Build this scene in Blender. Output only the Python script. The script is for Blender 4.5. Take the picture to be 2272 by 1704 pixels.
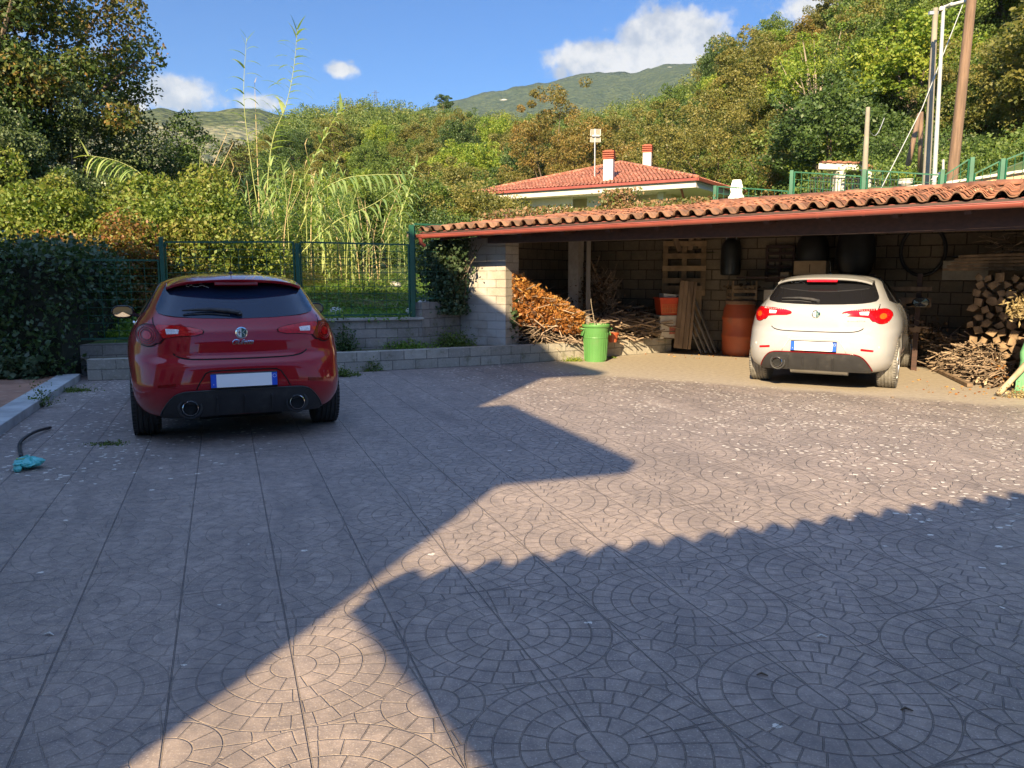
import bpy, bmesh, math, random
import numpy as np
from mathutils import Vector, Matrix, noise as mnoise
from mathutils.geometry import delaunay_2d_cdt
R=math.radians; PI=math.pi
rnd=random.Random(7); rng=np.random.default_rng(7)
SC=bpy.context.scene
for o in list(bpy.data.objects): bpy.data.objects.remove(o)

# ---------------------------------------------------------------- camera
F=1740.0; TH=math.atan(243/F); EYE=1.43
cam_d=bpy.data.cameras.new('camera'); cam=bpy.data.objects.new('camera',cam_d)
SC.collection.objects.link(cam); SC.camera=cam
cam.location=(0,0,EYE); cam.rotation_euler=(PI/2-TH,0,0)
cam_d.sensor_width=36; cam_d.lens=36*F/2272; cam_d.clip_start=0.05; cam_d.clip_end=9000

# ---------------------------------------------------------------- light
SUN_EL=R(28.5); SUN_AZ=R(18.5)          # the sun stands behind the camera, its light travels 18.5 deg right of +Y
TAN=math.tan(SUN_EL)
SD=Vector((math.sin(SUN_AZ)*math.cos(SUN_EL),math.cos(SUN_AZ)*math.cos(SUN_EL),-math.sin(SUN_EL)))
sun_d=bpy.data.lights.new('sun','SUN'); sun_d.energy=5.0; sun_d.angle=R(0.55); sun_d.color=(1.0,0.79,0.49)
sun=bpy.data.objects.new('sun',sun_d); SC.collection.objects.link(sun)
sun.rotation_euler=SD.to_track_quat('-Z','Y').to_euler(); sun.location=(-10,-20,20)
W=bpy.data.worlds.new('World'); SC.world=W; W.use_nodes=True
SC.view_settings.view_transform='Standard'; SC.view_settings.look='None'
SC.view_settings.exposure=1.6; SC.view_settings.gamma=1; SC.view_settings.use_curve_mapping=False
SC.cycles.max_bounces=6; SC.cycles.transparent_max_bounces=6
SC.cycles.diffuse_bounces=3; SC.cycles.glossy_bounces=3; SC.cycles.transmission_bounces=3

class NT:
    def __init__(s,nt): s.t=nt
    def n(s,ty,**k):
        nd=s.t.nodes.new(ty)
        for a,b in k.items(): setattr(nd,a,b)
        return nd
    def put(s,sock,v):
        if hasattr(v,'is_output') or isinstance(v,bpy.types.NodeSocket): s.t.links.new(v,sock)
        elif v is not None:
            try: sock.default_value=v
            except Exception: sock.default_value=(v,v,v)
    def m(s,op,a,b=None,c=None,clamp=False):
        nd=s.n('ShaderNodeMath',operation=op); nd.use_clamp=clamp
        s.put(nd.inputs[0],a); s.put(nd.inputs[1],b); s.put(nd.inputs[2],c); return nd.outputs[0]
    def vm(s,op,a,b=None,out=0):
        nd=s.n('ShaderNodeVectorMath',operation=op); s.put(nd.inputs[0],a)
        if b is not None: s.put(nd.inputs[1],b)
        return nd.outputs[out]
    def sc(s,v,k):
        nd=s.n('ShaderNodeVectorMath',operation='SCALE'); s.put(nd.inputs[0],v); nd.inputs['Scale'].default_value=k; return nd.outputs[0]
    def noise(s,vec,scale,detail=3,rough=.55,dist=0,out=0):
        nd=s.n('ShaderNodeTexNoise'); s.put(nd.inputs['Vector'],vec); nd.inputs['Scale'].default_value=scale
        nd.inputs['Detail'].default_value=detail; nd.inputs['Roughness'].default_value=rough; nd.inputs['Distortion'].default_value=dist
        return nd.outputs[out]
    def ramp(s,v,stops):
        nd=s.n('ShaderNodeValToRGB'); s.put(nd.inputs[0],v); cr=nd.color_ramp
        while len(cr.elements)<len(stops): cr.elements.new(.5)
        for e,(p,c) in zip(cr.elements,stops):
            e.position=p; e.color=(c,c,c,1) if isinstance(c,(int,float)) else (*c,1)
        return nd.outputs[0]
    def mix(s,f,a,b,mode='MIX'):
        nd=s.n('ShaderNodeMix',data_type='RGBA',blend_type=mode)
        s.put(nd.inputs[0],f)
        for i,v in ((6,a),(7,b)):
            if isinstance(v,(tuple,list)): v=(*v[:3],1)
            s.put(nd.inputs[i],v)
        return nd.outputs[2]
    def sep(s,v):
        nd=s.n('ShaderNodeSeparateXYZ'); s.put(nd.inputs[0],v); return nd.outputs
    def comb(s,x,y,z=0.0):
        nd=s.n('ShaderNodeCombineXYZ'); s.put(nd.inputs[0],x); s.put(nd.inputs[1],y); s.put(nd.inputs[2],z); return nd.outputs[0]
    def bump(s,h,strength=.5,dist=.01,normal=None):
        nd=s.n('ShaderNodeBump'); nd.inputs['Strength'].default_value=strength; nd.inputs['Distance'].default_value=dist
        s.put(nd.inputs['Height'],h)
        if normal is not None: s.put(nd.inputs['Normal'],normal)
        return nd.outputs[0]
    def smooth(s,v,a,b,lo=0.,hi=1.):
        nd=s.n('ShaderNodeMapRange',interpolation_type='SMOOTHSTEP'); s.put(nd.inputs[0],v)
        nd.inputs[1].default_value=a; nd.inputs[2].default_value=b; nd.inputs[3].default_value=lo; nd.inputs[4].default_value=hi
        return nd.outputs[0]

# sky: Nishita plus clouds at fixed places of the sky (azimuth, elevation in degrees)
def build_world():
    nt=W.node_tree; nt.nodes.clear(); N=NT(nt)
    sky=N.n('ShaderNodeTexSky',sky_type='NISHITA'); sky.sun_disc=False
    sky.sun_elevation=SUN_EL; sky.sun_rotation=PI+SUN_AZ; sky.air_density=1.0; sky.dust_density=.25; sky.ozone_density=2.2; sky.altitude=300
    tc=N.n('ShaderNodeTexCoord'); d=tc.outputs['Generated']
    x,y,z=N.sep(d)
    az=N.m('MULTIPLY',N.m('ARCTAN2',x,y),180/PI)
    el=N.m('MULTIPLY',N.m('ARCSINE',z),180/PI)
    dist=N.noise(d,16,5,.6,out=0); dist2=N.noise(d,34,4,.65)
    total=None
    def w2(u,v):   # azimuth / elevation in the sky of a photographed cloud
        a=(u-1136)/F; b=-(v-852)/F; c,s=math.cos(TH),math.sin(TH)
        return math.degrees(math.atan2(a,c+b*s)), math.degrees(math.atan2(-s+b*c,math.hypot(a,c+b*s)))
    clouds=[(1330,130,130,42,1.0),(1480,80,120,62,1.15),(1420,150,200,40,1.05),(1540,120,60,60,.8),(1245,160,30,24,.75),
            (390,215,85,40,1.0),(300,220,70,40,.75),(440,225,90,26,.7),(580,228,60,22,.95),(760,155,42,18,.8),(778,137,18,10,.5),(695,128,18,15,.45),
            (835,142,14,9,.36),(1880,30,130,60,.85),(1960,120,70,60,.75),(220,150,60,70,.6),(1700,0,60,30,.4),(2400,-200,300,160,.6),(-300,-100,300,150,.5)]
    for u,v,ru,rv,amp in clouds:
        a,e=w2(u,v); sa=ru/F*180/PI; se=rv/F*180/PI
        da=N.m('DIVIDE',N.m('SUBTRACT',az,a),sa); de=N.m('DIVIDE',N.m('SUBTRACT',el,e),se)
        r2=N.m('ADD',N.m('MULTIPLY',da,da),N.m('MULTIPLY',de,de))
        g=N.m('MULTIPLY',N.m('POWER',2.718,N.m('MULTIPLY',r2,-.9)),amp)
        total=g if total is None else N.m('MAXIMUM',total,g)
    v=N.m('ADD',total,N.m('ADD',N.m('MULTIPLY',N.m('SUBTRACT',dist,.5),1.5),N.m('MULTIPLY',N.m('SUBTRACT',dist2,.5),.7)))
    fac=N.smooth(v,.34,.72); 
    # no clouds where nothing is placed
    fac=N.m('MULTIPLY',fac,N.smooth(total,.08,.3))
    shade=N.noise(N.vm('ADD',d,(0,0,.012)),22,4,.6)
    ccol=N.mix(N.smooth(shade,.35,.62),(1.6,1.72,2.0),(2.9,2.8,2.7))
    hs=N.n('ShaderNodeHueSaturation'); hs.inputs['Saturation'].default_value=1.12; hs.inputs['Value'].default_value=1.0
    nt.links.new(sky.outputs[0],hs.inputs['Color'])
    # low sky dimmed and blued; unseen upper sky boosted to fill the shade
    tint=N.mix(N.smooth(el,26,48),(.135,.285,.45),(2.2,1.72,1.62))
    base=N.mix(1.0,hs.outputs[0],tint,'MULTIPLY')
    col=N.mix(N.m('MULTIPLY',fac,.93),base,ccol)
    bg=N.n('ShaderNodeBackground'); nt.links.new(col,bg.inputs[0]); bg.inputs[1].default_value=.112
    out=N.n('ShaderNodeOutputWorld'); nt.links.new(bg.outputs[0],out.inputs[0])
build_world()

# ---------------------------------------------------------------- helpers
def ray(u,v):
    a=(u-1136)/F; b=-(v-852)/F; c,s=math.cos(TH),math.sin(TH)
    return Vector((a,c+b*s,-s+b*c))
def G(u,v,h=0.0):
    d=ray(u,v); t=(h-EYE)/d.z; return Vector((d.x*t,d.y*t,h))
def AT(u,v,y):
    d=ray(u,v); t=y/d.y; return Vector((d.x*t,y,EYE+d.z*t))
ORG={}
def link(o,root=None):
    SC.collection.objects.link(o)
    if root is not None:
        o.parent=root
    return o
def tag(o,label=None,cat=None,group=None,kind=None):
    if label: o['label']=label
    if cat: o['category']=cat
    if group: o['group']=group
    if kind: o['kind']=kind
    return o
def thing(name,label,cat,loc=(0,0,0),rz=0.0,group=None,local=False):
    o=bpy.data.objects.new(name,None); SC.collection.objects.link(o); o.empty_display_size=.2
    o.location=loc; o.rotation_euler=(0,0,rz); tag(o,label,cat,group)
    ORG[o.name]=(Vector((0,0,0)) if local else Vector(loc))
    return o
class MB:
    def __init__(s): s.v=[]; s.f=[]; s.t=[]; s.uv=None
    def add(s,vs,fs,tint=None):
        b=len(s.v); s.v.extend([tuple(p) for p in vs]); s.f.extend([tuple(i+b for i in f) for f in fs])
        if tint is not None:
            while len(s.t)<b: s.t.append(.5)
            s.t.extend([tint]*len(vs))
        return s
    def box(s,c,size,rz=0,M=None,tint=None,taper=1.0):
        x,y,z=[k/2 for k in size]; vs=[]
        for dz,k in ((-z,1),(z,taper)):
            for dx,dy in ((-x,-y),(x,-y),(x,y),(-x,y)): vs.append(Vector((dx*k,dy*k,dz)))
        if M is None: M=Matrix.Translation(c)@Matrix.Rotation(rz,4,'Z')
        else: M=Matrix.Translation(c)@M
        return s.add([M@p for p in vs],[(0,3,2,1),(4,5,6,7),(0,1,5,4),(1,2,6,5),(2,3,7,6),(3,0,4,7)],tint)
    def bar(s,a,b,w,h=None,tint=None):
        a=Vector(a); b=Vector(b); d=b-a; L=d.length
        if L<1e-6: return s
        q=d.to_track_quat('Z','Y').to_matrix().to_4x4()
        return s.box((a+b)/2,(w,h or w,L),M=q,tint=tint)
    def tube(s,pts,r,n=8,tint=None,cap=True):
        pts=[Vector(p) for p in pts]; rs=r if isinstance(r,(list,tuple)) else [r]*len(pts)
        vs=[];fs=[]; up=Vector((0,0,1))
        for i,p in enumerate(pts):
            t=(pts[min(i+1,len(pts)-1)]-pts[max(i-1,0)]).normalized()
            ref=Vector((1,0,0)) if abs(t.x)<.8 else Vector((0,1,0))
            a=t.cross(ref).normalized(); b=t.cross(a)
            for k in range(n):
                an=2*PI*k/n; vs.append(p+(a*math.cos(an)+b*math.sin(an))*rs[i])
        for i in range(len(pts)-1):
            for k in range(n):
                k2=(k+1)%n; fs.append((i*n+k,i*n+k2,(i+1)*n+k2,(i+1)*n+k))
        if cap: fs.append(tuple(range(n))[::-1]); fs.append(tuple((len(pts)-1)*n+k for k in range(n)))
        return s.add(vs,fs,tint)
    def lathe(s,prof,n=32,c=(0,0,0),M=None,tint=None,caps=True):
        vs=[];fs=[]; M=M or Matrix.Identity(4); T=Matrix.Translation(c)@M
        for r,z in prof:
            for k in range(n): vs.append(T@Vector((r*math.cos(2*PI*k/n),r*math.sin(2*PI*k/n),z)))
        for i in range(len(prof)-1):
            for k in range(n):
                k2=(k+1)%n; fs.append((i*n+k,i*n+k2,(i+1)*n+k2,(i+1)*n+k))
        if caps:
            fs.append(tuple(range(n))[::-1]); fs.append(tuple((len(prof)-1)*n+k for k in range(n)))
        return s.add(vs,fs,tint)
    def build(s,name,mat,root=None,smooth=False,auto=None,bevel=0,solid=0,subsurf=0):
        me=bpy.data.meshes.new(name); me.from_pydata(s.v,[],s.f); me.validate(); me.update()
        if mat: me.materials.append(mat)
        if s.t:
            while len(s.t)<len(s.v): s.t.append(.5)
            if len(me.vertices)==len(s.v):
                at=me.attributes.new('tint','FLOAT','POINT'); at.data.foreach_set('value',s.t)
        if s.uv is not None and len(me.loops)==sum(len(f) for f in s.f):
            ul=me.uv_layers.new(name='UVMap'); li=[]
            for f in s.f:
                for i in f: li.extend(s.uv[i])
            ul.data.foreach_set('uv',li)
        o=bpy.data.objects.new(name,me); place(o,root)
        if smooth:
            me.polygons.foreach_set('use_smooth',[True]*len(me.polygons))
            if auto is not None:
                me.set_sharp_from_angle(angle=R(auto))
        if bevel:
            b=o.modifiers.new('b','BEVEL'); b.width=bevel; b.segments=2; b.limit_method='ANGLE'; b.angle_limit=R(35)
        if solid:
            b=o.modifiers.new('s','SOLIDIFY'); b.thickness=solid
        if subsurf:
            b=o.modifiers.new('ss','SUBSURF'); b.levels=subsurf; b.render_levels=subsurf
        return o
def place(o,root):
    SC.collection.objects.link(o)
    if root is not None:
        o.parent=root
        if root.type=='EMPTY': o.location=-ORG[root.name]
    return o
def copy_tree(o,parent=None):
    c=o.copy(); SC.collection.objects.link(c); c.parent=parent
    for ch in o.children: copy_tree(ch,c)
    return c
def npmesh(name,V,Fq,mat,root=None,tint=None,smooth=False,normals=None):
    V=np.asarray(V,dtype=np.float32); Fq=np.asarray(Fq,dtype=np.int32); k=Fq.shape[1]
    me=bpy.data.meshes.new(name); me.vertices.add(len(V)); me.vertices.foreach_set('co',V.ravel())
    me.loops.add(Fq.size); me.loops.foreach_set('vertex_index',Fq.ravel())
    me.polygons.add(len(Fq)); me.polygons.foreach_set('loop_start',np.arange(0,Fq.size,k,dtype=np.int32))
    me.polygons.foreach_set('loop_total',np.full(len(Fq),k,dtype=np.int32))
    me.update(calc_edges=True)
    if mat: me.materials.append(mat)
    if tint is not None:
        at=me.attributes.new('tint','FLOAT','POINT'); at.data.foreach_set('value',np.asarray(tint,dtype=np.float32))
    if smooth: me.polygons.foreach_set('use_smooth',[True]*len(me.polygons))
    o=bpy.data.objects.new(name,me); place(o,root); return o

# ---------------------------------------------------------------- materials
def newmat(name):
    m=bpy.data.materials.new(name); m.use_nodes=True; nt=m.node_tree; nt.nodes.clear(); N=NT(nt)
    out=N.n('ShaderNodeOutputMaterial'); return m,N,out
def pbsdf(N,out,**k):
    b=N.n('ShaderNodeBsdfPrincipled'); N.t.links.new(b.outputs[0],out.inputs[0])
    for a,v in k.items(): N.put(b.inputs[a.replace('_',' ')],v if not (isinstance(v,tuple) and len(v)==3) else (*v,1))
    return b
def mat(name,base,rough=.6,metal=0,var=.15,vscale=8,bump=.0,bscale=60,coat=0,spec=.5,dirt=None,dscale=3,tint=None,stretch=None,coords='Object'):
    m,N,out=newmat(name); tc=N.n('ShaderNodeTexCoord'); p=tc.outputs[coords]
    if stretch: p=N.vm('MULTIPLY',p,stretch)
    n1=N.noise(p,vscale,4,.6)
    a=tuple(c*(1-var) for c in base); b=tuple(min(1,c*(1+var)) for c in base)
    col=N.mix(N.smooth(n1,.3,.7),a,b)
    if dirt: col=N.mix(N.smooth(N.noise(p,dscale,5,.7),.5,.72,0,.8),col,dirt)
    if tint is not None:
        at=N.n('ShaderNodeAttribute',attribute_name='tint')
        col=N.mix(1.0,col,N.mix(at.outputs['Fac'],(tint[0],)*3,(tint[1],)*3),'MULTIPLY')
    k=dict(Base_Color=col,Roughness=rough,Metallic=metal)
    bs=pbsdf(N,out,**k); bs.inputs['Coat Weight'].default_value=coat; bs.inputs['Coat Roughness'].default_value=.03
    bs.inputs['Specular IOR Level'].default_value=spec
    if bump: N.put(bs.inputs['Normal'],N.bump(N.noise(p,bscale,4,.65),bump,.01))
    return m
def leafmat(name,cols,trans=.28,rough=.5,gloss=.35):
    """cols: colour stops over the per-leaf tint; a second slow noise shifts whole sprays"""
    m,N,out=newmat(name); at=N.n('ShaderNodeAttribute',attribute_name='tint')
    tc=N.n('ShaderNodeTexCoord'); geo=N.n('ShaderNodeObjectInfo')
    f=N.m('ADD',at.outputs['Fac'],N.m('MULTIPLY',N.m('SUBTRACT',N.noise(tc.outputs['Object'],.9,2,.5),.5),.7),clamp=True)
    f=N.m('ADD',f,N.m('MULTIPLY',N.m('SUBTRACT',geo.outputs['Random'],.5),.22),clamp=True)
    col=N.ramp(f,[(i/(len(cols)-1),c) for i,c in enumerate(cols)])
    d=N.n('ShaderNodeBsdfPrincipled'); N.put(d.inputs['Base Color'],col); d.inputs['Roughness'].default_value=rough
    d.inputs['Specular IOR Level'].default_value=gloss
    t=N.n('ShaderNodeBsdfTranslucent'); N.put(t.inputs['Color'],N.mix(1.0,col,(1.6,1.65,.7),'MULTIPLY'))
    mx=N.n('ShaderNodeMixShader'); mx.inputs[0].default_value=trans
    N.t.links.new(d.outputs[0],mx.inputs[1]); N.t.links.new(t.outputs[0],mx.inputs[2]); N.t.links.new(mx.outputs[0],out.inputs[0])
    return m
E1=Vector((-math.sin(R(20.1)),math.cos(R(20.1)),0)); E2=Vector((E1.y,-E1.x,0))

def yard_material():
    m,N,out=newmat('stamped_concrete'); tc=N.n('ShaderNodeTexCoord'); p=tc.outputs['Object']
    wob=N.noise(p,5,2,.5,out=1); pw=N.vm('ADD',p,N.sc(N.vm('SUBTRACT',wob,(.5,.5,.5)),.012))
    x,y,_=N.sep(pw)
    U=N.m('SUBTRACT',N.m('ADD',N.m('MULTIPLY',x,E2.x),N.m('MULTIPLY',y,E2.y)),1.02)
    V=N.m('SUBTRACT',N.m('ADD',N.m('MULTIPLY',x,E1.x),N.m('MULTIPLY',y,E1.y)),1.99)
    S=.84
    def cell(a,off): return N.m('SUBTRACT',N.m('FLOORED_MODULO',N.m('ADD',a,off+S*50),S),S/2)
    bu,bv=cell(U,S/2),cell(V,S/2); su,sv=cell(U,0.0),cell(V,0.0)
    def polar(a,b,w,hs):
        r=N.m('SQRT',N.m('ADD',N.m('MULTIPLY',a,a),N.m('MULTIPLY',b,b)))
        q=N.m('DIVIDE',r,w); k=N.m('FLOOR',q)
        ringd=N.m('MULTIPLY',N.m('ABSOLUTE',N.m('SUBTRACT',q,N.m('ROUND',q))),w)
        ringd=N.m('ADD',ringd,N.m('MULTIPLY',N.m('LESS_THAN',q,.5),1.0))
        n=N.m('ADD',N.m('MULTIPLY',k,7.0),4.0)
        an=N.m('DIVIDE',N.m('ADD',N.m('ARCTAN2',a,b),PI),2*PI)
        jit=N.m('FRACT',N.m('MULTIPLY',k,hs))
        fr=N.m('FRACT',N.m('ADD',N.m('MULTIPLY',an,n),jit))
        dd=N.m('MINIMUM',fr,N.m('SUBTRACT',1.0,fr))
        rad=N.m('MULTIPLY',dd,N.m('DIVIDE',N.m('MULTIPLY',r,2*PI),n))
        rad=N.m('ADD',rad,N.m('LESS_THAN',q,1.0))
        cellid=N.m('ADD',N.m('FLOOR',N.m('ADD',N.m('MULTIPLY',an,n),jit)),N.m('MULTIPLY',k,17.3))
        return r,N.m('MINIMUM',ringd,rad),cellid
    rb,lb,cb=polar(bu,bv,.0835,.37); rs,ls,cs=polar(su,sv,.087,.61)
    big=N.m('LESS_THAN',rb,.4175)
    edge=N.m('ABSOLUTE',N.m('SUBTRACT',rb,.4175))
    line=N.m('ADD',N.m('MULTIPLY',big,lb),N.m('MULTIPLY',N.m('SUBTRACT',1.0,big),ls)); line=N.m('MINIMUM',line,edge)
    cid=N.m('ADD',N.m('MULTIPLY',big,cb),N.m('MULTIPLY',N.m('SUBTRACT',1.0,big),cs))
    xj,yj,_=N.sep(p)
    UJ=N.m('SUBTRACT',N.m('ADD',N.m('MULTIPLY',xj,E2.x),N.m('MULTIPLY',yj,E2.y)),1.02)
    VJ=N.m('SUBTRACT',N.m('ADD',N.m('MULTIPLY',xj,E1.x),N.m('MULTIPLY',yj,E1.y)),1.99)
    def jn(a): return N.m('ABSOLUTE',N.m('SUBTRACT',N.m('FLOORED_MODULO',N.m('ADD',a,.21+42),.42),.21))
    jl=N.m('MINIMUM',jn(UJ),N.m('ADD',jn(VJ),N.m('MULTIPLY',N.smooth(N.noise(p,1.6,3,.6),.40,.52),.008)))
    wn=N.noise(p,3.0,3,.6)
    lw=N.smooth(line,.0006,.0040); jw=N.smooth(jl,.0008,.0042)
    groove=N.m('SUBTRACT',1.0,lw); jgroove=N.m('SUBTRACT',1.0,jw)                   # 1 in a groove
    # the rough apron in front of the shed has no stamp
    xo,yo,_=N.sep(p)
    D=N.m('ADD',N.m('MULTIPLY',N.m('ADD',xo,1.5),.536),N.m('MULTIPLY',N.m('SUBTRACT',yo,12.75),.844))
    apr=N.m('MULTIPLY',N.smooth(N.m('ADD',D,N.m('MULTIPLY',N.noise(p,2.2,4,.6),.5)),.15,.6),N.smooth(xo,-.5,1.2))
    fade=N.m('MULTIPLY',N.m('SUBTRACT',1.0,apr),N.smooth(N.noise(p,.9,4,.6),.30,.52,.35,1.0))
    left=N.smooth(xo,-1.6,.4,.40,1.0)
    gr=N.m('MAXIMUM',N.m('MULTIPLY',groove,N.m('MULTIPLY',fade,left)),N.m('MULTIPLY',jgroove,N.m('MULTIPLY',N.m('SUBTRACT',1.0,apr),1.4)))
    wh=N.n('ShaderNodeTexWhiteNoise',noise_dimensions='1D'); N.put(wh.inputs['W'],cid)
    n1=N.noise(p,1.3,5,.65); n2=N.noise(p,14,5,.7); n3=N.noise(p,120,3,.7); n4=N.noise(p,5,5,.75)
    col=N.mix(N.smooth(n1,.3,.7),(.215,.172,.140),(.330,.258,.206))
    col=N.mix(N.smooth(n4,.42,.66,0,.55),col,(.42,.33,.27))
    col=N.mix(N.m('MULTIPLY',N.smooth(n2,.38,.66),.65),col,(.17,.14,.13))
    col=N.mix(N.m('MULTIPLY',N.smooth(n3,.54,.70),.85),col,(.52,.44,.37))
    col=N.mix(N.m('MULTIPLY',wh.outputs[0],.10),col,(.15,.125,.12))
    acol=N.mix(N.smooth(n2,.3,.7),(.38,.325,.25),(.29,.245,.195))
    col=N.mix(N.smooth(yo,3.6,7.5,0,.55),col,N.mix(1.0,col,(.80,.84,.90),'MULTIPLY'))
    # worn lanes and damp patches along the way the cars drive
    U1=N.comb(N.m('MULTIPLY',U,2.2),N.m('MULTIPLY',V,.25)); lane=N.noise(U1,1.0,4,.65)
    col=N.mix(N.smooth(lane,.50,.68,0,.55),col,(.155,.128,.115)); col=N.mix(N.smooth(lane,.42,.28,0,.35),col,(.40,.335,.285))
    spot=N.noise(p,3.7,6,.78); col=N.mix(N.smooth(spot,.60,.70,0,.6),col,(.12,.10,.092))
    col=N.mix(apr,col,acol)
    gcol=N.mix(N.smooth(wn,.35,.65),(.13,.11,.105),(.20,.17,.155))
    col=N.mix(N.m('MULTIPLY',gr,.46),col,gcol)  # darker groove colour painted in for the shade inside the stamped lines
    # flecks of peeled sealer: pale, flat, ragged
    vo=N.n('ShaderNodeTexVoronoi'); vo.inputs['Scale'].default_value=15.0; N.put(vo.inputs['Vector'],N.vm('MULTIPLY',N.vm('ADD',p,N.sc(N.noise(p,30,3,.7,out=1),.035)),(1,1.35,1)))
    vo.inputs['Randomness'].default_value=1.0
    fl=N.m('ADD',vo.outputs['Distance'],N.m('MULTIPLY',N.m('SUBTRACT',N.noise(p,45,4,.75),.5),.55))
    vc=N.sep(vo.outputs['Color'])[0]
    dr=N.smooth(N.m('ADD',N.m('MULTIPLY',xo,.55),N.m('MULTIPLY',yo,.28)),1.9,3.7)      # many on the right
    dl=N.m('MULTIPLY',N.smooth(xo,-1.7,-3.2),N.smooth(yo,4.6,6.0))
    dens=N.m('MULTIPLY',N.m('MAXIMUM',N.m('MAXIMUM',dr,N.m('MULTIPLY',dl,.8)),.006),N.smooth(N.noise(p,1.7,4,.65),.40,.60))
    dens=N.m('MULTIPLY',dens,N.m('SUBTRACT',1.0,apr))
    on=N.m('LESS_THAN',vc,N.m('MULTIPLY',dens,.80))
    fk=N.m('MULTIPLY',N.smooth(fl,.30,.24),on)
    col=N.mix(fk,col,(.66,.60,.51))
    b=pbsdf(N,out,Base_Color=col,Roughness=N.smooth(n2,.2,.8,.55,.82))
    b.inputs['Specular IOR Level'].default_value=.42
    nb=N.bump(N.m('SUBTRACT',1.0,gr),1.0,.008)
    nb=N.bump(N.m('ADD',N.m('MULTIPLY',n2,.7),N.m('MULTIPLY',n3,.3)),.35,.012,nb)
    N.put(b.inputs['Normal'],nb)
    return m

def block_material(name,c1,c2,mortar,bw=.34,bh=.145,white=None,bump=.6,dark=None,msize=.007,moss=None):
    """concrete blocks laid in UV metres: u along the wall, v up"""
    m,N,out=newmat(name); uv=N.n('ShaderNodeUVMap'); p=uv.outputs[0]
    pj=N.vm('ADD',p,N.sc(N.vm('SUBTRACT',N.noise(p,6,3,.6,out=1),(.5,.5,.5)),.016))
    br=N.n('ShaderNodeTexBrick'); N.put(br.inputs['Vector'],pj); br.inputs['Scale'].default_value=1.0
    br.inputs['Brick Width'].default_value=bw; br.inputs['Row Height'].default_value=bh; br.inputs['Mortar Size'].default_value=msize
    br.inputs['Mortar Smooth'].default_value=.3; br.inputs['Bias'].default_value=0.0
    N.put(br.inputs['Color1'],(*c1,1)); N.put(br.inputs['Color2'],(*c2,1)); N.put(br.inputs['Mortar'],(*mortar,1))
    n1=N.noise(p,3,5,.7); n2=N.noise(p,26,5,.7); n3=N.noise(p,1.2,3,.6)
    col=N.mix(N.smooth(n1,.35,.7,0,.5),br.outputs['Color'],tuple(c*.62 for c in c1))
    col=N.mix(N.smooth(n2,.5,.75,0,.5),col,tuple(min(1,c*1.35) for c in c2))
    if white: col=N.mix(N.smooth(N.m('ADD',n3,N.m('MULTIPLY',n1,.4)),.55,.75,0,.8),col,white)
    if moss: col=N.mix(N.smooth(N.noise(p,5,5,.7),.52,.7,0,.7),col,moss)
    b=pbsdf(N,out,Base_Color=col,Roughness=.9); b.inputs['Specular IOR Level'].default_value=.2
    h=N.m('ADD',N.m('MULTIPLY',N.m('SUBTRACT',1.0,br.outputs['Fac']),1.0),N.m('MULTIPLY',n2,.35))
    N.put(b.inputs['Normal'],N.bump(h,bump,.02)); return m

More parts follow.
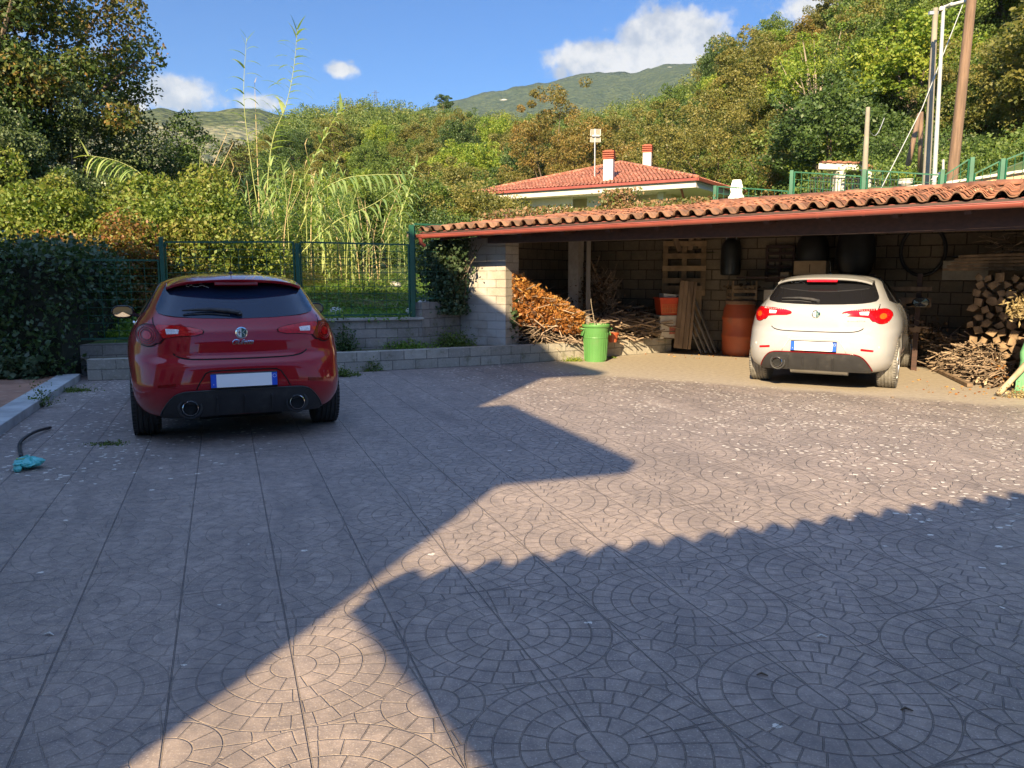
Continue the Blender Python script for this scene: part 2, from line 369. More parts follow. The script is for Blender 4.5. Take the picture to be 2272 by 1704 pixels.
M={}
def setup_mats():
    M['yard']=yard_material()
    M['block']=block_material('wall_blocks',(.24,.215,.185),(.32,.29,.25),(.13,.12,.105),moss=(.10,.11,.05))
    M['block_pale']=block_material('pale_blocks',(.30,.265,.22),(.36,.32,.27),(.19,.17,.145),bw=.36,bh=.135,white=(.44,.42,.39),bump=.9)
    M['block_low']=block_material('low_blocks',(.30,.275,.23),(.42,.385,.32),(.15,.14,.12),bw=.36,bh=.148,moss=(.13,.13,.07))
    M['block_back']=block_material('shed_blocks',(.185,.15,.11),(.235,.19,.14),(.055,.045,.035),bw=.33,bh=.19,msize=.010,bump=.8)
    M['tile']=mat('terracotta_tile',(.235,.098,.056),.85,var=.25,vscale=7,bump=.5,bscale=50,dirt=(.085,.065,.048),dscale=3.2,tint=(.45,1.4))
    M['tile_old']=mat('weathered_tile',(.20,.105,.062),.9,var=.3,vscale=9,bump=.6,bscale=40,dirt=(.085,.07,.05),dscale=5,tint=(.5,1.2))
    M['house_tile']=mat('house_roof_tile',(.29,.10,.058),.8,var=.18,vscale=5,bump=.3,bscale=40,dirt=(.62,.42,.30),dscale=9,tint=(.75,1.2))
    M['gutter']=mat('painted_gutter',(.25,.062,.045),.32,var=.1,vscale=3,spec=.6,dirt=(.26,.08,.06),dscale=2)
    M['dark_wood']=mat('dark_beam',(.045,.018,.012),.6,var=.3,vscale=3,stretch=(1,8,8))
    M['wood']=mat('old_wood',(.20,.135,.085),.85,var=.35,vscale=4,bump=.4,bscale=30,stretch=(2,2,.25))
    M['wood_grey']=mat('grey_board',(.22,.20,.175),.85,var=.25,vscale=4,bump=.4,bscale=30,stretch=(3,3,.3))
    M['pallet']=mat('pallet_wood',(.33,.225,.13),.85,var=.3,vscale=5,bump=.4,bscale=30,tint=(.6,1.2))
    M['log']=mat('split_log',(.24,.16,.095),.85,var=.35,vscale=9,bump=.5,bscale=40)
    M['bark']=mat('bark',(.13,.10,.075),.95,var=.4,vscale=9,bump=.9,bscale=25,stretch=(3,3,.7))
    M['bark_pale']=mat('pale_bark',(.30,.25,.19),.9,var=.3,vscale=9,bump=.5,bscale=25,stretch=(3,3,.7))
    M['stick']=mat('dry_sticks',(.30,.22,.155),.9,var=.3,vscale=9,tint=(.35,1.4))
    M['fence']=mat('green_fence_paint',(.010,.075,.042),.45,var=.2,vscale=5)
    M['fence_new']=mat('fresh_green_paint',(.015,.105,.058),.4,var=.2,vscale=5)
    M['green_bin']=mat('green_plastic',(.085,.235,.065),.42,var=.06,vscale=3,dirt=(.10,.20,.07),dscale=6)
    M['net']=mat('green_sheet',(.10,.27,.13),.6,var=.2,vscale=5)
    M['orange']=mat('orange_barrel_plastic',(.40,.085,.03),.5,var=.15,vscale=3,dirt=(.20,.09,.05),dscale=3)
    M['red_plastic']=mat('red_plastic',(.62,.07,.02),.45,var=.08)
    M['white_plastic']=mat('white_plastic',(.62,.56,.47),.5,var=.1,dirt=(.42,.34,.25))
    M['blue_plastic']=mat('blue_plastic',(.02,.10,.36),.45)
    M['black_plastic']=mat('black_plastic',(.015,.015,.016),.45,var=.2)
    M['rubber']=mat('black_rubber',(.028,.027,.026),.75,var=.2,vscale=30)
    M['rubber_dusty']=mat('dusty_rubber',(.17,.16,.145),.85,var=.3,vscale=12)
    M['cardboard']=mat('cardboard',(.42,.31,.20),.85,var=.1)
    M['metal']=mat('galvanised_metal',(.50,.52,.54),.35,metal=.6,var=.08)
    M['concrete']=mat('concrete',(.37,.34,.29),.9,var=.2,vscale=5,bump=.4,bscale=50)
    M['wall_white']=mat('white_render',(.55,.52,.47),.9,var=.04,vscale=3)
    M['wall_cream']=mat('cream_render',(.56,.50,.37),.9,var=.05,vscale=3)
    M['soffit']=mat('soffit',(.62,.58,.50),.9,var=.05)
    M['brick']=mat('red_brick',(.34,.085,.05),.85,var=.2,vscale=20)
    M['glass']=mat('window_glass',(.03,.035,.04),.08,var=.1,spec=.8)
    M['umbrella']=mat('white_canvas',(.80,.79,.76),.9,var=.04)
    M['kerb']=mat('pale_kerb_stone',(.36,.37,.36),.8,var=.2,vscale=4,bump=.3,bscale=40,dirt=(.25,.26,.22))
    M['terrace']=mat('terracotta_floor',(.30,.155,.095),.85,var=.22,vscale=1.5,bump=.3,bscale=30,dirt=(.42,.26,.18),dscale=5)
    M['soil']=mat('soil',(.10,.085,.05),.95,var=.4,vscale=3,bump=.8,bscale=12,dirt=(.085,.11,.03),dscale=.8)
    M['bag']=mat('turquoise_bag',(.10,.48,.46),.35,var=.2,vscale=12,spec=.6)
    M['cable']=M['black_plastic']
    # foliage
    M['lf_dark']=leafmat('dark_leaves',[(.028,.055,.014),(.052,.092,.022),(.090,.14,.032)],.2)
    M['lf_hedge']=leafmat('hedge_leaves',[(.025,.050,.016),(.045,.085,.025),(.085,.13,.035)],.18,rough=.4,gloss=.5)
    M['lf_mid']=leafmat('mid_leaves',[(.055,.095,.020),(.10,.155,.030),(.17,.215,.045)],.28)
    M['lf_olive']=leafmat('olive_brown_leaves',[(.075,.095,.022),(.15,.150,.036),(.235,.20,.055)],.28)
    M['lf_bright']=leafmat('bright_leaves',[(.095,.165,.022),(.18,.26,.035),(.31,.33,.05)],.35)
    M['lf_autumn']=leafmat('rusty_leaves',[(.085,.090,.022),(.17,.145,.036),(.27,.17,.048)],.28)
    M['lf_reed']=leafmat('reed_leaves',[(.13,.22,.075),(.24,.34,.115),(.38,.43,.17)],.35)
    M['lf_dry']=leafmat('dry_leaves',[(.20,.070,.020),(.38,.17,.045),(.50,.29,.085)],.25)
    M['lf_straw']=leafmat('dry_reed_leaves',[(.22,.16,.080),(.34,.26,.13),(.46,.37,.20)],.25)
    M['lf_grass']=leafmat('grass_blades',[(.060,.14,.018),(.12,.23,.028),(.25,.33,.055)],.3)
    M['lf_ivy']=leafmat('ivy_leaves',[(.030,.055,.020),(.055,.090,.040),(.11,.14,.075)],.15,rough=.5,gloss=.25)
    M['reed_stem']=mat('reed_cane',(.30,.33,.11),.5,var=.2,vscale=3)
    M['straw_stem']=mat('dry_cane',(.45,.35,.19),.7,var=.2,vscale=3)
setup_mats()
# ---------------------------------------------------------------- the lie of the land
GX0,GY0=-1.48,12.75                                   # left end of the shed's gutter
GD=Vector((.8438,-.5366,0)); GN=Vector((.5366,.8438,0))  # along the gutter (to the right), and into the shed
def SH(t,d,z=0.0):                                    # shed coordinates: t along gutter, d inwards
    return Vector((GX0+GD.x*t+GN.x*d,GY0+GD.y*t+GN.y*d,z))
def sh_td(x,y):
    dx,dy=x-GX0,y-GY0; return dx*GD.x+dy*GD.y, dx*GN.x+dy*GN.y
RW0=Vector((-6.2,11.0,0)); RW1=Vector((-1.42,12.62,0)); RWD=(RW1-RW0).normalized(); RWN=Vector((-RWD.y,RWD.x,0))
def sstep(a,b,x):
    t=min(1,max(0,(x-a)/(b-a))); return t*t*(3-2*t)
def interp(x,xs,ys):
    return float(np.interp(x,xs,ys))
def terrain(x,y):
    r=math.hypot(x,y); az=math.degrees(math.atan2(x,y))
    s1=(x-RW0.x)*RWN.x+(y-RW0.y)*RWN.y; t,d=sh_td(x,y)
    # which side of the retaining edge
    in_shed=(t>-.05 and d<4.55)
    behind=(s1>0.02 and not in_shed) if x<6 or True else True
    if t>9.6: behind=behind and d>2.2
    if not behind: return -.02-.05*max(0,0)
    # field on the left / bank behind the shed on the right
    left=sstep(-.3,-3.0,t) if t<0 else 0
    k=1.0-sstep(-2.2,1.2,t)*sstep(2.2,5.0,d)                            # 1 = field, 0 = bank
    fld=.42+ .27*sstep(-5.2,-3.6,x)*(1-sstep(1,4,s1))+.27*sstep(1,4,s1)+.115*min(s1,6)+.045*max(0,min(s1-6,20))
    bank=1.9+ .62*sstep(0,3.5,d-4.5)+.035*max(0,d-8)
    azr=sstep(12,24,az); bank+=azr*(1.6*sstep(14,34,r)+.02*max(0,r-34))
    bank+=sstep(28,36,az)*1.0*sstep(10,18,r)
    base=fld*k+bank*(1-k)
    base=min(base,7.5) if r>60 else base
    # wooded hill
    Rr=interp(az,[-70,-30,-22,-15,0,10,16,24,34,60],[150,150,160,175,175,165,110,90,80,80])
    r0=interp(az,[-70,-30,-15,0,10,20,34,60],[45,45,50,55,55,44,38,34])
    hh=interp(az,[-70,-40,-27,-22,-18,-15,-10,-4,2,6,10,14,18,22,27,34,60],[16,8,5,9,19,27,30,29,27,27,28,26,23,23,26,31,34])
    tt=(r-r0)/(Rr-r0)
    hill=hh*(sstep(0,1,tt)*.55+.45*min(1,max(0,tt))) 
    if tt>1: hill=hh-(r-Rr)*.25
    n=mnoise.noise(Vector((x*.03,y*.03,0)))*1.6*sstep(30,70,r)+mnoise.noise(Vector((x*.35,y*.35,3)))*.08*sstep(.3,3,s1)
    return base+max(hill,-30)*sstep(0,.15,tt)+n
def structure(o,name=None): o['kind']='structure'; return o

def build_ground():
    # yard: one flat sheet
    mb=MB(); ys=[(-9.2,-9),(14,-9),(14,12.0)]
    poly=[(-9.5,-12),(16,-12),(16,14.5),(7.0,15.0),(2.96,14.7),(-.1,12.8),(-2.4,11.7),(-9.5,9.4)]
    n=60; xs=np.linspace(-9.5,16,n); yy=np.linspace(-12,16.5,n)
    V=[(x,y,0.0) for y in yy for x in xs]; Fq=[(j*n+i,j*n+i+1,(j+1)*n+i+1,(j+1)*n+i) for j in range(n-1) for i in range(n-1)]
    o=npmesh('yard',V,Fq,M['yard']); structure(o); 
    # far ground sheet to the horizon
    mb=MB().add([(-6000,-6000,-.6),(6000,-6000,-.6),(6000,6000,-.6),(-6000,6000,-.6)],[(0,1,2,3)])
    structure(mb.build('ground',M['hillgreen']))
    # the field, bank and wooded hill: polar grid
    azs=np.concatenate([np.linspace(-75,-44,20,endpoint=False),np.linspace(-44,44,300,endpoint=False),np.linspace(44,80,20)])
    rs=np.concatenate([np.linspace(9.5,20,110,endpoint=False),np.geomspace(20,260,110)])
    V=[]
    for r in rs:
        for a in azs:
            x,y=r*math.sin(R(a)),r*math.cos(R(a)); V.append((x,y,terrain(x,y)))
    nA=len(azs); ok=[v[2]>.1 or math.hypot(v[0],v[1])>19 or v[0]<-9.4 or v[0]>9.0 for v in V]
    Fq=[(j*nA+i,j*nA+i+1,(j+1)*nA+i+1,(j+1)*nA+i) for j in range(len(rs)-1) for i in range(nA-1) if ok[j*nA+i] and ok[j*nA+i+1] and ok[(j+1)*nA+i+1] and ok[(j+1)*nA+i]]
    structure(npmesh('hillside',V,Fq,M['soil_green'],smooth=True))
    # terracotta paved corner on the left, with its pale kerb
    a=G(0,925);b=G(150,845)
    kd=(G(178,845)-G(0,968)).normalized(); kn=Vector((-kd.y,kd.x,0)); p0=G(0,968)-kd*3; p1=G(185,843)
    mb=MB(); q0=p0+kn*.28; q1=p1+kn*.28; far=kn*5
    vs=[q0,q1,q1+far,q0+far]; mb.add([(v.x,v.y,.065) for v in vs]+[(v.x,v.y,-.05) for v in vs],[(0,1,2,3),(0,4,5,1),(1,5,6,2),(2,6,7,3),(3,7,4,0)])
    structure(mb.build('terrace_floor',M['terrace']))
    L=(p1-p0).length; x=0; k=0
    r0=thing('kerb','pale stone kerb edging the terracotta floor beside the yard','kerb',(p0.x,p0.y,0))
    while x<L-.05:
        l=min(.98,L-x); mb=MB(); c=p0+kd*(x+l/2)+kn*.14
        mb.box((c.x,c.y,.04),(l-.008,.27,.10),rz=math.atan2(kd.y,kd.x)); mb.build('kerb_stone',M['kerb'],r0,bevel=.008); x+=l

def more_mats():
    m,N,out=newmat('hill_green'); tc=N.n('ShaderNodeTexCoord'); p=tc.outputs['Object']
    col=N.mix(N.smooth(N.noise(p,.06,5,.7),.35,.65),(.035,.055,.014),(.075,.095,.025))
    pbsdf(N,out,Base_Color=col,Roughness=.95); M['hillgreen']=m
    m,N,out=newmat('soil_green'); tc=N.n('ShaderNodeTexCoord'); p=tc.outputs['Object']
    col=N.mix(N.smooth(N.noise(p,1.4,5,.7),.4,.62),(.060,.11,.018),(.13,.19,.032))
    col=N.mix(N.smooth(N.noise(p,.7,5,.75),.50,.66,0,.85),col,(.17,.13,.07))
    b=pbsdf(N,out,Base_Color=col,Roughness=.95); N.put(b.inputs['Normal'],N.bump(N.noise(p,9,5,.7),1,.08)); M['soil_green']=m
    # far mountains: woods with pale rock
    for nm,g1,g2,rock,sc,rk in (('mountain_right',(.040,.060,.022),(.085,.105,.040),(.62,.56,.46),.02,.655),('mountain_left',(.055,.075,.028),(.12,.135,.06),(.35,.31,.20),.02,.64)):
        m,N,out=newmat(nm); tc=N.n('ShaderNodeTexCoord'); p=tc.outputs['Object']
        vo=N.n('ShaderNodeTexVoronoi'); vo.inputs['Scale'].default_value=.085; N.put(vo.inputs['Vector'],N.vm('ADD',p,N.sc(N.noise(p,.05,3,.6,out=1),8)))
        n1=N.noise(p,.004,5,.65); n2=N.noise(p,.03,5,.7)
        col=N.mix(N.smooth(n2,.35,.65),g1,g2); col=N.mix(N.smooth(vo.outputs['Distance'],.1,.75,0,.55),col,tuple(c*.45 for c in g1))
        z=N.sep(p)[2]
        ro=N.m('MULTIPLY',N.smooth(N.noise(N.vm('MULTIPLY',p,(1,1,.45)),.011,5,.62),rk,rk+.035),N.smooth(z,300 if 'right' in nm else 120,520 if 'right' in nm else 260))
        col=N.mix(ro,col,rock)
        if 'left' in nm:   # olive terraces on the lower slope
            ol=N.n('ShaderNodeTexVoronoi'); ol.inputs['Scale'].default_value=.10; N.put(ol.inputs['Vector'],p)
            oc=N.mix(N.smooth(ol.outputs['Distance'],.25,.6),(.085,.105,.055),(.19,.185,.11))
            col=N.mix(N.smooth(N.m('ADD',z,N.m('MULTIPLY',N.m('SUBTRACT',n2,.5),60)),205,185),col,oc)
        b=pbsdf(N,out,Base_Color=col,Roughness=1.0); b.inputs['Specular IOR Level'].default_value=0
        N.put(b.inputs['Normal'],N.bump(N.m('ADD',N.m('MULTIPLY',vo.outputs['Distance'],-1.),n2),1.0,7)); M[nm]=m
more_mats()

def mountain(name,sky,r_near,r_far,matname,label):
    """a ridge whose crest passes through the given points (pixel columns and rows of its skyline at distance r_far)"""
    us=[p[0] for p in sky]; azs=np.linspace(math.degrees(math.atan((us[0]-1136)/F/math.cos(TH)))-4,math.degrees(math.atan((us[-1]-1136)/F/math.cos(TH)))+4,260)
    ds=np.linspace(0,1,46); V=[]
    cr=[]
    for u,v in sky:
        d=ray(u,v); cr.append((math.degrees(math.atan2(d.x,d.y)),math.atan2(d.z,math.hypot(d.x,d.y))))
    for t in ds:
        r=r_near+(r_far-r_near)*t
        for a in azs:
            e=np.interp(a,[c[0] for c in cr],[c[1] for c in cr]); H=math.tan(e)*r_far+EYE
            x,y=r*math.sin(R(a)),r*math.cos(R(a))
            rel=(t**1.15)
            nz=mnoise.fractal(Vector((x*.0022,y*.0022,1.3)),1.0,2.1,5)
            fine=mnoise.fractal(Vector((x*.02,y*.02,4.3)),.9,2.1,3)
            z=H*rel + nz*H*.16*math.sin(PI*min(1,t))*1.0+fine*H*.010*sstep(.1,.9,t)
            V.append((x,y,z))
    n=len(azs)
    # back side
    for a in azs:
        r=r_far*1.3; V.append((r*math.sin(R(a)),r*math.cos(R(a)),0))
    rows=len(ds)+1
    Fq=[(j*n+i,j*n+i+1,(j+1)*n+i+1,(j+1)*n+i) for j in range(rows-1) for i in range(n-1)]
    o=npmesh(name,V,Fq,M[matname],smooth=True); structure(o); o['label']=label
def build_mountains():
    mountain('mountain',[(850,262),(1000,226),(1050,212),(1107,200),(1225,180),(1308,160),(1360,160),(1405,164),(1440,150),(1474,144),(1530,141),(1585,146),(1700,130),(1900,120),(2300,130)],700,2600,'mountain_right','high wooded mountain ridge with pale rock faces')
    mountain('mountain',[(-200,255),(180,262),(280,252),(354,240),(405,249),(460,247),(506,243),(574,241),(640,262)],420,1300,'mountain_left','far wooded ridge above olive terraces on the left')

def wall_mesh(pts,thick,zb,zt,side=1):
    """wall along a polyline (front face on the given points, thickness away from the camera); UV in metres. zt: list of tops"""
    mb=MB(); mb.uv=[]; n=len(pts); u=0; us=[0]
    for i in range(1,n): u+=(pts[i]-pts[i-1]).length; us.append(u)
    def off(i):
        a=(pts[i]-pts[max(i-1,0)]); b=(pts[min(i+1,n-1)]-pts[i]); d=(a.normalized() if a.length else Vector())+(b.normalized() if b.length else Vector())
        d.normalize(); return Vector((-d.y,d.x,0))*thick*side
    for i in range(n-1):
        a,b=pts[i],pts[i+1]; oa,ob=off(i),off(i+1); z0,z1=zb,zt[i] if isinstance(zt,(list,tuple)) else zt
        zA=z1; zB=zt[i+1] if isinstance(zt,(list,tuple)) else zt
        def quad(ps,uvs):
            k=len(mb.v); mb.v.extend([tuple(p) for p in ps]); mb.f.append((k,k+1,k+2,k+3)); mb.uv.extend(uvs)
        A=lambda p,z:(p.x,p.y,z)
        quad([A(a,z0),A(b,z0),A(b,zB),A(a,zA)],[(us[i],z0),(us[i+1],z0),(us[i+1],zB),(us[i],zA)])
        quad([A(a,zA),A(b,zB),A(b+ob,zB),A(a+oa,zA)],[(us[i],zA+.02),(us[i+1],zB+.02),(us[i+1],zB+.1),(us[i],zA+.1)])
        quad([A(b+ob,z0),A(a+oa,z0),A(a+oa,zA),A(b+ob,zB)],[(us[i+1],z0),(us[i],z0),(us[i],zA),(us[i+1],zB)])
        if i==0: quad([A(a+oa,z0),A(a,z0),A(a,zA),A(a+oa,zA)],[(0,z0),(thick,z0),(thick,zA),(0,zA)])
        if i==n-2: quad([A(b,z0),A(b+ob,z0),A(b+ob,zB),A(b,zB)],[(0,z0),(thick,z0),(thick,zB),(0,zB)])
    return mb

def tiled_roof(t0,t1,depth,z0,slope,pitch,fn,name,root,mat_fn,row=.36,arch=.058,over=.07,seedd=1,z_of_t=None,jit=1.0,round_=False):
    """clay S-tiles: rows of a wave profile, each row overlapping the one below; fn(t,d,z) -> point"""
    rr=random.Random(seedd); V=[];Fq=[];T=[]
    ntile=int(round((t1-t0)/pitch)); per=12; th=.016
    rows=int(depth/row)+1
    def prof(f):   # one tile: a high arch then a shallow trough
        if round_: return arch*max(0,math.sin(PI*min(1,max(0,f))))**.8
        return arch*(max(0,math.sin(PI*min(1,f/.60)))**.8) if f<.60 else -.010*math.sin(PI*(f-.60)/.40)
    for k in range(rows):
        d0=k*row; d1=min(d0+row+over,depth+.05)
        for i in range(ntile):
            jz=rr.uniform(-.006,.008)*jit; jd=rr.uniform(-.018,.018)*jit; tn=rr.random(); jt=rr.uniform(-.005,.005)*jit
            base=len(V)
            for s in range(per+1):
                f=s/per; t=t0+(i+f)*pitch+jt; h=prof(f)
                zt=(z_of_t(t) if z_of_t else z0)
                def P(d,lift): return fn(t,d,zt+d*slope+h+lift)
                V.append(P(d0+jd,.030+jz)); V.append(P(d1,.002)); V.append(P(d0+jd,.030+jz-th)); V.append(P(min(d0+.14,depth),.018-th+jz))
                T.extend([tn]*4)
            for s in range(per):
                a=base+s*4; b=a+4
                Fq.append((a,b,b+1,a+1)); Fq.append((a+2,b+2,b,a)); Fq.append((a+3,b+3,b+2,a+2))
    return npmesh(name,V,Fq,mat_fn,root,tint=T,smooth=False)

def gz(t): return 1.985+.0165*t            # height of the gutter's underside along the shed
def build_shed():
    # --- back wall (with the window-like openings as dark shutters hung on it), left wall
    r=thing('open_shed','long open shed with old curved clay tiles, red gutter and concrete block walls','shed',SH(0,2,0))
    LEN=10.6
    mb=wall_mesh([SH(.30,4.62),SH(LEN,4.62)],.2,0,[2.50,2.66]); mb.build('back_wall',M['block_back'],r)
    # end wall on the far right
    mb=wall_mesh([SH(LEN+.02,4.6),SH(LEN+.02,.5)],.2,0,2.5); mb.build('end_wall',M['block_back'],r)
    # front corner wall, whitened, and its return face
    cx=Vector((G(1121,790,.27).x,0,0))
    # corner point: pixel column 1121 on the line d=.62
    tcor=1.15; dcor=.75
    wl=wall_mesh([SH(.25,dcor),SH(tcor,dcor)],.2,.2,[2.02,2.08]); wl.build('front_wall',M['block_pale'],r)
    p=MB(); p.uv=[]
    wl=wall_mesh([SH(tcor+.004,dcor+.002),SH(tcor+.004,dcor+.40)],.22,.2,[2.08,2.14]); wl.build('corner_pillar',M['block_pillar'],r)
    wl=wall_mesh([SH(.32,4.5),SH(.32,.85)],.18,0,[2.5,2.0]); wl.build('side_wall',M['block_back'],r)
    # inner partition pier seen behind the thin post
    # roof: tiles, boarding, beams
    fn=lambda t,d,z: tuple(SH(t,d,z))
    sl=.115
    tiled_roof(-.02,LEN+.02,.34,0,sl,.2125,fn,'eave_tiles',r,M['tile_old'],row=.36,arch=.068,seedd=3,z_of_t=lambda t:gz(t)+.115)
    fn2=lambda t,d,z: tuple(SH(t,d+.36,z))
    tiled_roof(-.02,LEN+.02,4.6,0,sl,.2125,fn2,'roof_tiles',r,M['tile'],seedd=5,z_of_t=lambda t:gz(t)+.115+.36*sl)
    # ridge capping along the back
    mb=MB(); rr=random.Random(4); t=-.02
    while t<LEN:
        zz=gz(t)+.15+4.85*sl; pr=[]
        n=8; vs=[];fs=[]
        for q,tt in enumerate((t-.03,t+.40)):
            for k in range(n+1):
                a=PI*k/n; rad=.10+(.012 if q==0 else 0); vs.append(SH(tt,4.95-math.cos(a)*rad,zz+math.sin(a)*rad*.8))
        for k in range(n): fs.append((k,k+1,n+2+k,n+1+k))
        mb.add(vs,fs,rr.random()); t+=.37
    mb.build('ridge_tiles',M['tile'],r,smooth=True,solid=.012)
    # half-round fillers below the first arches
    for i in range(int((LEN)/.2125)):
        mb=MB()
        t=-.02+(i+.30)*.2125; n=8; vs=[]
        for k in range(n+1):
            a=PI*k/n; vs.append(SH(t+.062*math.cos(a),.05,gz(t)+.088+.034*math.sin(a)))
        m=len(vs); vs+= [v+GN*.03 for v in vs]
        fs=[tuple(range(m)),tuple(range(m,2*m))[::-1]]+[(k,k+1,m+k+1,m+k) for k in range(m-1)]
        mb.add(vs,fs); mb.build('eave_filler',M['gutter'],r)
    MB().bar(SH(-.02,.035,gz(-.02)+.082),SH(LEN,.035,gz(LEN)+.082),.02,.06).build('eave_light_stop',M['dark_wood'],r)  # closing strip added to keep sunlight from leaking in above the gutter
    mb=MB()
    vs=[]; 
    for t in (-.02,LEN):
        for d in (.03,4.9): vs.append(SH(t,d,gz(t)+.100+d*sl-.02)); vs.append(SH(t,d,gz(t)+.100+d*sl-.045))
    mb.add(vs,[(0,2,6,4),(1,5,7,3),(0,4,5,1),(2,3,7,6),(0,1,3,2),(4,6,7,5)])
    mb.build('roof_boarding',M['dark_wood'],r)
    mb=MB(); t=.4
    while t<LEN:
        a=SH(t,.06,gz(t)+.015+.0); b=SH(t,4.85,gz(t)+.015+4.85*sl); MB().bar(a,b,.07,.09).build('rafter',M['dark_wood'],r); t+=.72
    # the deep front beam below the gutter: starts at the corner pillar
    mb=MB(); a=SH(tcor-.12,.42,0); b=SH(LEN,.42,0)
    za0,za1=gz(tcor)-.055,gz(tcor)+.045; zb0,zb1=gz(LEN)-.255,gz(LEN)+.045
    vs=[]
    for q,(z0,z1,pp) in enumerate(((gz(0)-.07,gz(0)+.045,a),(gz(LEN)-.235,gz(LEN)+.045,b))):
        for dd in (0,.14):
            vs.append((pp+GN*dd)+Vector((0,0,z0))); vs.append((pp+GN*dd)+Vector((0,0,z1)))
    mb.add(vs,[(0,4,5,1),(2,3,7,6),(0,2,6,4),(1,5,7,3),(0,1,3,2),(4,6,7,5)])
    mb.build('front_beam',M['dark_wood'],r)
    # gutter: half-round channel with joints and brackets
    g=MB(); n=10; rad=.050
    for part_ in range(1):
        vs=[];fs=[]; N_=40
        for i in range(N_+1):
            t=-.10+(LEN+.1)*i/N_
            for k in range(n+1):
                a=PI+PI*k/n; vs.append(SH(t,-.045+rad*math.cos(a),gz(t)+.062+rad*1.15*math.sin(a)))
        for i in range(N_):
            for k in range(n): b_=i*(n+1)+k; fs.append((b_,b_+1,b_+n+2,b_+n+1))
        g.add(vs,fs)
    go=g.build('gutter',M['gutter'],r,smooth=True,solid=.004)
    rim=MB().tube([SH(-.10,-.097,gz(-.1)+.064),SH(LEN,-.097,gz(LEN)+.064)],.007,8); rim.build('gutter_rim',M['gutter'],go)
    for t in (.12,1.62,4.25,6.05,6.55,8.1,9.9):
        vs=[];fs=[]; jb=MB()
        for q,tt in enumerate((t,t+.03)):
            for k in range(n+1):
                a=PI+PI*k/n; vs.append(SH(tt,-.045+(rad+.004)*math.cos(a),gz(t)+.062+(rad+.004)*1.15*math.sin(a)))
        for k in range(n): fs.append((k,k+1,n+2+k,n+1+k))
        jb.add(vs,fs); jb.build('gutter_joint',M['gutter'],go,solid=.005)
    MB().tube([SH(.06,-.045,gz(0)+.02),SH(.06,-.04,gz(0)-.06),SH(.08,.02,gz(0)-.10)],.035,10).build('downspout',M['gutter'],go,smooth=True,auto=50)
    # thin front post
    px=G(1303,757,.27)
    t,d=sh_td(px.x,px.y)
    mb=MB().box((px.x,px.y,1.17),(.075,.075,1.9)); mb.build('post',M['wood_grey'],r,bevel=.006)
    mb=MB().box((px.x-.19,px.y+.30,1.2),(.20,.20,1.95),rz=-.55); mb.build('inner_pier',M['concrete'],r)
    return r

def build_low_walls():
    M['block_pillar']=block_material('pillar_blocks',(.37,.335,.28),(.44,.40,.34),(.22,.20,.17),bw=.4,bh=.135)
    # planter wall of two block courses running below everything
    pts=[G(195,845)-Vector((0,0,0)),G(756,827),G(900,820),G(1120,808),G(1200,803),G(1489,781)]
    pts=[Vector((p.x,p.y,0)) for p in pts]
    r=thing('planter_wall','low wall of two grey block courses along the edge of the yard','wall',pts[2])
    wall_mesh(pts,.20,-.05,[.285,.29,.29,.29,.285,.27]).build('block_course',M['block_low'],r,bevel=.004)
    # ground held up behind it
    mb=MB(); inner=[p+Vector((-.03,.12,0)) for p in pts]; 
    far=[Vector((-6.3,11.25,0)),Vector((-3,12.3,0)),Vector((-2.0,12.7,0)),SH(.4,1.2),SH(.9,3.2),SH(2.0,4.62)]
    vs=[(p.x,p.y,.262) for p in inner]+[(p.x,p.y,.262) for p in far]
    n=len(inner); mb.add(vs,[(i,i+1,n+i+1,n+i) for i in range(n-1)])
    structure(mb.build('planting_bed',M['soil']))
    mb=MB(); e=[pts[5],Vector((4.05,14.2,0)) if False else SH(4.6,4.62)]
    # retaining wall behind it, two heights
    a=RW0; b=RW1
    r=thing('retaining_wall','weathered grey block retaining wall carrying the green mesh fence','wall',(b.x-2,b.y-.6,0))
    mid=a+RWD*1.9
    wall_mesh([a-RWD*2.5,mid],.2,0,[.435,.45]).build('lower_course',M['block'],r,bevel=.004)
    wall_mesh([mid+RWD*.003,b],.2,0,[.70,.72]).build('wall_blocks',M['block'],r,bevel=.004)
    c0=b+RWD*.003+Vector((.0,-.0,0)); c1=SH(.24,.80)
    wall_mesh([b+Vector((-.02,-.02,0)),c1],.2,0,[.985,.985]).build('raised_end',M['block'],r,bevel=.004)
    cp=MB(); d=(b-mid); 
    cc=(mid+b)/2+RWN*.09; cp.box((cc.x,cc.y,.735),(d.length,.26,.035),rz=math.atan2(d.y,d.x)); cp.build('coping',M['concrete'],r)

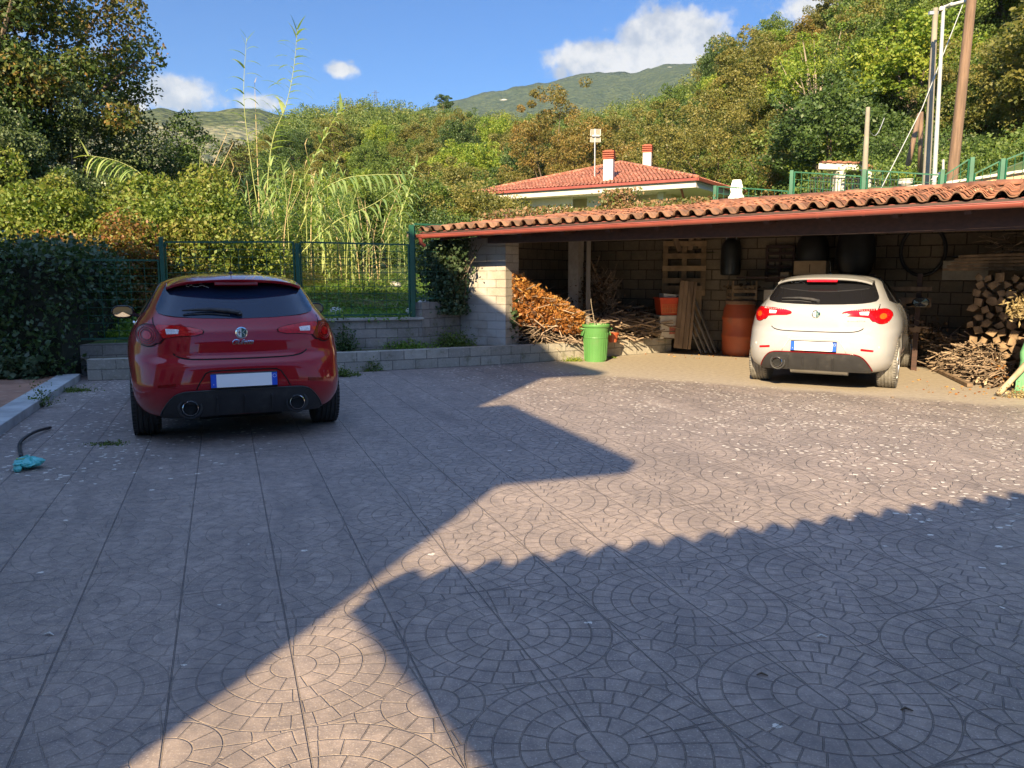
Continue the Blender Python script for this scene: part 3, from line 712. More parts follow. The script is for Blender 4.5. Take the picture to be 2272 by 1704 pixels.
def mesh_panel(mb,a,b,z0,z1,step=.2,wire=.0035,row=.15,slope=0):
    L=(b-a).length; d=(b-a).normalized(); n=int(L/step)
    za=(z0,z1) if not isinstance(z0,tuple) else z0
    def Z(s,q): # q 0..1
        f=s/L; lo=z0[0]+(z0[1]-z0[0])*f if isinstance(z0,tuple) else z0; hi=z1[0]+(z1[1]-z1[0])*f if isinstance(z1,tuple) else z1
        return lo+(hi-lo)*q
    for i in range(1,n+1):
        s=L*i/(n+1); p=a+d*s; mb.bar((p.x,p.y,Z(s,0)),(p.x,p.y,Z(s,1)),wire*2)
    hh=Z(0,1)-Z(0,0); m=max(2,int(hh/row))
    for j in range(1,m):
        q=j/m; mb.bar((a.x,a.y,Z(0,q)),(b.x,b.y,Z(L,q)),wire*2)
def frame_panel(a,b,z0,z1,root,mname='fence',step=.20,row=.105,fr=.025,wire=.0034):
    L=(b-a).length; d=(b-a).normalized(); a2=a+d*.05; b2=b-d*.05
    def zz(z,k): return z[k] if isinstance(z,tuple) else z
    f=MB(); A=lambda p,z: Vector((p.x,p.y,z))
    f.bar(A(a2,zz(z0,0)),A(a2,zz(z1,0)),fr); f.bar(A(b2,zz(z0,1)),A(b2,zz(z1,1)),fr)
    f.bar(A(a2,zz(z1,0)),A(b2,zz(z1,1)),fr); f.bar(A(a2,zz(z0,0)),A(b2,zz(z0,1)),fr)
    m=MB(); mesh_panel(m,a2,b2,z0,z1,step,wire,row)
    o=f.build('panel_frame',M[mname],root); m.build('wire_mesh',M[mname],o)
def fence_post(p,z0,z1,root,mname='fence',w=.06):
    mb=MB().box((p.x,p.y,(z0+z1)/2),(w,w,z1-z0),rz=.35); mb.build('post',M[mname],root,bevel=.004)
    for z in (z0+.3*(z1-z0),z1-.12): MB().box((p.x,p.y,z),(.15,.02,.03),rz=.35).build('bracket',M[mname],root)

def build_fences():
    b=RW1-RWD*.07+RWN*.06
    def on(u,lo=.72):  # point on the wall top line for a pixel column
        best=None
        for k in range(400):
            p=RW0+RWN*.06+RWD*(k*.016-1.5)
            d=p-Vector((0,0,0)); uu=1136+F*p.x/(p.y*math.cos(TH)+(EYE-lo-.4)*math.sin(TH))
            if best is None or abs(uu-u)<best[0]: best=(abs(uu-u),p)
        return best[1]
    p1,p2,p3,p0=on(365),on(662),on(928),on(150)
    r=thing('mesh_fence','green welded mesh fence on the block retaining wall behind the red car','fence',(p2.x,p2.y,.72))
    def top(u,v,p): return EYE+ray(u,v).z/ray(u,v).y*p.y
    fence_post(p1,.44,top(365,526,p1),r); fence_post(p2,.735,top(662,540,p2),r); fence_post(p3,.735,top(928,499,p3),r,w=.075)
    frame_panel(p0,p1,.52,top(250,577,p0*.6+p1*.4),r)
    frame_panel(p1,p2,.80,(top(365,537,p1),top(662,537,p2)),r)
    frame_panel(p2,p3,.80,(top(662,537,p2),top(917,543,p3)),r)
    q=SH(.45,.75); frame_panel(p3,q,1.05,(2.22,2.22),r)
    # fence along the top of the bank behind the shed roof
    r=thing('boundary_fence','green mesh boundary fence rising to the right above the shed roof','fence',SH(5,6.2,2.6))
    def bp(u,v,y): return AT(u,v,y)
    posts=[(1385,452,15.9),(1587,412,15.3),(1757,378,14.5),(1918,376,13.6),(2092,376,12.9),(2158,349,12.6),(2226,352,12.3),(2300,330,12.0)]
    P=[]
    for u,v,y in posts:
        d=ray(u,v); t=(Vector((GX0,GY0,0))+GN*5.35).dot(GN)/Vector((d.x,d.y,0)).dot(GN); q=Vector((d.x*t,d.y*t,EYE+d.z*t)); P.append(q)
    for i,q in enumerate(P):
        mb=MB().box((q.x,q.y,q.z-.75),(.065,.065,1.5),rz=-.4); mb.build('post',M['fence_new'],r,bevel=.004)
    rails=[(1395,1580,452,468,0),(1594,1750,414,424,1),(1764,1912,382,391,2),(1924,2086,378,388,3),(2096,2156,388,353,4),(2160,2222,386,358,5),(2228,2300,354,330,6)]
    for u0,u1,v0,v1,i in rails:
        a,b_=P[i].copy(),P[i+1].copy(); za=AT(u0,v0,a.y).z; zb=AT(u1,v1,b_.y).z; a.z=b_.z=0
        frame_panel(a,b_,(za-1.2,zb-1.2),(za,zb),r,'fence_new',step=.13,row=.13,fr=.022)

def slab(mb,c,a,b,z0,z1):
    """box with corner c, along E1 by a[0]..a[1] and along E2 by b[0]..b[1]"""
    vs=[]
    for z in (z0,z1):
        for e,f in ((a[0],b[0]),(a[1],b[0]),(a[1],b[1]),(a[0],b[1])):
            p=c+E1*e+E2*f; vs.append((p.x,p.y,z))
    return mb.add(vs,[(0,1,2,3),(4,7,6,5),(0,4,5,1),(1,5,6,2),(2,6,7,3),(3,7,4,0)])
def build_behind():
    """the buildings at the photographer's back, whose shadows lie over the yard"""
    def back(p,h): return Vector((p[0]-math.sin(SUN_AZ)*h/TAN,p[1]-math.cos(SUN_AZ)*h/TAN,0))
    h1,h2,h3=5.0,7.7,2.62
    C1=back((.97,5.9),h1); C2=back((1.39,11.49),h2); C3=back((-.64,3.45),h3)
    w=math.sin(SUN_AZ)/math.cos(SUN_AZ)
    B1=Vector((-.02+w*(-3.2-5.42),-3.2,0)); B2=Vector((-.35+w*(-1.9-8.46),-1.9,0))
    LN=6.7
    r=thing('house','tall pale rendered house behind the photographer whose shadow covers the yard','house',B1)
    m=MB(); slab(m,B1,(0,LN-.5),(-9,0),0,h1-.2); m.build('ground_floor',M['wall_cream'],r)
    m=MB(); slab(m,B2,(0,LN-1.6),(-8.5,0),h1,h2-.2); m.build('upper_floor',M['wall_cream'],r)
    m=MB(); slab(m,C1,(0,2.85),(-6,0),h1-.2,h1); m.build('terrace_slab',M['wall_white'],r)
    m=MB(); slab(m,C2,(0,LN),(-9.6,0),h2-.2,h2); m.build('roof_slab',M['house_tile'],r)
    for k in range(3):
        p=B1+E1*(1.6+2.4*k)+E2*.012; m=MB(); slab(m,p,(0,1.0),(-.02,.02),1.1,2.3); wf=m.build('window',M['wall_white'],r)
        m=MB(); slab(m,p,(.08,.92),(.021,.03),1.18,2.22); m.build('pane',M['glass'],wf)
    r=thing('porch','low porch with curved clay roof tiles on the photographer\'s right','porch',C3)
    LP=9.0
    fn=lambda t,d,z: tuple(C3+E2*t-E1*d+Vector((0,0,z)))
    tiled_roof(0,LP,3.2,h3-.07,.12,.2125,fn,'roof_tiles',r,M['tile'],seedd=9,arch=.155,jit=.12,round_=True)
    m=MB()
    vs=[]
    for t in (0,LP):
        for d in (.05,3.2):
            for dz in (-.055,-.12): vs.append(C3+E2*t-E1*d+Vector((0,0,h3+dz+d*.12-.02)))
    m.add(vs,[(0,4,6,2),(1,3,7,5),(0,1,5,4),(2,6,7,3),(0,2,3,1),(4,5,7,6)]); m.build('roof_boarding',M['dark_wood'],r)
    for t in (.3,3.2,6.1,8.7):
        p=C3+E2*t-E1*2.9; m=MB().box((p.x,p.y,1.45),(.25,.25,2.9)); m.build('pillar',M['wall_white'],r)
    m=MB(); slab(m,C3-E1*3.2,(-.2,0),(0,LP),0,3.0); m.build('back_wall',M['wall_cream'],r)
# ---------------------------------------------------------------- cars
# car frame: x to the right, y forward, z up; y=0 at the rearmost point of the bumper
CW=[(.245,.80),(.28,.848),(.36,.885),(.50,.900),(.62,.900),(.74,.898),(.86,.885),(.95,.862),(1.01,.835),(1.06,.797),(1.12,.757),(1.20,.712),(1.28,.664),(1.34,.622),(1.385,.560),(1.415,.46),(1.435,.30),(1.442,.12)]
CR=[(.245,.13),(.28,.10),(.36,.06),(.45,.018),(.52,0),(.62,.004),(.69,.012),(.725,.035),(.76,.060),(.86,.066),(.96,.085),(1.03,.125),(1.075,.175),(1.14,.255),(1.22,.355),(1.30,.47),(1.345,.54),(1.385,.62),(1.415,.85),(1.435,1.20),(1.442,1.6)]
CF=[(.245,4.20),(.28,4.28),(.40,4.34),(.55,4.33),(.65,4.28),(.74,4.15),(.82,3.95),(.90,3.60),(.96,3.30),(1.01,3.12),(1.10,2.95),(1.2,2.72),(1.3,2.44),(1.385,2.12),(1.415,1.95),(1.435,1.80),(1.442,1.75)]
def cf(t,z): return float(np.interp(z,[a for a,_ in t],[b for _,b in t]))
def _smooth(tab):
    zs=np.linspace(tab[0][0],tab[-1][0],160); v=np.interp(zs,[a for a,_ in tab],[b for _,b in tab])
    k=np.array([1,2,3,4,3,2,1.]);k/=k.sum()
    p=np.pad(v,3,mode='edge'); s=np.convolve(p,k,'valid'); s[:1]=v[:1]; s[-1:]=v[-1:]
    return list(zip(zs.tolist(),s.tolist()))
CW,CR,CF=_smooth(CW),_smooth(CR),_smooth(CF)
def cn(z): return 3.3+1.3*(1-sstep(.30,.85,z)) if z<.95 else 3.3+(z-.95)*1.2
def car_y(x,z):
    """rear surface"""
    w=cf(CW,z); r=cf(CR,z); f=cf(CF,z)
    cap=min(1.15,(f-r)*.45); n=cn(z)
    q=min(.9999,abs(x)/w); return r+cap*(1-(1-q**n)**(1/n))
def car_x(y,z):
    """half width of the side surface at y,z"""
    w=cf(CW,z); r=cf(CR,z); f=cf(CF,z); cap=min(1.15,(f-r)*.45); n=cn(z)
    fc=min(1.5,(f-r)*.45); fn_=2.5
    if y<r+cap: q=min(1,(r+cap-y)/cap); return w*(1-q**n)**(1/n)
    if y>f-fc: q=min(1,(y-f+fc)/fc); return w*(1-q**fn_)**(1/fn_)
    return w
def sculpt(x,y,z):
    """flank waist line and the shoulder over the rear wheel"""
    s=0
    if z<1.02: s-= .016*math.exp(-((z-.60)/.10)**2)*sstep(.95,1.6,y)*(1-sstep(3.0,3.6,y))
    s+= .022*math.exp(-((z-.80)/.16)**2)*math.exp(-((y-.85)/.55)**2)
    return s
def body_mesh(col):
    zs=np.concatenate([np.linspace(.245,.70,17,endpoint=False),np.linspace(.70,.78,8,endpoint=False),np.linspace(.78,1.36,22,endpoint=False),[1.36,1.375,1.388,1.40,1.41,1.42,1.43,1.437,1.442]])
    NA=112; vs=[];fs=[]
    for z in zs:
        w=cf(CW,z); r=cf(CR,z); f=cf(CF,z); cap=min(1.15,(f-r)*.45); n=cn(z); fc=min(1.5,(f-r)*.45)
        # quarter parametrisation: rear cap (28), side (16), front cap (12)
        half=[]
        for k in range(28):
            a=PI/2*k/28; s=math.sin(a)**(2/n) if k else 0; c=math.cos(a)**(2/n); half.append((w*s,r+cap*(1-c)))
        for k in range(16): half.append((w,r+cap+(f-fc-r-cap)*k/16))
        for k in range(13):
            a=PI/2*k/12; half.append((w*max(0,math.cos(a))**(2/2.5),f-fc+fc*math.sin(a)**(2/2.5)))
        loop=[(x+ (sculpt(x,y,z) if x>.3 else 0),y) for x,y in half]
        ring=loop+[(-x,y) for x,y in loop[-2:0:-1]]
        vs+= [(x,y,z) for x,y in ring]; m=len(ring)
    for i in range(len(zs)-1):
        for k in range(m): k2=(k+1)%m; fs.append((i*m+k,i*m+k2,(i+1)*m+k2,(i+1)*m+k))
    fs.append(tuple(range(m))[::-1]); fs.append(tuple((len(zs)-1)*m+k for k in range(m)))
    mb=MB(); mb.add(vs,fs); return mb
def patch(poly,surf,off,grid=.03,axis='rear',edge=.0):
    """flat outline filled, subdivided and laid on a surface, a little proud of it; gets a rim back to the surface"""
    pts=[];n=len(poly)
    for i in range(n):
        a=Vector(poly[i]);b=Vector(poly[(i+1)%n]); k=max(1,int((b-a).length/grid))
        for j in range(k): pts.append(a.lerp(b,j/k))
    nb=len(pts); edges=[(i,(i+1)%nb) for i in range(nb)]
    x0=min(p.x for p in pts);x1=max(p.x for p in pts);y0=min(p.y for p in pts);y1=max(p.y for p in pts)
    def inside(px,py):
        c=False
        for i in range(nb):
            a=pts[i];b=pts[(i+1)%nb]
            if (a.y>py)!=(b.y>py) and px<(b.x-a.x)*(py-a.y)/(b.y-a.y)+a.x: c=not c
        return c
    inn=[]; y=y0+grid/2
    while y<y1:
        x=x0+grid/2
        while x<x1:
            if inside(x,y) and min((Vector((x,y))-p).length for p in pts)>grid*.45: inn.append(Vector((x,y)))
            x+=grid
        y+=grid
    v2,_,f2,_,_,_=delaunay_2d_cdt([Vector(p) for p in pts]+inn,edges,[],1,1e-5)
    vs=[];fs=[tuple(f) for f in f2]
    for p in v2: vs.append(surf(p.x,p.y,off))
    mb=MB(); mb.add(vs,fs)
    # rim
    b0=len(mb.v); lo=[surf(p.x,p.y,-.006) for p in pts]; hi=[surf(p.x,p.y,off) for p in pts]
    mb.add(hi+lo,[(i,(i+1)%nb,nb+(i+1)%nb,nb+i) for i in range(nb)])
    return mb
def rear_s(x,z,off):
    e=.004; y=car_y(x,z); n=Vector(((car_y(x+e,z)-car_y(x-e,z))/(2*e),-1,(car_y(x,z+e)-car_y(x,z-e))/(2*e)))
    n=Vector((n.x,-1,n.z)).normalized(); p=Vector((x,y,z))
    q=p+n*off; return (q.x,q.y,q.z)
def side_s(sgn):
    def f(y,z,off):
        x=car_x(y,z)+sculpt(1,y,z)+off; return (sgn*x,y,z+off*.3)
    return f
def mirror_poly(half): return half+[(-x,y) for x,y in reversed(half) if abs(x)>1e-6]
def curve(pts,n=6):
    """Catmull-Rom through the points"""
    out=[];P=[pts[0]]+list(pts)+[pts[-1]]
    for i in range(1,len(P)-2):
        for k in range(n):
            t=k/n; a,b,c,d=[np.array(P[i+j]) for j in (-1,0,1,2)]
            out.append(tuple(.5*((2*b)+(-a+c)*t+(2*a-5*b+4*c-d)*t*t+(-a+3*b-3*c+d)*t**3)))
    out.append(tuple(pts[-1])); return out
def text_mesh(s,size,font_shear=0,ext=.0015,spacing=1.0):
    c=bpy.data.curves.new('t','FONT'); c.body=s; c.size=size; c.extrude=ext; c.align_x='CENTER'; c.align_y='CENTER'; c.shear=font_shear; c.space_character=spacing; c.resolution_u=3
    o=bpy.data.objects.new('t',c); SC.collection.objects.link(o); dg=bpy.context.evaluated_depsgraph_get()
    me=bpy.data.meshes.new_from_object(o.evaluated_get(dg)); bpy.data.objects.remove(o); bpy.data.curves.remove(c)
    mb=MB(); mb.add([v.co.copy() for v in me.vertices],[tuple(p.vertices) for p in me.polygons]); bpy.data.meshes.remove(me); return mb
def paint(name,base,flake=.0,rough=.25):
    m,N,out=newmat(name); tc=N.n('ShaderNodeTexCoord'); p=tc.outputs['Object']
    col=N.mix(N.smooth(N.noise(p,3,4,.7),.45,.7,0,.12),base,tuple(c*.8+.02 for c in base))
    dust=N.smooth(N.sep(p)[2],.55,.15,0,.25); col=N.mix(dust,col,(.30,.26,.21))
    b=pbsdf(N,out,Base_Color=col,Roughness=rough,Metallic=flake); b.inputs['Coat Weight'].default_value=1; b.inputs['Coat Roughness'].default_value=.02
    b.inputs['Specular IOR Level'].default_value=.15
    return m
def car_mats():
    M['red_paint']=paint('red_paint',(.30,.001,.008),.0,.40)
    M['white_paint']=paint('white_paint',(.345,.345,.35),0,.45)
    M['car_glass']=mat('tinted_glass',(.010,.010,.012),.04,var=0.0,spec=.5,coat=0)
    M['car_glass_red']=mat('tinted_rear_glass',(.008,.018,.040),.05,var=0.0,spec=.55,coat=0)
    M['trim']=mat('grey_plastic_trim',(.030,.030,.032),.5,var=.15,vscale=6,spec=.4,dirt=(.07,.065,.06))
    M['black_gap']=mat('dark_gap',(.004,.004,.004),.9,var=0.0)
    M['gloss_black']=mat('gloss_black',(.008,.008,.009),.12,var=0.0,spec=.6)
    M['lamp_red']=mat('lamp_red',(.50,.004,.008),.12,var=.25,vscale=40,coat=.3,spec=.4)
    M['lamp_dark']=mat('lamp_dark_red',(.17,.002,.004),.16,var=.2,vscale=20,coat=0,spec=.3)
    M['lamp_orange']=mat('lamp_orange',(.85,.10,.012),.1,var=.2,vscale=60,coat=1)
    M['lamp_clear']=mat('lamp_clear',(.72,.66,.66),.1,var=.2,vscale=60,coat=1)
    M['chrome']=mat('chrome',(.75,.75,.76),.12,metal=1.0,var=0.0)
    M['plate_white']=mat('plate_white',(.86,.87,.88),.35,var=0.0)
    M['plate_blue']=mat('plate_blue',(.01,.085,.55),.35,var=0.0)
    M['emblem_white']=mat('emblem_white',(.62,.66,.66),.3,var=0.0)
    M['emblem_green']=mat('emblem_green',(.03,.10,.09),.3,var=0.0)
    M['mirror']=mat('mirror_glass',(.85,.88,.9),.02,metal=1.0,var=0.0)
    M['rim']=mat('alloy_rim',(.40,.40,.41),.3,metal=.8,var=.05)
def build_car(name,label,loc,rz,style):
    """style: 'red' or 'white'"""
    red=style=='red'; P=M['red_paint'] if red else M['white_paint']
    r=thing(name,label,'car',loc,rz,local=True)
    bo=body_mesh(None).build('body',P,None,smooth=True)
    # wheel arches
    cut=MB()
    for y in (.84,3.47):
        for s in (-1,1): cut.lathe([(.365,-.2),(.365,.2)],40,c=(s*.86,y,.335),M=Matrix.Rotation(PI/2,4,'Y'))
    co=cut.build('cut',M['black_gap']); 
    md=bo.modifiers.new('b','BOOLEAN'); md.object=co; md.operation='DIFFERENCE'; md.solver='EXACT'
    dg=bpy.context.evaluated_depsgraph_get(); me=bpy.data.meshes.new_from_object(bo.evaluated_get(dg))
    bo.modifiers.clear(); bo.data=me; bpy.data.objects.remove(co); bo.parent=r
    me.polygons.foreach_set('use_smooth',[True]*len(me.polygons)); me.set_sharp_from_angle(angle=R(38))
    # tailgate with its shut line
    tg=curve([(0,.735),(.30,.737),(.44,.745),(.52,.775),(.585,.86),(.635,.95),(.668,1.02),(.672,1.07)],5)
    tg=mirror_poly(tg+[(.665,1.075),(0,1.055)])
    gap=[(x*(1+.011/.64),z-(.009 if z<.80 else .003)) for x,z in tg]
    patch(gap,rear_s,.0012).build('tailgate_gap',M['black_gap'],r,smooth=True,auto=35)
    t=patch(tg,rear_s,.0050,grid=.026).build('tailgate',P,r,smooth=True,auto=35)
    # rear window
    gl=curve([(.632,1.10),(.650,1.135),(.632,1.19),(.600,1.26),(.57,1.325)],5)
    gl=mirror_poly([(0,1.055),(.30,1.062),(.50,1.076),(.585,1.088)]+gl+[(.50,1.355),(0,1.372)])
    g=patch(gl,rear_s,.0075,grid=.026).build('rear_window',M['car_glass_red' if red else 'car_glass'],r,smooth=True,auto=35)
    # wiper
    wp=MB(); pts=[(.0,1.085),(-.08,1.10),(-.22,1.115),(-.36,1.113),(-.44,1.108)]
    P3=[Vector(rear_s(x,z,.03)) for x,z in pts]; wp.tube(P3,[.018,.020,.016,.011,.006],8); wp.tube([Vector(rear_s(.0,1.085,.0)),Vector(rear_s(0,1.085,.035))],.022,10)
    P4=[Vector(rear_s(x,z-.022,.014)) for x,z in pts[1:]]; wp.tube(P4,.007,6); wp.build('wiper',M['trim'] if red else M['trim'],r,smooth=True,auto=50)
    # roof spoiler
    sp=MB(); st=21
    for k in range(st):
        x=-.565+1.13*k/(st-1); q=abs(x)/.565; y0=.375+.12*q**2.2+.06*q**8; z0=1.375-.032*q**2-.035*q**6
        yT=.98; zt=lambda y: None
        yr=car_y(x,1.36)+.03 if q<.98 else y0+.2
        vs=[(x,y0,z0+.012),(x*.99,y0+.20,z0+.047),(x*.97,y0+.50,z0+.060-.012*q**4),(x*.97,y0+.55,z0+.02),(x*.99,y0+.22,z0-.035),(x,y0+.012,z0-.010)]
        sp.add(vs,[])
    for k in range(st-1):
        for j in range(6): a=k*6+j;b=k*6+(j+1)%6; sp.f.append((a,b,b+6,a+6))
    sp.f.append(tuple(range(6))); sp.f.append(tuple((st-1)*6+j for j in range(6))[::-1])
    sp.build('roof_spoiler',P,r,smooth=True,auto=40,bevel=.004)
    mb=MB().box((0,.405,1.352),(.36,.03,.040),M=Matrix.Rotation(R(-25),4,'X')); mb.build('high_brake_lamp',M['lamp_red'] if not red else M['lamp_dark'],r,bevel=.004)
    if not red:
        b=patch(mirror_poly([(0,1.342),(.5,1.325),(.575,1.315),(.565,1.345),(.48,1.365),(0,1.38)]),rear_s,.012).build('window_band',M['trim'],r,smooth=True,auto=35)
    # rear lamps: a round cluster on the wing and a pointed arm on the tailgate
    for s in (-1,1):
        c=(.722,.925); out=[]
        arm=[(.668,1.005),(.64,1.012),(.52,1.008),(.40,.992),(.315,.975),(.298,.962),(.305,.943),(.36,.928),(.50,.922),(.600,.905)]
        circ=[(c[0]+.088*math.cos(a)*1.0,c[1]+.085*math.sin(a)) for a in [R(k) for k in range(-150,125,15)]]
        wing=[(.600,.900),(.632,.868)]+circ[1:-1]+[(.690,1.008),(.672,1.010)]
        rs=lambda x,z,off,s=s: rear_s(s*x,z,off)
        def grow(pl,k=.008):
            cx=sum(p[0] for p in pl)/len(pl); cz=sum(p[1] for p in pl)/len(pl); out=[]
            for x,z in pl:
                d=math.hypot(x-cx,z-cz); out.append((x+(x-cx)/d*k,z+(z-cz)/d*k))
            return out
        patch(grow(wing),rs,.0085,grid=.03).build('lamp_outline',M['black_gap'] if red else M['lamp_dark'],r,smooth=True,auto=40)  # dark outline drawn around the lamp, stands for the gap there
        patch(grow(arm[1:]),rs,.0085,grid=.03).build('lamp_outline',M['black_gap'] if red else M['lamp_dark'],r,smooth=True,auto=40)
        lamp=patch(wing,rs,.012,grid=.02).build('tail_lamp',M['lamp_red'] if not red else M['lamp_dark'],r,smooth=True,auto=40)
        a2=[(.655,.995)]+[(x-.006 if i==0 else x,z) for i,(x,z) in enumerate(arm[1:])]
        patch(a2,rs,.013,grid=.02).build('lamp_arm',M['lamp_red'],r,smooth=True,auto=40)
        patch([(.580,.978),(.50,.976),(.478,.972),(.486,.942),(.572,.938)],rs,.0155,grid=.02).build('reversing_lamp',M['lamp_clear'],r,smooth=True)
        cc=[(c[0]+.034*math.cos(R(k)),c[1]+.034*math.sin(R(k))) for k in range(0,360,20)]
        patch(cc,rs,.0155,grid=.012).build('indicator_lens',M['lamp_orange'] if not red else M['lamp_red'],lamp,smooth=True)
        for rr_ in (.050,.066):
            ring=MB(); ring.tube([Vector(rs(c[0]+rr_*math.cos(R(k)),c[1]+rr_*math.sin(R(k)),.013)) for k in range(0,361,15)],.0028,5,cap=False); ring.build('lamp_ring',M['lamp_dark'] if not red else M['lamp_red'],lamp,smooth=True)
        if not red:
            dots=MB()
            for k in range(13): dots.box(rs(.36+.024*k,.992+.0006*k,.0150),(.010,.004,.006))
            dots.build('lamp_diodes',M['lamp_clear'],lamp)
        # reflector in the bumper
        ref=[(.53,.52),(.665,.508),(.665,.530),(.53,.545)] 
        patch(ref,rs,.006,grid=.03).build('reflector',M['lamp_red'] if not red else M['lamp_dark'],r)
    # number plate in its recess
    rec=curve([(.265,.635),(.30,.62),(.345,.55),(.375,.49)],4)
    rec=mirror_poly([(0,.638)]+rec+[(0,.475)])
    patch(rec,lambda x,z,off: (x,car_y(0,.55)-.004-off*.5+ (.016 if z>.63 else 0),z),.002,grid=.05)
    ed=MB(); pe=[(-.375,.49),(-.345,.55),(-.30,.62),(-.265,.637),(0,.641),(.265,.637),(.30,.62),(.345,.55),(.375,.49)]
    ed.tube([Vector(rear_s(x,z,.001)) for x,z in pe],.006,6); ed.build('plate_recess_edge',M['black_gap'] if red else M['soffit'],r,smooth=True)
    pl=MB().box((0,-.012,.553),(.535,.012,.135),M=Matrix.Rotation(R(-3),4,'X')); po=pl.build('plate_holder',M['gloss_black'],r,bevel=.006)
    MB().box((0,-.0195,.556),(.44,.004,.108),M=Matrix.Rotation(R(-3),4,'X')).build('number_plate',M['plate_white'],po)
    for s in (-1,1): MB().box((s*.242,-.0195,.556),(.044,.004,.108),M=Matrix.Rotation(R(-3),4,'X')).build('plate_band',M['plate_blue'],po)
    sI=text_mesh('I',.030,ext=.0008); Mt=Matrix.Translation((-.243,-.0225,.522))@Matrix.Rotation(PI/2,4,'X')
    sI.v=[tuple(Mt@Vector(v)) for v in sI.v]; sI.build('plate_letter',M['plate_white'],po)
    cr=MB(); cr.tube([Vector((.243+.014*math.cos(R(k)),-.0222,.582+.014*math.sin(R(k)))) for k in range(0,361,20)],.0012,4,cap=False); cr.build('plate_stars',M['plate_white'],po)
    # lower valance / diffuser
    topz=.475
    hv=curve([(0,.482),(.40,.478),(.50,.465),(.56,.43),(.62,.35),(.655,.275)],5)
    dv=mirror_poly(hv+[(.64,.25),(.40,.252),(0,.262)])
    d=patch(dv,lambda x,z,off: (lambda q:(q[0],q[1]-(.030*sstep(.20,.30,z)*0),q[2]))(rear_s(x,z,off)),.016,grid=.03).build('rear_valance',M['trim'],r,smooth=True,auto=35)
    lip=MB(); lip.tube([Vector(rear_s(x,z,.016)) for x,z in [(-a,b) for a,b in reversed(hv)]+hv[1:]],.007,6); lip.build('valance_edge',M['lamp_dark'] if not red else M['trim'],d,smooth=True)
    fins=MB()
    for x in (-.30,-.125,.05,.225) if not red else (-.22,0,.22):
        a=Vector(rear_s(x,.43,.022)); b=Vector(rear_s(x,.275,.022)); fins.bar(a,b,.012,.020)
    fins.build('valance_fins',M['trim'],d,bevel=.003)
    for ex in ((-.43,.43) if red else (-.43,)):
        e=MB(); yy=car_y(ex,.33)
        e.lathe([(.058,0),(.062,.004),(.062,.12),(.050,.12),(.050,.008),(.053,0)],36,c=(ex,yy-.065,.335),M=Matrix.Rotation(-PI/2,4,'X'),caps=False)
        eo=e.build('exhaust_pipe',M['chrome'],r,smooth=True,auto=40)
        MB().lathe([(.0505,.03),(.001,.03)],30,c=(ex,yy-.065,.335),M=Matrix.Rotation(-PI/2,4,'X'),caps=False).build('pipe_inside',M['black_gap'],eo)
        sh=MB().lathe([(.100,.055),(.092,.022),(.072,.030),(.066,.08)],36,c=(ex,yy-.065,.335),M=Matrix.Rotation(-PI/2,4,'X'),caps=False); sh.build('pipe_shroud',M['trim'],eo,smooth=True)
    # underbody
    ub=MB().box((0,2.25,.235),(1.40,3.7,.05)); ub.build('underbody',M['black_gap'],r)
    mu=MB().tube([(-.35,.55,.24),(.35,.55,.24)],.09,16); mu.build('silencer',M['metal' if not red else 'black_gap'],r,smooth=True,auto=40)
    # side windows, mirrors, handles
    for s in (-1,1):
        sw=curve([(.80,1.10),(1.10,1.065),(1.8,1.045),(2.6,1.03),(2.95,1.045)],4)+curve([(2.72,1.15),(2.45,1.27),(2.10,1.345),(1.6,1.362),(1.15,1.340),(.95,1.27)],4)
        w=patch(sw,side_s(s),.004,grid=.05).build('side_window',M['car_glass'],r,smooth=True,auto=40)
        for y in (1.25,1.98):
            pb=MB(); pb.bar(side_s(s)(y,1.05,.006),side_s(s)(y-.02,1.35,.006),.05,.010); pb.build('window_pillar',M['gloss_black'],w)
        hs=MB().tube([side_s(s)(2.25,.93,.02),side_s(s)(2.15,.935,.04),side_s(s)(2.0,.935,.02)],.012,8); hs.build('door_handle',M['chrome'] if red else M['gloss_black'],r,smooth=True)
        for y in (1.42,2.52,):
            dl=MB(); dl.tube([side_s(s)(y+ (.0 if z>.5 else 0),z,.001) for z in np.linspace(.32,1.03,12)],.0035,4); dl.build('door_gap',M['black_gap'],r)
        mm=MB(); nlat,nlon=10,16
        cx,cy,cz=s*1.0,2.62,1.03
        for i in range(nlat+1):
            for k in range(nlon):
                a=PI*i/nlat; b=2*PI*k/nlon
                mm.v.append((cx+s*.02+.115*math.copysign(abs(math.sin(a)*math.cos(b))**.8,math.cos(b)),cy+max(-.01,.085*math.sin(a)*math.sin(b)),cz+.072*math.cos(a)*(1 if True else 1)))
        for i in range(nlat):
            for k in range(nlon): k2=(k+1)%nlon; mm.f.append((i*nlon+k,i*nlon+k2,(i+1)*nlon+k2,(i+1)*nlon+k))
        mo=mm.build('wing_mirror',M['gloss_black'] ,r,smooth=True)
        MB().bar((s*.84,2.66,.985),(s*.93,2.63,1.0),.05,.04).build('mirror_arm',M['gloss_black'],mo)
        mg=MB(); mg.v=[(cx+s*.02,cy-.016,cz)]+[(cx+s*.02+.095*math.copysign(abs(math.cos(a))**.8,math.cos(a)),cy-.014,cz+.055*math.copysign(abs(math.sin(a))**.8,math.sin(a))) for a in [2*PI*k/24 for k in range(24)]]
        mg.f=[(0,k+1,(k+1)%24+1) for k in range(24)]; mg.build('mirror_glass',M['mirror'] if red else M['car_glass'],mo)
    fw=[(0,1.0),(.60,1.01),(.56,1.15),(.50,1.30),(.44,1.37),(0,1.39)]
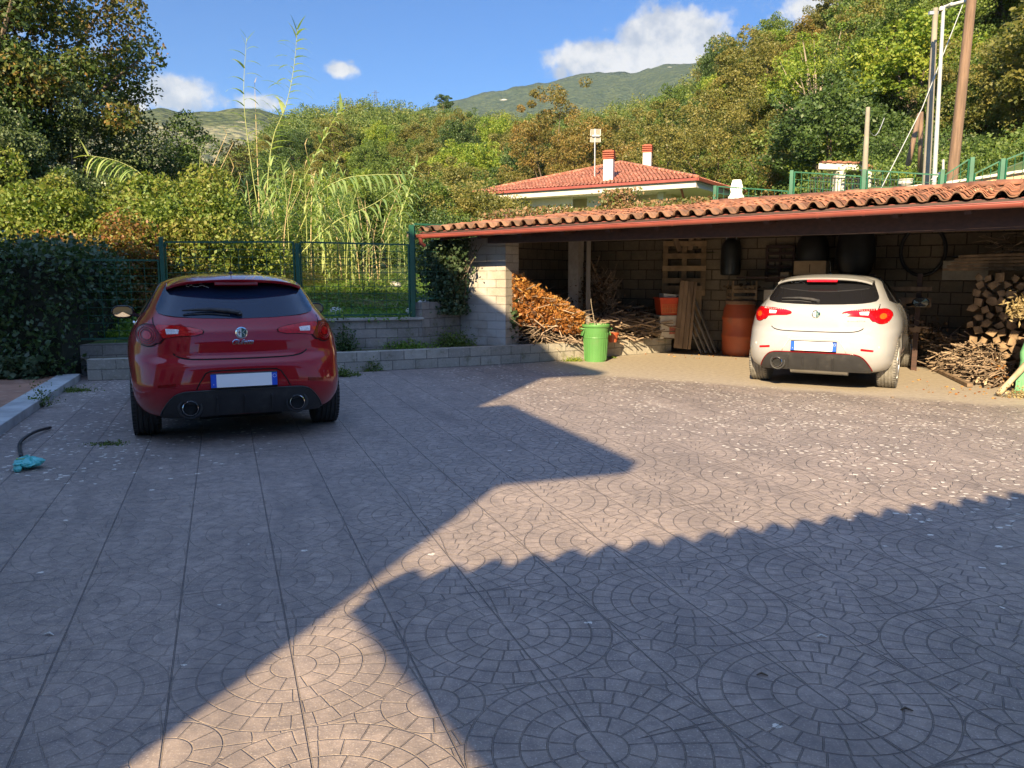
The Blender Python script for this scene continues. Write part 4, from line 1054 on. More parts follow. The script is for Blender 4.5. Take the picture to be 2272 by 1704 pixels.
    def front_s(x,z,off):
        w=cf(CW,z); f=cf(CF,z); r_=cf(CR,z); fc=min(1.5,(f-r_)*.45); q=min(.999,abs(x)/w); return (x,f-fc+fc*(1-q**2.5)**(1/2.5)+off,z+off)
    patch(mirror_poly(fw),front_s,.006,grid=.06).build('windscreen',M['car_glass'],r,smooth=True,auto=40)
    an=MB().tube([(0,1.02,1.425),(0,1.05,1.452)],[.030,.012],12); ao=an.build('aerial',M['gloss_black'],r,smooth=True)
    MB().tube([(0,1.045,1.45),(0,.98,1.60)],[.005,.003],6).build('aerial_rod',M['gloss_black'],ao)
    # wheels
    for y in (.84,3.47):
        for s in (-1,1):
            w=MB(); Mx=Matrix.Rotation(PI/2,4,'Y')
            prof=[(.215,-.10),(.285,-.113),(.308,-.108),(.318,-.094)]
            for gx in (-.06,-.02,.02,.06): prof+=[(.320,gx-.008),(.311,gx-.006),(.311,gx+.006),(.320,gx+.008)]
            prof+=[(.318,.094),(.308,.108),(.285,.113),(.215,.10)]
            w.lathe(prof,56,c=(s*.785,y,.318),M=Mx); wo=w.build('wheel',M['rubber' if red else 'rubber_dusty'],r,smooth=True,auto=30)
            sip=MB()
            for k in range(56):
                a=2*PI*k/56
                for xx in (-.093,.093):
                    sip.box((s*.785+xx,y+.3165*math.cos(a),.318+.3165*math.sin(a)),(.030,.006,.006),M=Matrix.Rotation(a,4,'X'))
            sip.build('tread_blocks',M['black_gap' if red else 'rubber'],wo)
            rm=MB(); x=s*(.785+.095)
            rm.lathe([(.222,-.02),(.222,.018),(.205,.018),(.195,-.015)],40,c=(x,y,.318),M=Mx,caps=False)
            rm.lathe([(.055,-.01),(.055,.012)],20,c=(x,y,.318),M=Mx)
            for k in range(5):
                a=2*PI*k/5; 
                for da in (-.16,.16): rm.bar((x,y,.318),(x,y+.205*math.cos(a+da),.318+.205*math.sin(a+da)),.028,.020)
            rm.build('rim',M['rim'],wo,smooth=True,auto=30)
            MB().lathe([(.20,-.03),(.001,-.03)],30,c=(x-s*.03,y,.318),M=Mx,caps=False).build('wheel_dark_inside',M['black_gap'],wo)
    # emblem: round badge with a divided field
    ex,ez=0,.945; ey=car_y(0,ez)-.006
    em=MB().lathe([(.048,0),(.050,.004),(.049,.010),(.040,.012),(.038,.009),(.001,.009)],40,c=(ex,ey,ez),M=Matrix.Rotation(PI/2,4,'X'),caps=False)
    eo=em.build('emblem',M['chrome'],r,smooth=True,auto=30)
    hf=MB(); 
    for k in range(24):
        a=PI/2+PI*k/23; 
    pts=[(.037*math.cos(R(a)),.037*math.sin(R(a))) for a in range(-90,91,10)]
    hf.add([(x,ey-.0105,ez+z) for x,z in pts],[tuple(range(len(pts)))]); hf.build('emblem_field',M['emblem_green'],eo)
    hf=MB(); hf.add([(-x,ey-.0105,ez+z) for x,z in pts],[tuple(range(len(pts)))[::-1]]); hf.build('emblem_half',M['emblem_white'],eo)
    cr=MB(); cr.box((-.016,ey-.0115,ez),(.005,.001,.036)); cr.box((-.016,ey-.0115,ez+.004),(.022,.001,.005)); cr.build('emblem_cross',M['lamp_dark' if red else 'emblem_green'],eo)
    sn=MB(); sn.tube([Vector((.018+.008*math.sin(k*.9),ey-.012,ez-.026+.0055*k)) for k in range(10)],[.002]*9+[.001],5); sn.build('emblem_serpent',M['emblem_white'],eo)
    # lettering
    if red:
        tx=text_mesh('Giulietta',.062,font_shear=.45,ext=.0015,spacing=.86); px,pz=.0,.868
    else:
        tx=text_mesh('GIULIETTA',.034,ext=.0012,spacing=1.25); px,pz=.455,.868
    yb=car_y(px,pz)-.0075; vs=[]
    for v in tx.v:
        X=px+v[0]; Z=pz+v[1]*(.62 if not red else 1); vs.append((X,car_y(X,Z)-.0065-v[2],Z))
    tx.v=vs; tx.build('lettering',M['chrome'] if red else M['trim'],r)
    if red:
        st=text_mesh('~ alfa ~',.03,font_shear=.3,ext=.0005)
    # decal on the top of the rear window
    dc=MB(); rr=random.Random(3)
    for k in range(7):
        x=-.40+.026*k; z=1.322+.006*math.sin(k*1.7); a=Vector(rear_s(x,z,.0095 if red else .0135)); b=Vector(rear_s(x+.022,z+.010*rr.uniform(-1,1),.0095 if red else .0135)); dc.bar(a,b,.004,.004)
    dc.build('window_decal',M['emblem_white'],r)
    if not red:
        for x,z in ((-.30,.655),(.30,.655),(-.72,.56),(.72,.56)):
            p=Vector(rear_s(x,z,.001)); MB().lathe([(.012,0),(.011,.003)],16,c=p,M=Matrix.Rotation(PI/2,4,'X')).build('parking_sensor',M['soffit'],r,smooth=True,auto=40)
    return r
def build_cars():
    car_mats()
    # rear axle centre on the ground and heading
    def place_car(style,ax,ay,az,name,label):
        h=Vector((math.sin(R(az)),math.cos(R(az)),0)); rear=Vector((ax,ay,0))-h*.84
        return build_car(name,label,rear,-R(az),style)
    place_car('red',-2.58,7.30,-23.3,'parked_car','glossy dark red hatchback seen from behind, parked in the shade by the fence')
    place_car('white',4.13,10.35,30.0,'parked_car','white hatchback seen from behind, parked nose-in at the open shed')
# ---------------------------------------------------------------- foliage
def leafq(C,size,asp=.55,tint=None,out=None,flat=0.0,r=None):
    """one bent rhombus per centre"""
    g=r or rng; n=len(C); d=g.normal(size=(n,3)); 
    d[:,2]*=(1-flat); d/=np.linalg.norm(d,axis=1,keepdims=True)+1e-9
    q=g.normal(size=(n,3)); q[:,2]*=(1-flat*.9); s=np.cross(d,q); s/=np.linalg.norm(s,axis=1,keepdims=True)+1e-9
    nn=np.cross(d,s); sz=(size*(g.uniform(.6,1.35,n)))[:,None]
    a=C-d*sz*.5; b=C+s*sz*asp*.5+nn*sz*.10; c=C+d*sz*.5; e=C-s*sz*asp*.5+nn*sz*.10
    V=np.stack([a,b,c,e],1).reshape(-1,3); Fq=np.arange(4*n).reshape(n,4)
    T=np.repeat(tint if tint is not None else g.random(n),4); return V,Fq,T
def join(parts):
    V=[];Fq=[];T=[];b=0
    for v,f,t in parts: V.append(v);Fq.append(f+b);T.append(t);b+=len(v)
    return np.concatenate(V),np.concatenate(Fq),np.concatenate(T)
def clumps(n,rad,seed,inner=.45,low=-.6,jit=.25):
    g=np.random.default_rng(seed); P=[]
    while len(P)<n:
        v=g.normal(size=3); v/=np.linalg.norm(v)
        if v[2]<low: continue
        P.append(v*(inner+(1-inner)*g.random()**.6)*(1+g.normal()*jit*.5))
    return np.array(P)*np.array(rad)
def crown_pts(cl,nleaf,rc,seed,shell=.6):
    g=np.random.default_rng(seed+1); k=g.integers(0,len(cl),nleaf); v=g.normal(size=(nleaf,3)); v/=np.linalg.norm(v,axis=1,keepdims=True)
    sc=g.uniform(.6,1.35,len(cl))[k]; r=(shell+(1-shell)*g.random(nleaf))*rc*sc
    v[:,2]*=.75; ct=g.random(len(cl))[k]
    return cl[k]+v*r[:,None], np.clip(.5+(ct-.5)*.55+g.normal(size=nleaf)*.2,0,1)
def tree_proto(name,label,cat,group,mat_leaf,rad=(3,3,3.6),trunk_h=2.2,nclump=70,nleaf=9000,leaf=.3,rc=.95,seed=1,bark='bark',tr=.2,low=-.6,limbs=7,inner=.45,asp=.6):
    r=thing(name,label,cat,(0,0,0),0,group,local=True); g=random.Random(seed)
    cl=clumps(nclump,rad,seed,inner=inner,low=low); cz=trunk_h+rad[2]*.75; cl=cl+np.array([0,0,cz])
    P,T=crown_pts(cl,nleaf,rc,seed); V,Fq,TT=leafq(P,leaf,asp,T,r=np.random.default_rng(seed+5))
    mb=MB(); mb.tube([(0,0,-.6),(.05,0,trunk_h*.5),(0,.06,trunk_h),(0,0,cz)],[tr*1.25,tr,tr*.85,tr*.35],9)
    for k in range(limbs):
        c=Vector(cl[g.randrange(len(cl))]); b=Vector((0,0,trunk_h*g.uniform(.6,1.2))); m=b.lerp(c,.5)+Vector((0,0,.25))
        mb.tube([b,m,c],[tr*.45,tr*.28,tr*.07],6)
    mb.build('trunk',M[bark],r,smooth=True,auto=50)
    npmesh('crown',V,Fq,mat_leaf,r,tint=TT)
    return r
USED=set()
def put(proto,loc,scale=1,rz=0,label=None,group=None,name=None):
    if proto.name not in USED: USED.add(proto.name); o=proto
    else: o=copy_tree(proto)
    o.location=loc; o.rotation_euler=(0,0,rz); o.scale=(scale,scale,scale) if not isinstance(scale,tuple) else scale
    if label: o['label']=label
    if group: o['group']=group
    return o
def at_az(u,r):
    d=ray(u,609); a=math.atan2(d.x,d.y); x,y=r*math.sin(a),r*math.cos(a); return Vector((x,y,terrain(x,y)))

def build_forest():
    G1='trees covering the wooded hillside'
    protos=[]
    kinds=[('lf_mid','mid green leafy tree on the wooded hillside',(3.4,3.4,3.6)),('lf_olive','olive brown leafy tree on the wooded hillside',(3.2,3.2,4.0)),
           ('lf_bright','bright yellow green tree on the wooded hillside',(3.0,3.0,3.3)),('lf_dark','dark green tree on the wooded hillside',(3.3,3.3,3.9)),('lf_autumn','rusty brown autumn tree on the wooded hillside',(3.1,3.1,3.8))]
    for i,(mt,lb,rad) in enumerate(kinds):
        for v in range(2):
            protos.append((i,tree_proto('woodland_tree',lb,'tree',lb.replace(' on the',' group on the'),M[mt],rad=rad,nclump=110,nleaf=15000,leaf=.21,rc=.72,seed=11+i*7+v,low=-.5)))
    g=random.Random(21); n=0; pts=[]
    # weighted kinds by column: rustier on the right centre
    tries=0
    while n<250 and tries<40000:
        tries+=1
        u=g.uniform(430,2420); az=math.degrees(math.atan((u-1136)/(F*math.cos(TH)+0)))
        Rr=interp(az,[-70,-30,-22,-15,0,10,16,24,34,60],[150,150,160,175,175,165,110,90,80,80])+4
        rmin=interp(az,[-25,-5,0,12,16,22,36],[60,58,62,60,46,41,36])
        r=math.sqrt(g.uniform(rmin**2,min(Rr,118)**2))
        x,y=r*math.sin(R(az)),r*math.cos(R(az))
        sp=4.0+ r*.012
        if any((x-a)**2+(y-b)**2<sp*sp for a,b in pts): continue
        pts.append((x,y)); 
        wts={0:3,1:2.6,2:1.8,3:1.0,4:.25}
        if u>1150 and u<1500 and r<110: wts={0:2.0,1:3,2:1.0,3:.5,4:1.2}
        if u>1500: wts={0:2.3,1:2.6,2:1.2,3:1.8,4:.3}
        if u<700: wts={0:2,1:1.5,2:.5,3:2.2,4:.6}
        ks=list(wts); k=g.choices(ks,[wts[a] for a in ks])[0]
        pr=protos[k*2+g.randrange(2)][1]
        s=g.uniform(.62,1.0)*(.78 if u<1000 else 1.0)
        o=put(pr,(x,y,terrain(x,y)-.8),(s*g.uniform(.9,1.15),s*g.uniform(.9,1.15),s*g.uniform(.85,1.2)),g.uniform(0,6.3))
        where='left part of the hillside behind the reeds' if u<900 else ('hillside behind the pale house' if u<1550 else 'right slope above the shed')
        o['label']=kinds[k][1].replace('wooded hillside',where); o['group']='%s on the %s'%(['mid green trees','olive brown trees','yellow green trees','dark green trees','rusty trees'][k],where)
        n+=1
    # shrub layer that closes the gaps: nobody could count it
    P=[];T=[]
    gg=np.random.default_rng(5)
    for k in range(4600):
        u=gg.uniform(400,2450); az=math.degrees(math.atan((u-1136)/F)); rmin=interp(az,[-25,-5,0,12,16,22,36],[44,44,52,56,40,34,30])
        Rr=interp(az,[-70,-30,-22,-15,0,10,16,24,34,60],[150,150,160,175,175,165,110,90,80,80])+2
        r=math.sqrt(gg.uniform(rmin**2,Rr**2)); x,y=r*math.sin(R(az)),r*math.cos(R(az)); z=terrain(x,y)
        m=int(75*(1+max(0,(60-r)/25))); s=.8+r*.006; v=gg.normal(size=(m,3)); v/=np.linalg.norm(v,axis=1,keepdims=True); v[:,2]=np.abs(v[:,2])
        P.append(np.array([x,y,z])+v*s*gg.uniform(.9,1.6)*gg.uniform(.7,1,m)[:,None]*np.array([1.2,1.2,1.0])); T.append(np.full(m,gg.random())*.5+gg.random(m)*.5)
    PP=np.concatenate(P); rr_=np.hypot(PP[:,0],PP[:,1]); V,Fq,TT=leafq(PP,.05+.0022*rr_,.6,np.concatenate(T))
    o=npmesh('undergrowth',V,Fq,M['lf_mid'],tint=TT); tag(o,'dense shrubs and bramble filling the ground between the hillside trees','undergrowth',kind='stuff')

    # beyond: a far wood that reads as one mass
    P=[];T=[];pts=[]
    for k in range(1500):
        u=gg.uniform(470,1750); az=math.degrees(math.atan((u-1136)/F)); Rr=interp(az,[-70,-30,-22,-15,0,10,16,24,34,60],[150,150,160,175,175,165,110,90,80,80])+4
        if Rr<122: continue
        r=math.sqrt(gg.uniform(112**2,Rr**2)); x,y=r*math.sin(R(az)),r*math.cos(R(az))
        if any((x-a)**2+(y-b)**2<3.3**2 for a,b in pts): continue
        pts.append((x,y)); z=terrain(x,y); s=gg.uniform(1.5,2.9)
        cl=clumps(26,(s,s,s*1.05),k+400,inner=.5,low=-.4)+np.array([x,y,z+s*.8+.6]); q,t=crown_pts(cl,900,s*.34,k)
        P.append(q); T.append(np.clip(t*.45+gg.random()*.6,0,1))
    V,Fq,TT=leafq(np.concatenate(P),.27,.65,np.concatenate(T))
    tag(npmesh('far_wood',V,Fq,M['lf_wood'],tint=TT),'far off mixed wood covering the crest of the hill','wood',kind='stuff')

def build_special_trees():
    # dark pine alone on the crest
    p=tree_proto('pine_tree','small dark pine standing alone on the crest of the hill','tree',None,M['lf_dark'],rad=(3.0,3.0,4.0),trunk_h=1.6,nclump=46,nleaf=6500,leaf=.32,rc=.8,seed=91,low=-.8)
    q=at_az(988,176); a=AT(988,243,q.y).z; p.location=(q.x,q.y,max(q.z,a-1.0)); p.scale=(.62,.62,.50)
    # tall trees on the right, nearer
    def T(name,label,mt,u,vtop,r,w,seed,rad,nleaf=20000,leaf=.14,bark='bark',trunk=.35,nclump=170,rc=.62,low=-.9,limbs=10):
        q=at_az(u,r); top=AT(u,vtop,q.y).z; H=top-q.z+.6
        th=H*trunk*.6; rz=(H-th)/1.75*1.0
        cz=th+rz*.75; # crown centre factor of the proto
        o=tree_proto(name,label,'tree',None,M[mt],rad=(rad,rad,rz),trunk_h=th,nclump=nclump,nleaf=nleaf,leaf=leaf,rc=rc,seed=seed,bark=bark,low=low,limbs=limbs)
        o.location=(q.x,q.y,q.z-.5); return o
    T('oak_tree','tall olive brown tree left of the pale barked one on the right slope','lf_olive',1655,62,62,0,101,4.2,38400,.158,nclump=220)
    T('oak_tree','bushy brown tree with small leaves behind the pale house','lf_autumn',1222,190,66,0,102,3.6,32000,.158)
    T('oak_tree','broad rusty tree on the slope just behind the two chimneys','lf_autumn',1300,262,60,0,103,3.8,32000,.145)
    T('oak_tree','olive green tree between the house and the tall trees on the right','lf_olive',1480,215,64,0,104,3.8,32000,.158)
    T('oak_tree','large brownish tree whose top leans over the shed fence on the right','lf_olive',1590,225,50,0,105,4.0,38400,.132)
    T('elm_tree','tall dark green tree behind the concrete pole on the right','lf_mid',1985,-40,52,0,106,4.3,41600,.132)
    T('elm_tree','dense dark tree right of the pale barked tree','lf_dark',1905,210,50,0,107,3.6,35200,.132)
    T('oak_tree','tall olive tree at the right edge beyond the wooden pole','lf_olive',2230,60,42,0,108,3.9,41600,.112)
    T('oak_tree','bright green tree top at the upper right corner','lf_bright',2180,-120,56,0,109,4.2,41600,.132)
    T('locust_tree','yellow green young tree behind the small pavilion','lf_bright',1850,305,44,0,110,2.6,22400,.106)
    T('locust_tree','bright green bushy tree right of the aerial chimneys','lf_bright',1560,380,54,0,111,3.0,22400,.132)
    T('oak_tree','bushy tree with autumn tint low behind the small pavilion','lf_autumn',1745,330,46,0,112,2.8,22400,.112)
    T('elm_tree','green tree filling the gap left of the small pavilion','lf_mid',1690,345,47,0,113,2.8,22400,.112)
    T('oak_tree','dark leafy tree low behind the tripod poles','lf_dark',2040,300,38,0,114,2.6,25600,.099)
    # pale barked, thinly leaved tree against the sky
    o=T('birch_tree','pale barked slender tree with thin yellow green leaves against the sky','lf_bright',1800,70,56,0,120,3.0,7000,.17,bark='bark_pale',trunk=.75,nclump=60,rc=.6,low=-.5,limbs=34)
    o=T('birch_tree','second pale barked tree with yellowish leaves beside the slender one','lf_bright',1750,110,60,0,121,3.0,8000,.18,bark='bark_pale',trunk=.7,nclump=60,rc=.7,low=-.5,limbs=20)
    o=T('oak_tree','thin crowned oak whose branches stand against the cloud top right','lf_olive',1900,10,62,0,122,3.6,9000,.22,trunk=.6,nclump=60,rc=.8,low=-.4,limbs=24)

def shrub(name,label,c,rad,mt,nleaf=16000,leaf=.07,rc=.35,nclump=90,seed=1,low=-.5,group=None,tr=.05,cat='bush',mt_stem='bark',inner=.4):
    r=thing(name,label,cat,(c[0],c[1],c[2]),0,group,local=True)
    cl=clumps(nclump,rad,seed,inner=inner,low=low)+np.array([0,0,rad[2]*.75])
    P,T=crown_pts(cl,nleaf,rc,seed); V,Fq,TT=leafq(P,leaf,.6,T,r=np.random.default_rng(seed+3))
    mb=MB(); g=random.Random(seed)
    for k in range(8):
        q=Vector(cl[g.randrange(len(cl))]); mb.tube([(g.uniform(-.2,.2),g.uniform(-.2,.2),-.3),q*.5+Vector((0,0,.2)),q],[tr,tr*.7,tr*.25],6)
    mb.build('stems',M[mt_stem],r,smooth=True); npmesh('foliage',V,Fq,M[mt],r,tint=TT); return r
def build_left_plants():
    # hedge: a clipped wall of dark leaves beside the terracotta corner
    r=thing('hedge','dark clipped hedge in the shade left of the red car','hedge',(-7.6,10.9,0),0,None,local=True)
    g=np.random.default_rng(3); n=60000
    x=g.uniform(-3.2,1.62,n); y=g.uniform(-.55,1.5,n); z=g.uniform(.02,1,n)**.9
    H=1.80+.10*np.sin(x*2.3)+.07*np.sin(x*6.1+1); keep=(y<-.15)|(z>.86)|(x>1.25); 
    bump=.16*np.sin(x*3.1)*np.sin(z*7)+.08*np.sin(x*9+z*5); y2=y+bump; 
    P=np.stack([x-.10*np.sin(z*5),y2,z*H],1)[keep]; P+=g.normal(size=P.shape)*.06
    V,Fq,T=leafq(P,.072,.62,np.clip(g.normal(.5,.25,len(P)),0,1)); npmesh('foliage',V,Fq,M['lf_hedge'],r,tint=T)
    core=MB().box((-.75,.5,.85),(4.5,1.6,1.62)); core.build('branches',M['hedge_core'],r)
    P=np.stack([g.uniform(-3.2,1.4,3000),g.uniform(-.75,-.5,3000),g.uniform(.0,.35,3000)],1)
    # ivy fringe at its foot
    V,Fq,T=leafq(P,.085,.8,g.random(3000)); npmesh('foot_ivy',V,Fq,M['lf_ivy'],r,tint=T)
    # tree overhanging the top left corner
    t=tree_proto('maple_tree','large dark tree with reddening leaves overhanging the top left corner','tree',None,M['lf_maple'],rad=(4.1,3.2,3.7),trunk_h=3.0,nclump=330,nleaf=110000,leaf=.095,rc=.62,seed=201,inner=.25,low=-.75,tr=.22,limbs=16)
    t.location=(-11.7,17.2,.35); t.scale=(1,1,.98)
    t=tree_proto('maple_tree','second dark tree filling the left edge below the overhanging crown','tree',None,M['lf_dark'],rad=(2.6,2.4,2.6),trunk_h=1.8,nclump=160,nleaf=50000,leaf=.085,rc=.5,seed=205,low=-.8,tr=.18)
    t.location=(-11.6,15.6,.7)
    B=[('grey green bush with upright twigs below the overhanging tree',(-8.9,16.4,.8),(1.5,1.3,2.3),'lf_grey',22000,.075,211),
       ('dense light green bush at the left edge behind the hedge',(-9.6,14.6,.7),(1.9,1.4,1.9),'lf_grey',24000,.075,212),
       ('dark leafy bush right of the grey green one',(-7.9,18.4,1.0),(1.5,1.3,2.15),'lf_dark',20000,.08,213),
       ('golden leaved bush behind the bent reeds',(-8.0,21.5,1.3),(1.3,1.2,1.9),'lf_autumn',14000,.09,214),
       ('broad vine covered bush behind the fence corner',(-6.3,15.0,.65),(1.7,1.2,1.2),'lf_vine',26000,.10,215),
       ('sunlit vine covered bush behind the hedge end',(-8.3,14.0,.6),(1.6,1.0,1.25),'lf_vine',22000,.10,216),
       ('bramble bush with reddish leaves behind the fence',(-6.9,13.4,.5),(1.4,.7,.95),'lf_bramble',16000,.085,217),
       ('round green bush left of the tall reeds',(-5.6,21.0,1.3),(1.5,1.3,1.6),'lf_mid',16000,.09,218),
       ('dark thicket behind the reeds',(-3.6,24.5,1.5),(2.6,1.6,1.7),'lf_mid',20000,.11,219),
       ('low thicket right of the reeds below the hill',(-1.2,25.5,1.6),(2.4,1.4,1.5),'lf_olive',18000,.11,220),
       ('dark bush at the left end of the shed roof',(-1.9,21.0,1.8),(1.0,1.0,.95),'lf_dark',12000,.09,221),
       ('brownish bush between the shed roof and the pale house',(-.6,24.5,2.2),(1.5,1.3,.62),'lf_mid',14000,.10,222)]
    for lb,c,rad,mt,nl,lf,sd in B: shrub('bush',lb,(c[0],c[1],terrain(c[0],c[1])-.15),rad,mt,int(nl*1.8),lf*.72,seed=sd,rc=.36 if lf<.095 else .45,low=-.8)
    for k,(u,r_,s) in enumerate([(300,48,1.5),(410,52,1.4),(520,50,1.2),(620,47,1.2),(720,50,1.15),(840,46,1.2),(930,40,1.1),(1000,42,1.1)]):
        q=at_az(u,r_); shrub('bush','green bush in the row at the foot of the hill behind the reeds',(q.x,q.y,q.z-.3),(2.3*s,1.6,2.0*s),['lf_mid','lf_olive','lf_dark'][k%3],9000,.2,rc=.6,seed=240+k,group='bushes at the foot of the hill',low=-.6)

def blade(V,Fq,T,p,dirn,L,w,droop,tint,segs=5):
    """arching grass-like blade"""
    d=Vector(dirn).normalized(); s=d.cross(Vector((0,0,1)))
    if s.length<1e-3: s=Vector((1,0,0))
    s.normalize(); b=len(V); q=Vector(p)
    for i in range(segs+1):
        f=i/segs; ww=w*(1-f)**.7*(.55+.45*min(1,f*5)); 
        V.append(tuple(q-s*ww/2)); V.append(tuple(q+s*ww/2)); T+= [tint,tint]
        d=(d+Vector((0,0,-droop/segs))).normalized(); q=q+d*L/segs
    for i in range(segs): Fq.append((b+2*i,b+2*i+1,b+2*i+3,b+2*i+2))
def reed(path,seed,nl,L=.55,w=.045,dry=False,r0=.014,start=.25,plume=True,name='giant_reed',label='',group=None,root=None,droop=1.5):
    """cane following the path with two-ranked arching leaves"""
    g=random.Random(seed); pts=[Vector(p) for p in path]
    cv=[Vector(q) for q in curve([tuple(p) for p in pts],6)]
    base=cv[0]; r=root or thing(name,label,'reed',tuple(base),0,group,local=True)
    cv=[p-base for p in cv]; n=len(cv)
    MB().tube(cv,[r0*(1-.75*i/(n-1)) for i in range(n)],6).build('stem',M['straw_stem' if dry else 'reed_stem'],r,smooth=True)
    V=[];Fq=[];T=[]
    az=g.uniform(0,6.3)
    for i in range(nl):
        f=start+(1-start)*(i/(nl-1)); k=f*(n-1); a=cv[int(k)]; b=cv[min(n-1,int(k)+1)]; p=a.lerp(b,k-int(k)); t=(b-a) if (b-a).length>1e-4 else Vector((0,0,1)); t.normalize()
        an=az+(i%2)*PI+g.uniform(-.45,.45); side=Vector((math.cos(an),math.sin(an)*.6,0)); side=(side-t*side.dot(t)).normalized()
        up=1.1 if f<.93 else 2.6; l=L*(.75+.4*math.sin(PI*min(1,f*1.05)))*g.uniform(.8,1.15)*(.8 if f>.95 else 1)
        blade(V,Fq,T,p,side+t*up*g.uniform(.7,1.1),l,w*g.uniform(.8,1.2),(droop*g.uniform(.7,1.3) if f<.95 else .5),min(1,max(0,g.gauss(.55 if f>.4 else .75,.18))))
    npmesh('leaves',V,Fq,M['lf_straw' if dry else 'lf_reed'],r,tint=T); return r
def build_reeds():
    def P(lst,y,dy=0):
        out=[]
        for i,(u,v) in enumerate(lst): out.append(AT(u,v,y+dy*i/(len(lst)-1)))
        return out
    reed(P([(592,585),(574,472),(557,364),(541,219),(547,84)],17.5),1,26,.48,.085,start=.42,label='tallest slender reed, left of the two reaching into the sky')
    reed(P([(590,585),(594,405),(607,304),(634,236),(652,150),(660,60)],17.2),2,42,.60,.095,start=.30,label='tall leafy reed, right of the two reaching into the sky')
    reed(P([(578,560),(574,438),(569,300),(565,184)],17.9),3,3,.3,.02,dry=True,start=.5,label='bare dry cane between the two tallest reeds')
    reed(P([(612,560),(640,470),(682,381),(722,300),(757,240)],17.0,-.4),4,26,.52,.075,start=.35,label='tall reed leaning right beside the two tallest')
    reed(P([(645,560),(700,440),(760,398),(830,388),(905,388)],16.6,-.5),5,34,.52,.07,start=.2,label='arched reed bending to the right above the fence',droop=2)
    reed(P([(660,570),(740,495),(830,452),(900,402)],16.3,-.4),6,28,.5,.07,start=.2,label='second arched reed lower than the first above the fence',droop=2)
    reed(P([(845,560),(878,498),(905,430),(924,362)],17.5),7,22,.5,.07,start=.3,label='upright reed at the right end of the clump')
    reed(P([(352,560),(345,455),(318,392),(262,358),(196,345)],15.2,-.4),8,34,.6,.075,start=.3,label='bent reed with a drooping plume left of the tall clump',droop=2.4)
    reed(P([(300,570),(262,500),(205,468),(150,470),(92,500)],14.2,-.4),9,36,.6,.08,start=.2,label='lowest bent reed drooping over the hedge',droop=2.6)
    reed(P([(425,560),(430,470),(440,400),(445,335)],16.8),10,22,.5,.06,start=.25,label='short upright reed at the left of the clump')
    g=random.Random(77); protos=[]
    for k in range(6):
        H=1.7+.25*k; bend=g.uniform(-.5,.5)
        o=reed([(0,0,0),(bend*.15,0,H*.4),(bend*.45,.05,H*.75),(bend*1.0,.1,H)],30+k,30,.55,.070,start=.08,label='giant reed in the dense clump behind the fence',group='giant reeds in the clump',droop=1.8)
        protos.append(o)
    for i in range(130):
        u=g.choice([g.uniform(390,900),g.uniform(480,760)]) ; y=g.uniform(15.8,20.5); q=AT(u,600,y); x=q.x; wh='left end' if u<520 else ('middle' if u<730 else 'right end'); dp='front' if y<17.6 else 'back'
        put(protos[i%6],(x,y,terrain(x,y)-.05),g.uniform(.55,.92)*(1 if 480<u<760 else .85),g.uniform(0,6.3),'giant reed at the %s %s of the dense clump behind the fence'%(wh,dp),'giant reeds at the %s %s of the clump'%(wh,dp))
    dry=[]
    for k in range(3):
        H=1.6+.4*k; o=reed([(0,0,0),(.1,0,H*.5),(.35+.2*k,.05,H)],50+k,6,.35,.03,dry=True,start=.3,label='dry straw coloured cane in the reed clump',group='dry canes in the clump'); dry.append(o)
    for i in range(30):
        u=g.uniform(430,860); y=g.uniform(15.5,19); q=AT(u,600,y); put(dry[i%3],(q.x,y,terrain(q.x,y)),g.uniform(.7,1.2),g.uniform(0,6.3))
    # fallen canes and straw lying over the bank
    V=[];Fq=[];T=[]
    for i in range(2600):
        u=g.uniform(200,905); y=g.uniform(13.2,17.0); q=AT(u,600,y); x=q.x; z=terrain(x,y)+g.uniform(.02,.42)*(1 if y>14 else .5)
        an=g.gauss(0,.45)+(PI if g.random()<.5 else 0); blade(V,Fq,T,(x,y,z),(math.cos(an),.35*math.sin(an),g.uniform(-.1,.25)),g.uniform(.4,1.3),g.uniform(.012,.03),g.uniform(.1,.6),g.random(),4)
    tag(npmesh('dry_reed_litter',V,Fq,M['lf_straw'],tint=T),'tangle of fallen straw coloured reeds lying over the bank','dry reeds',kind='stuff')

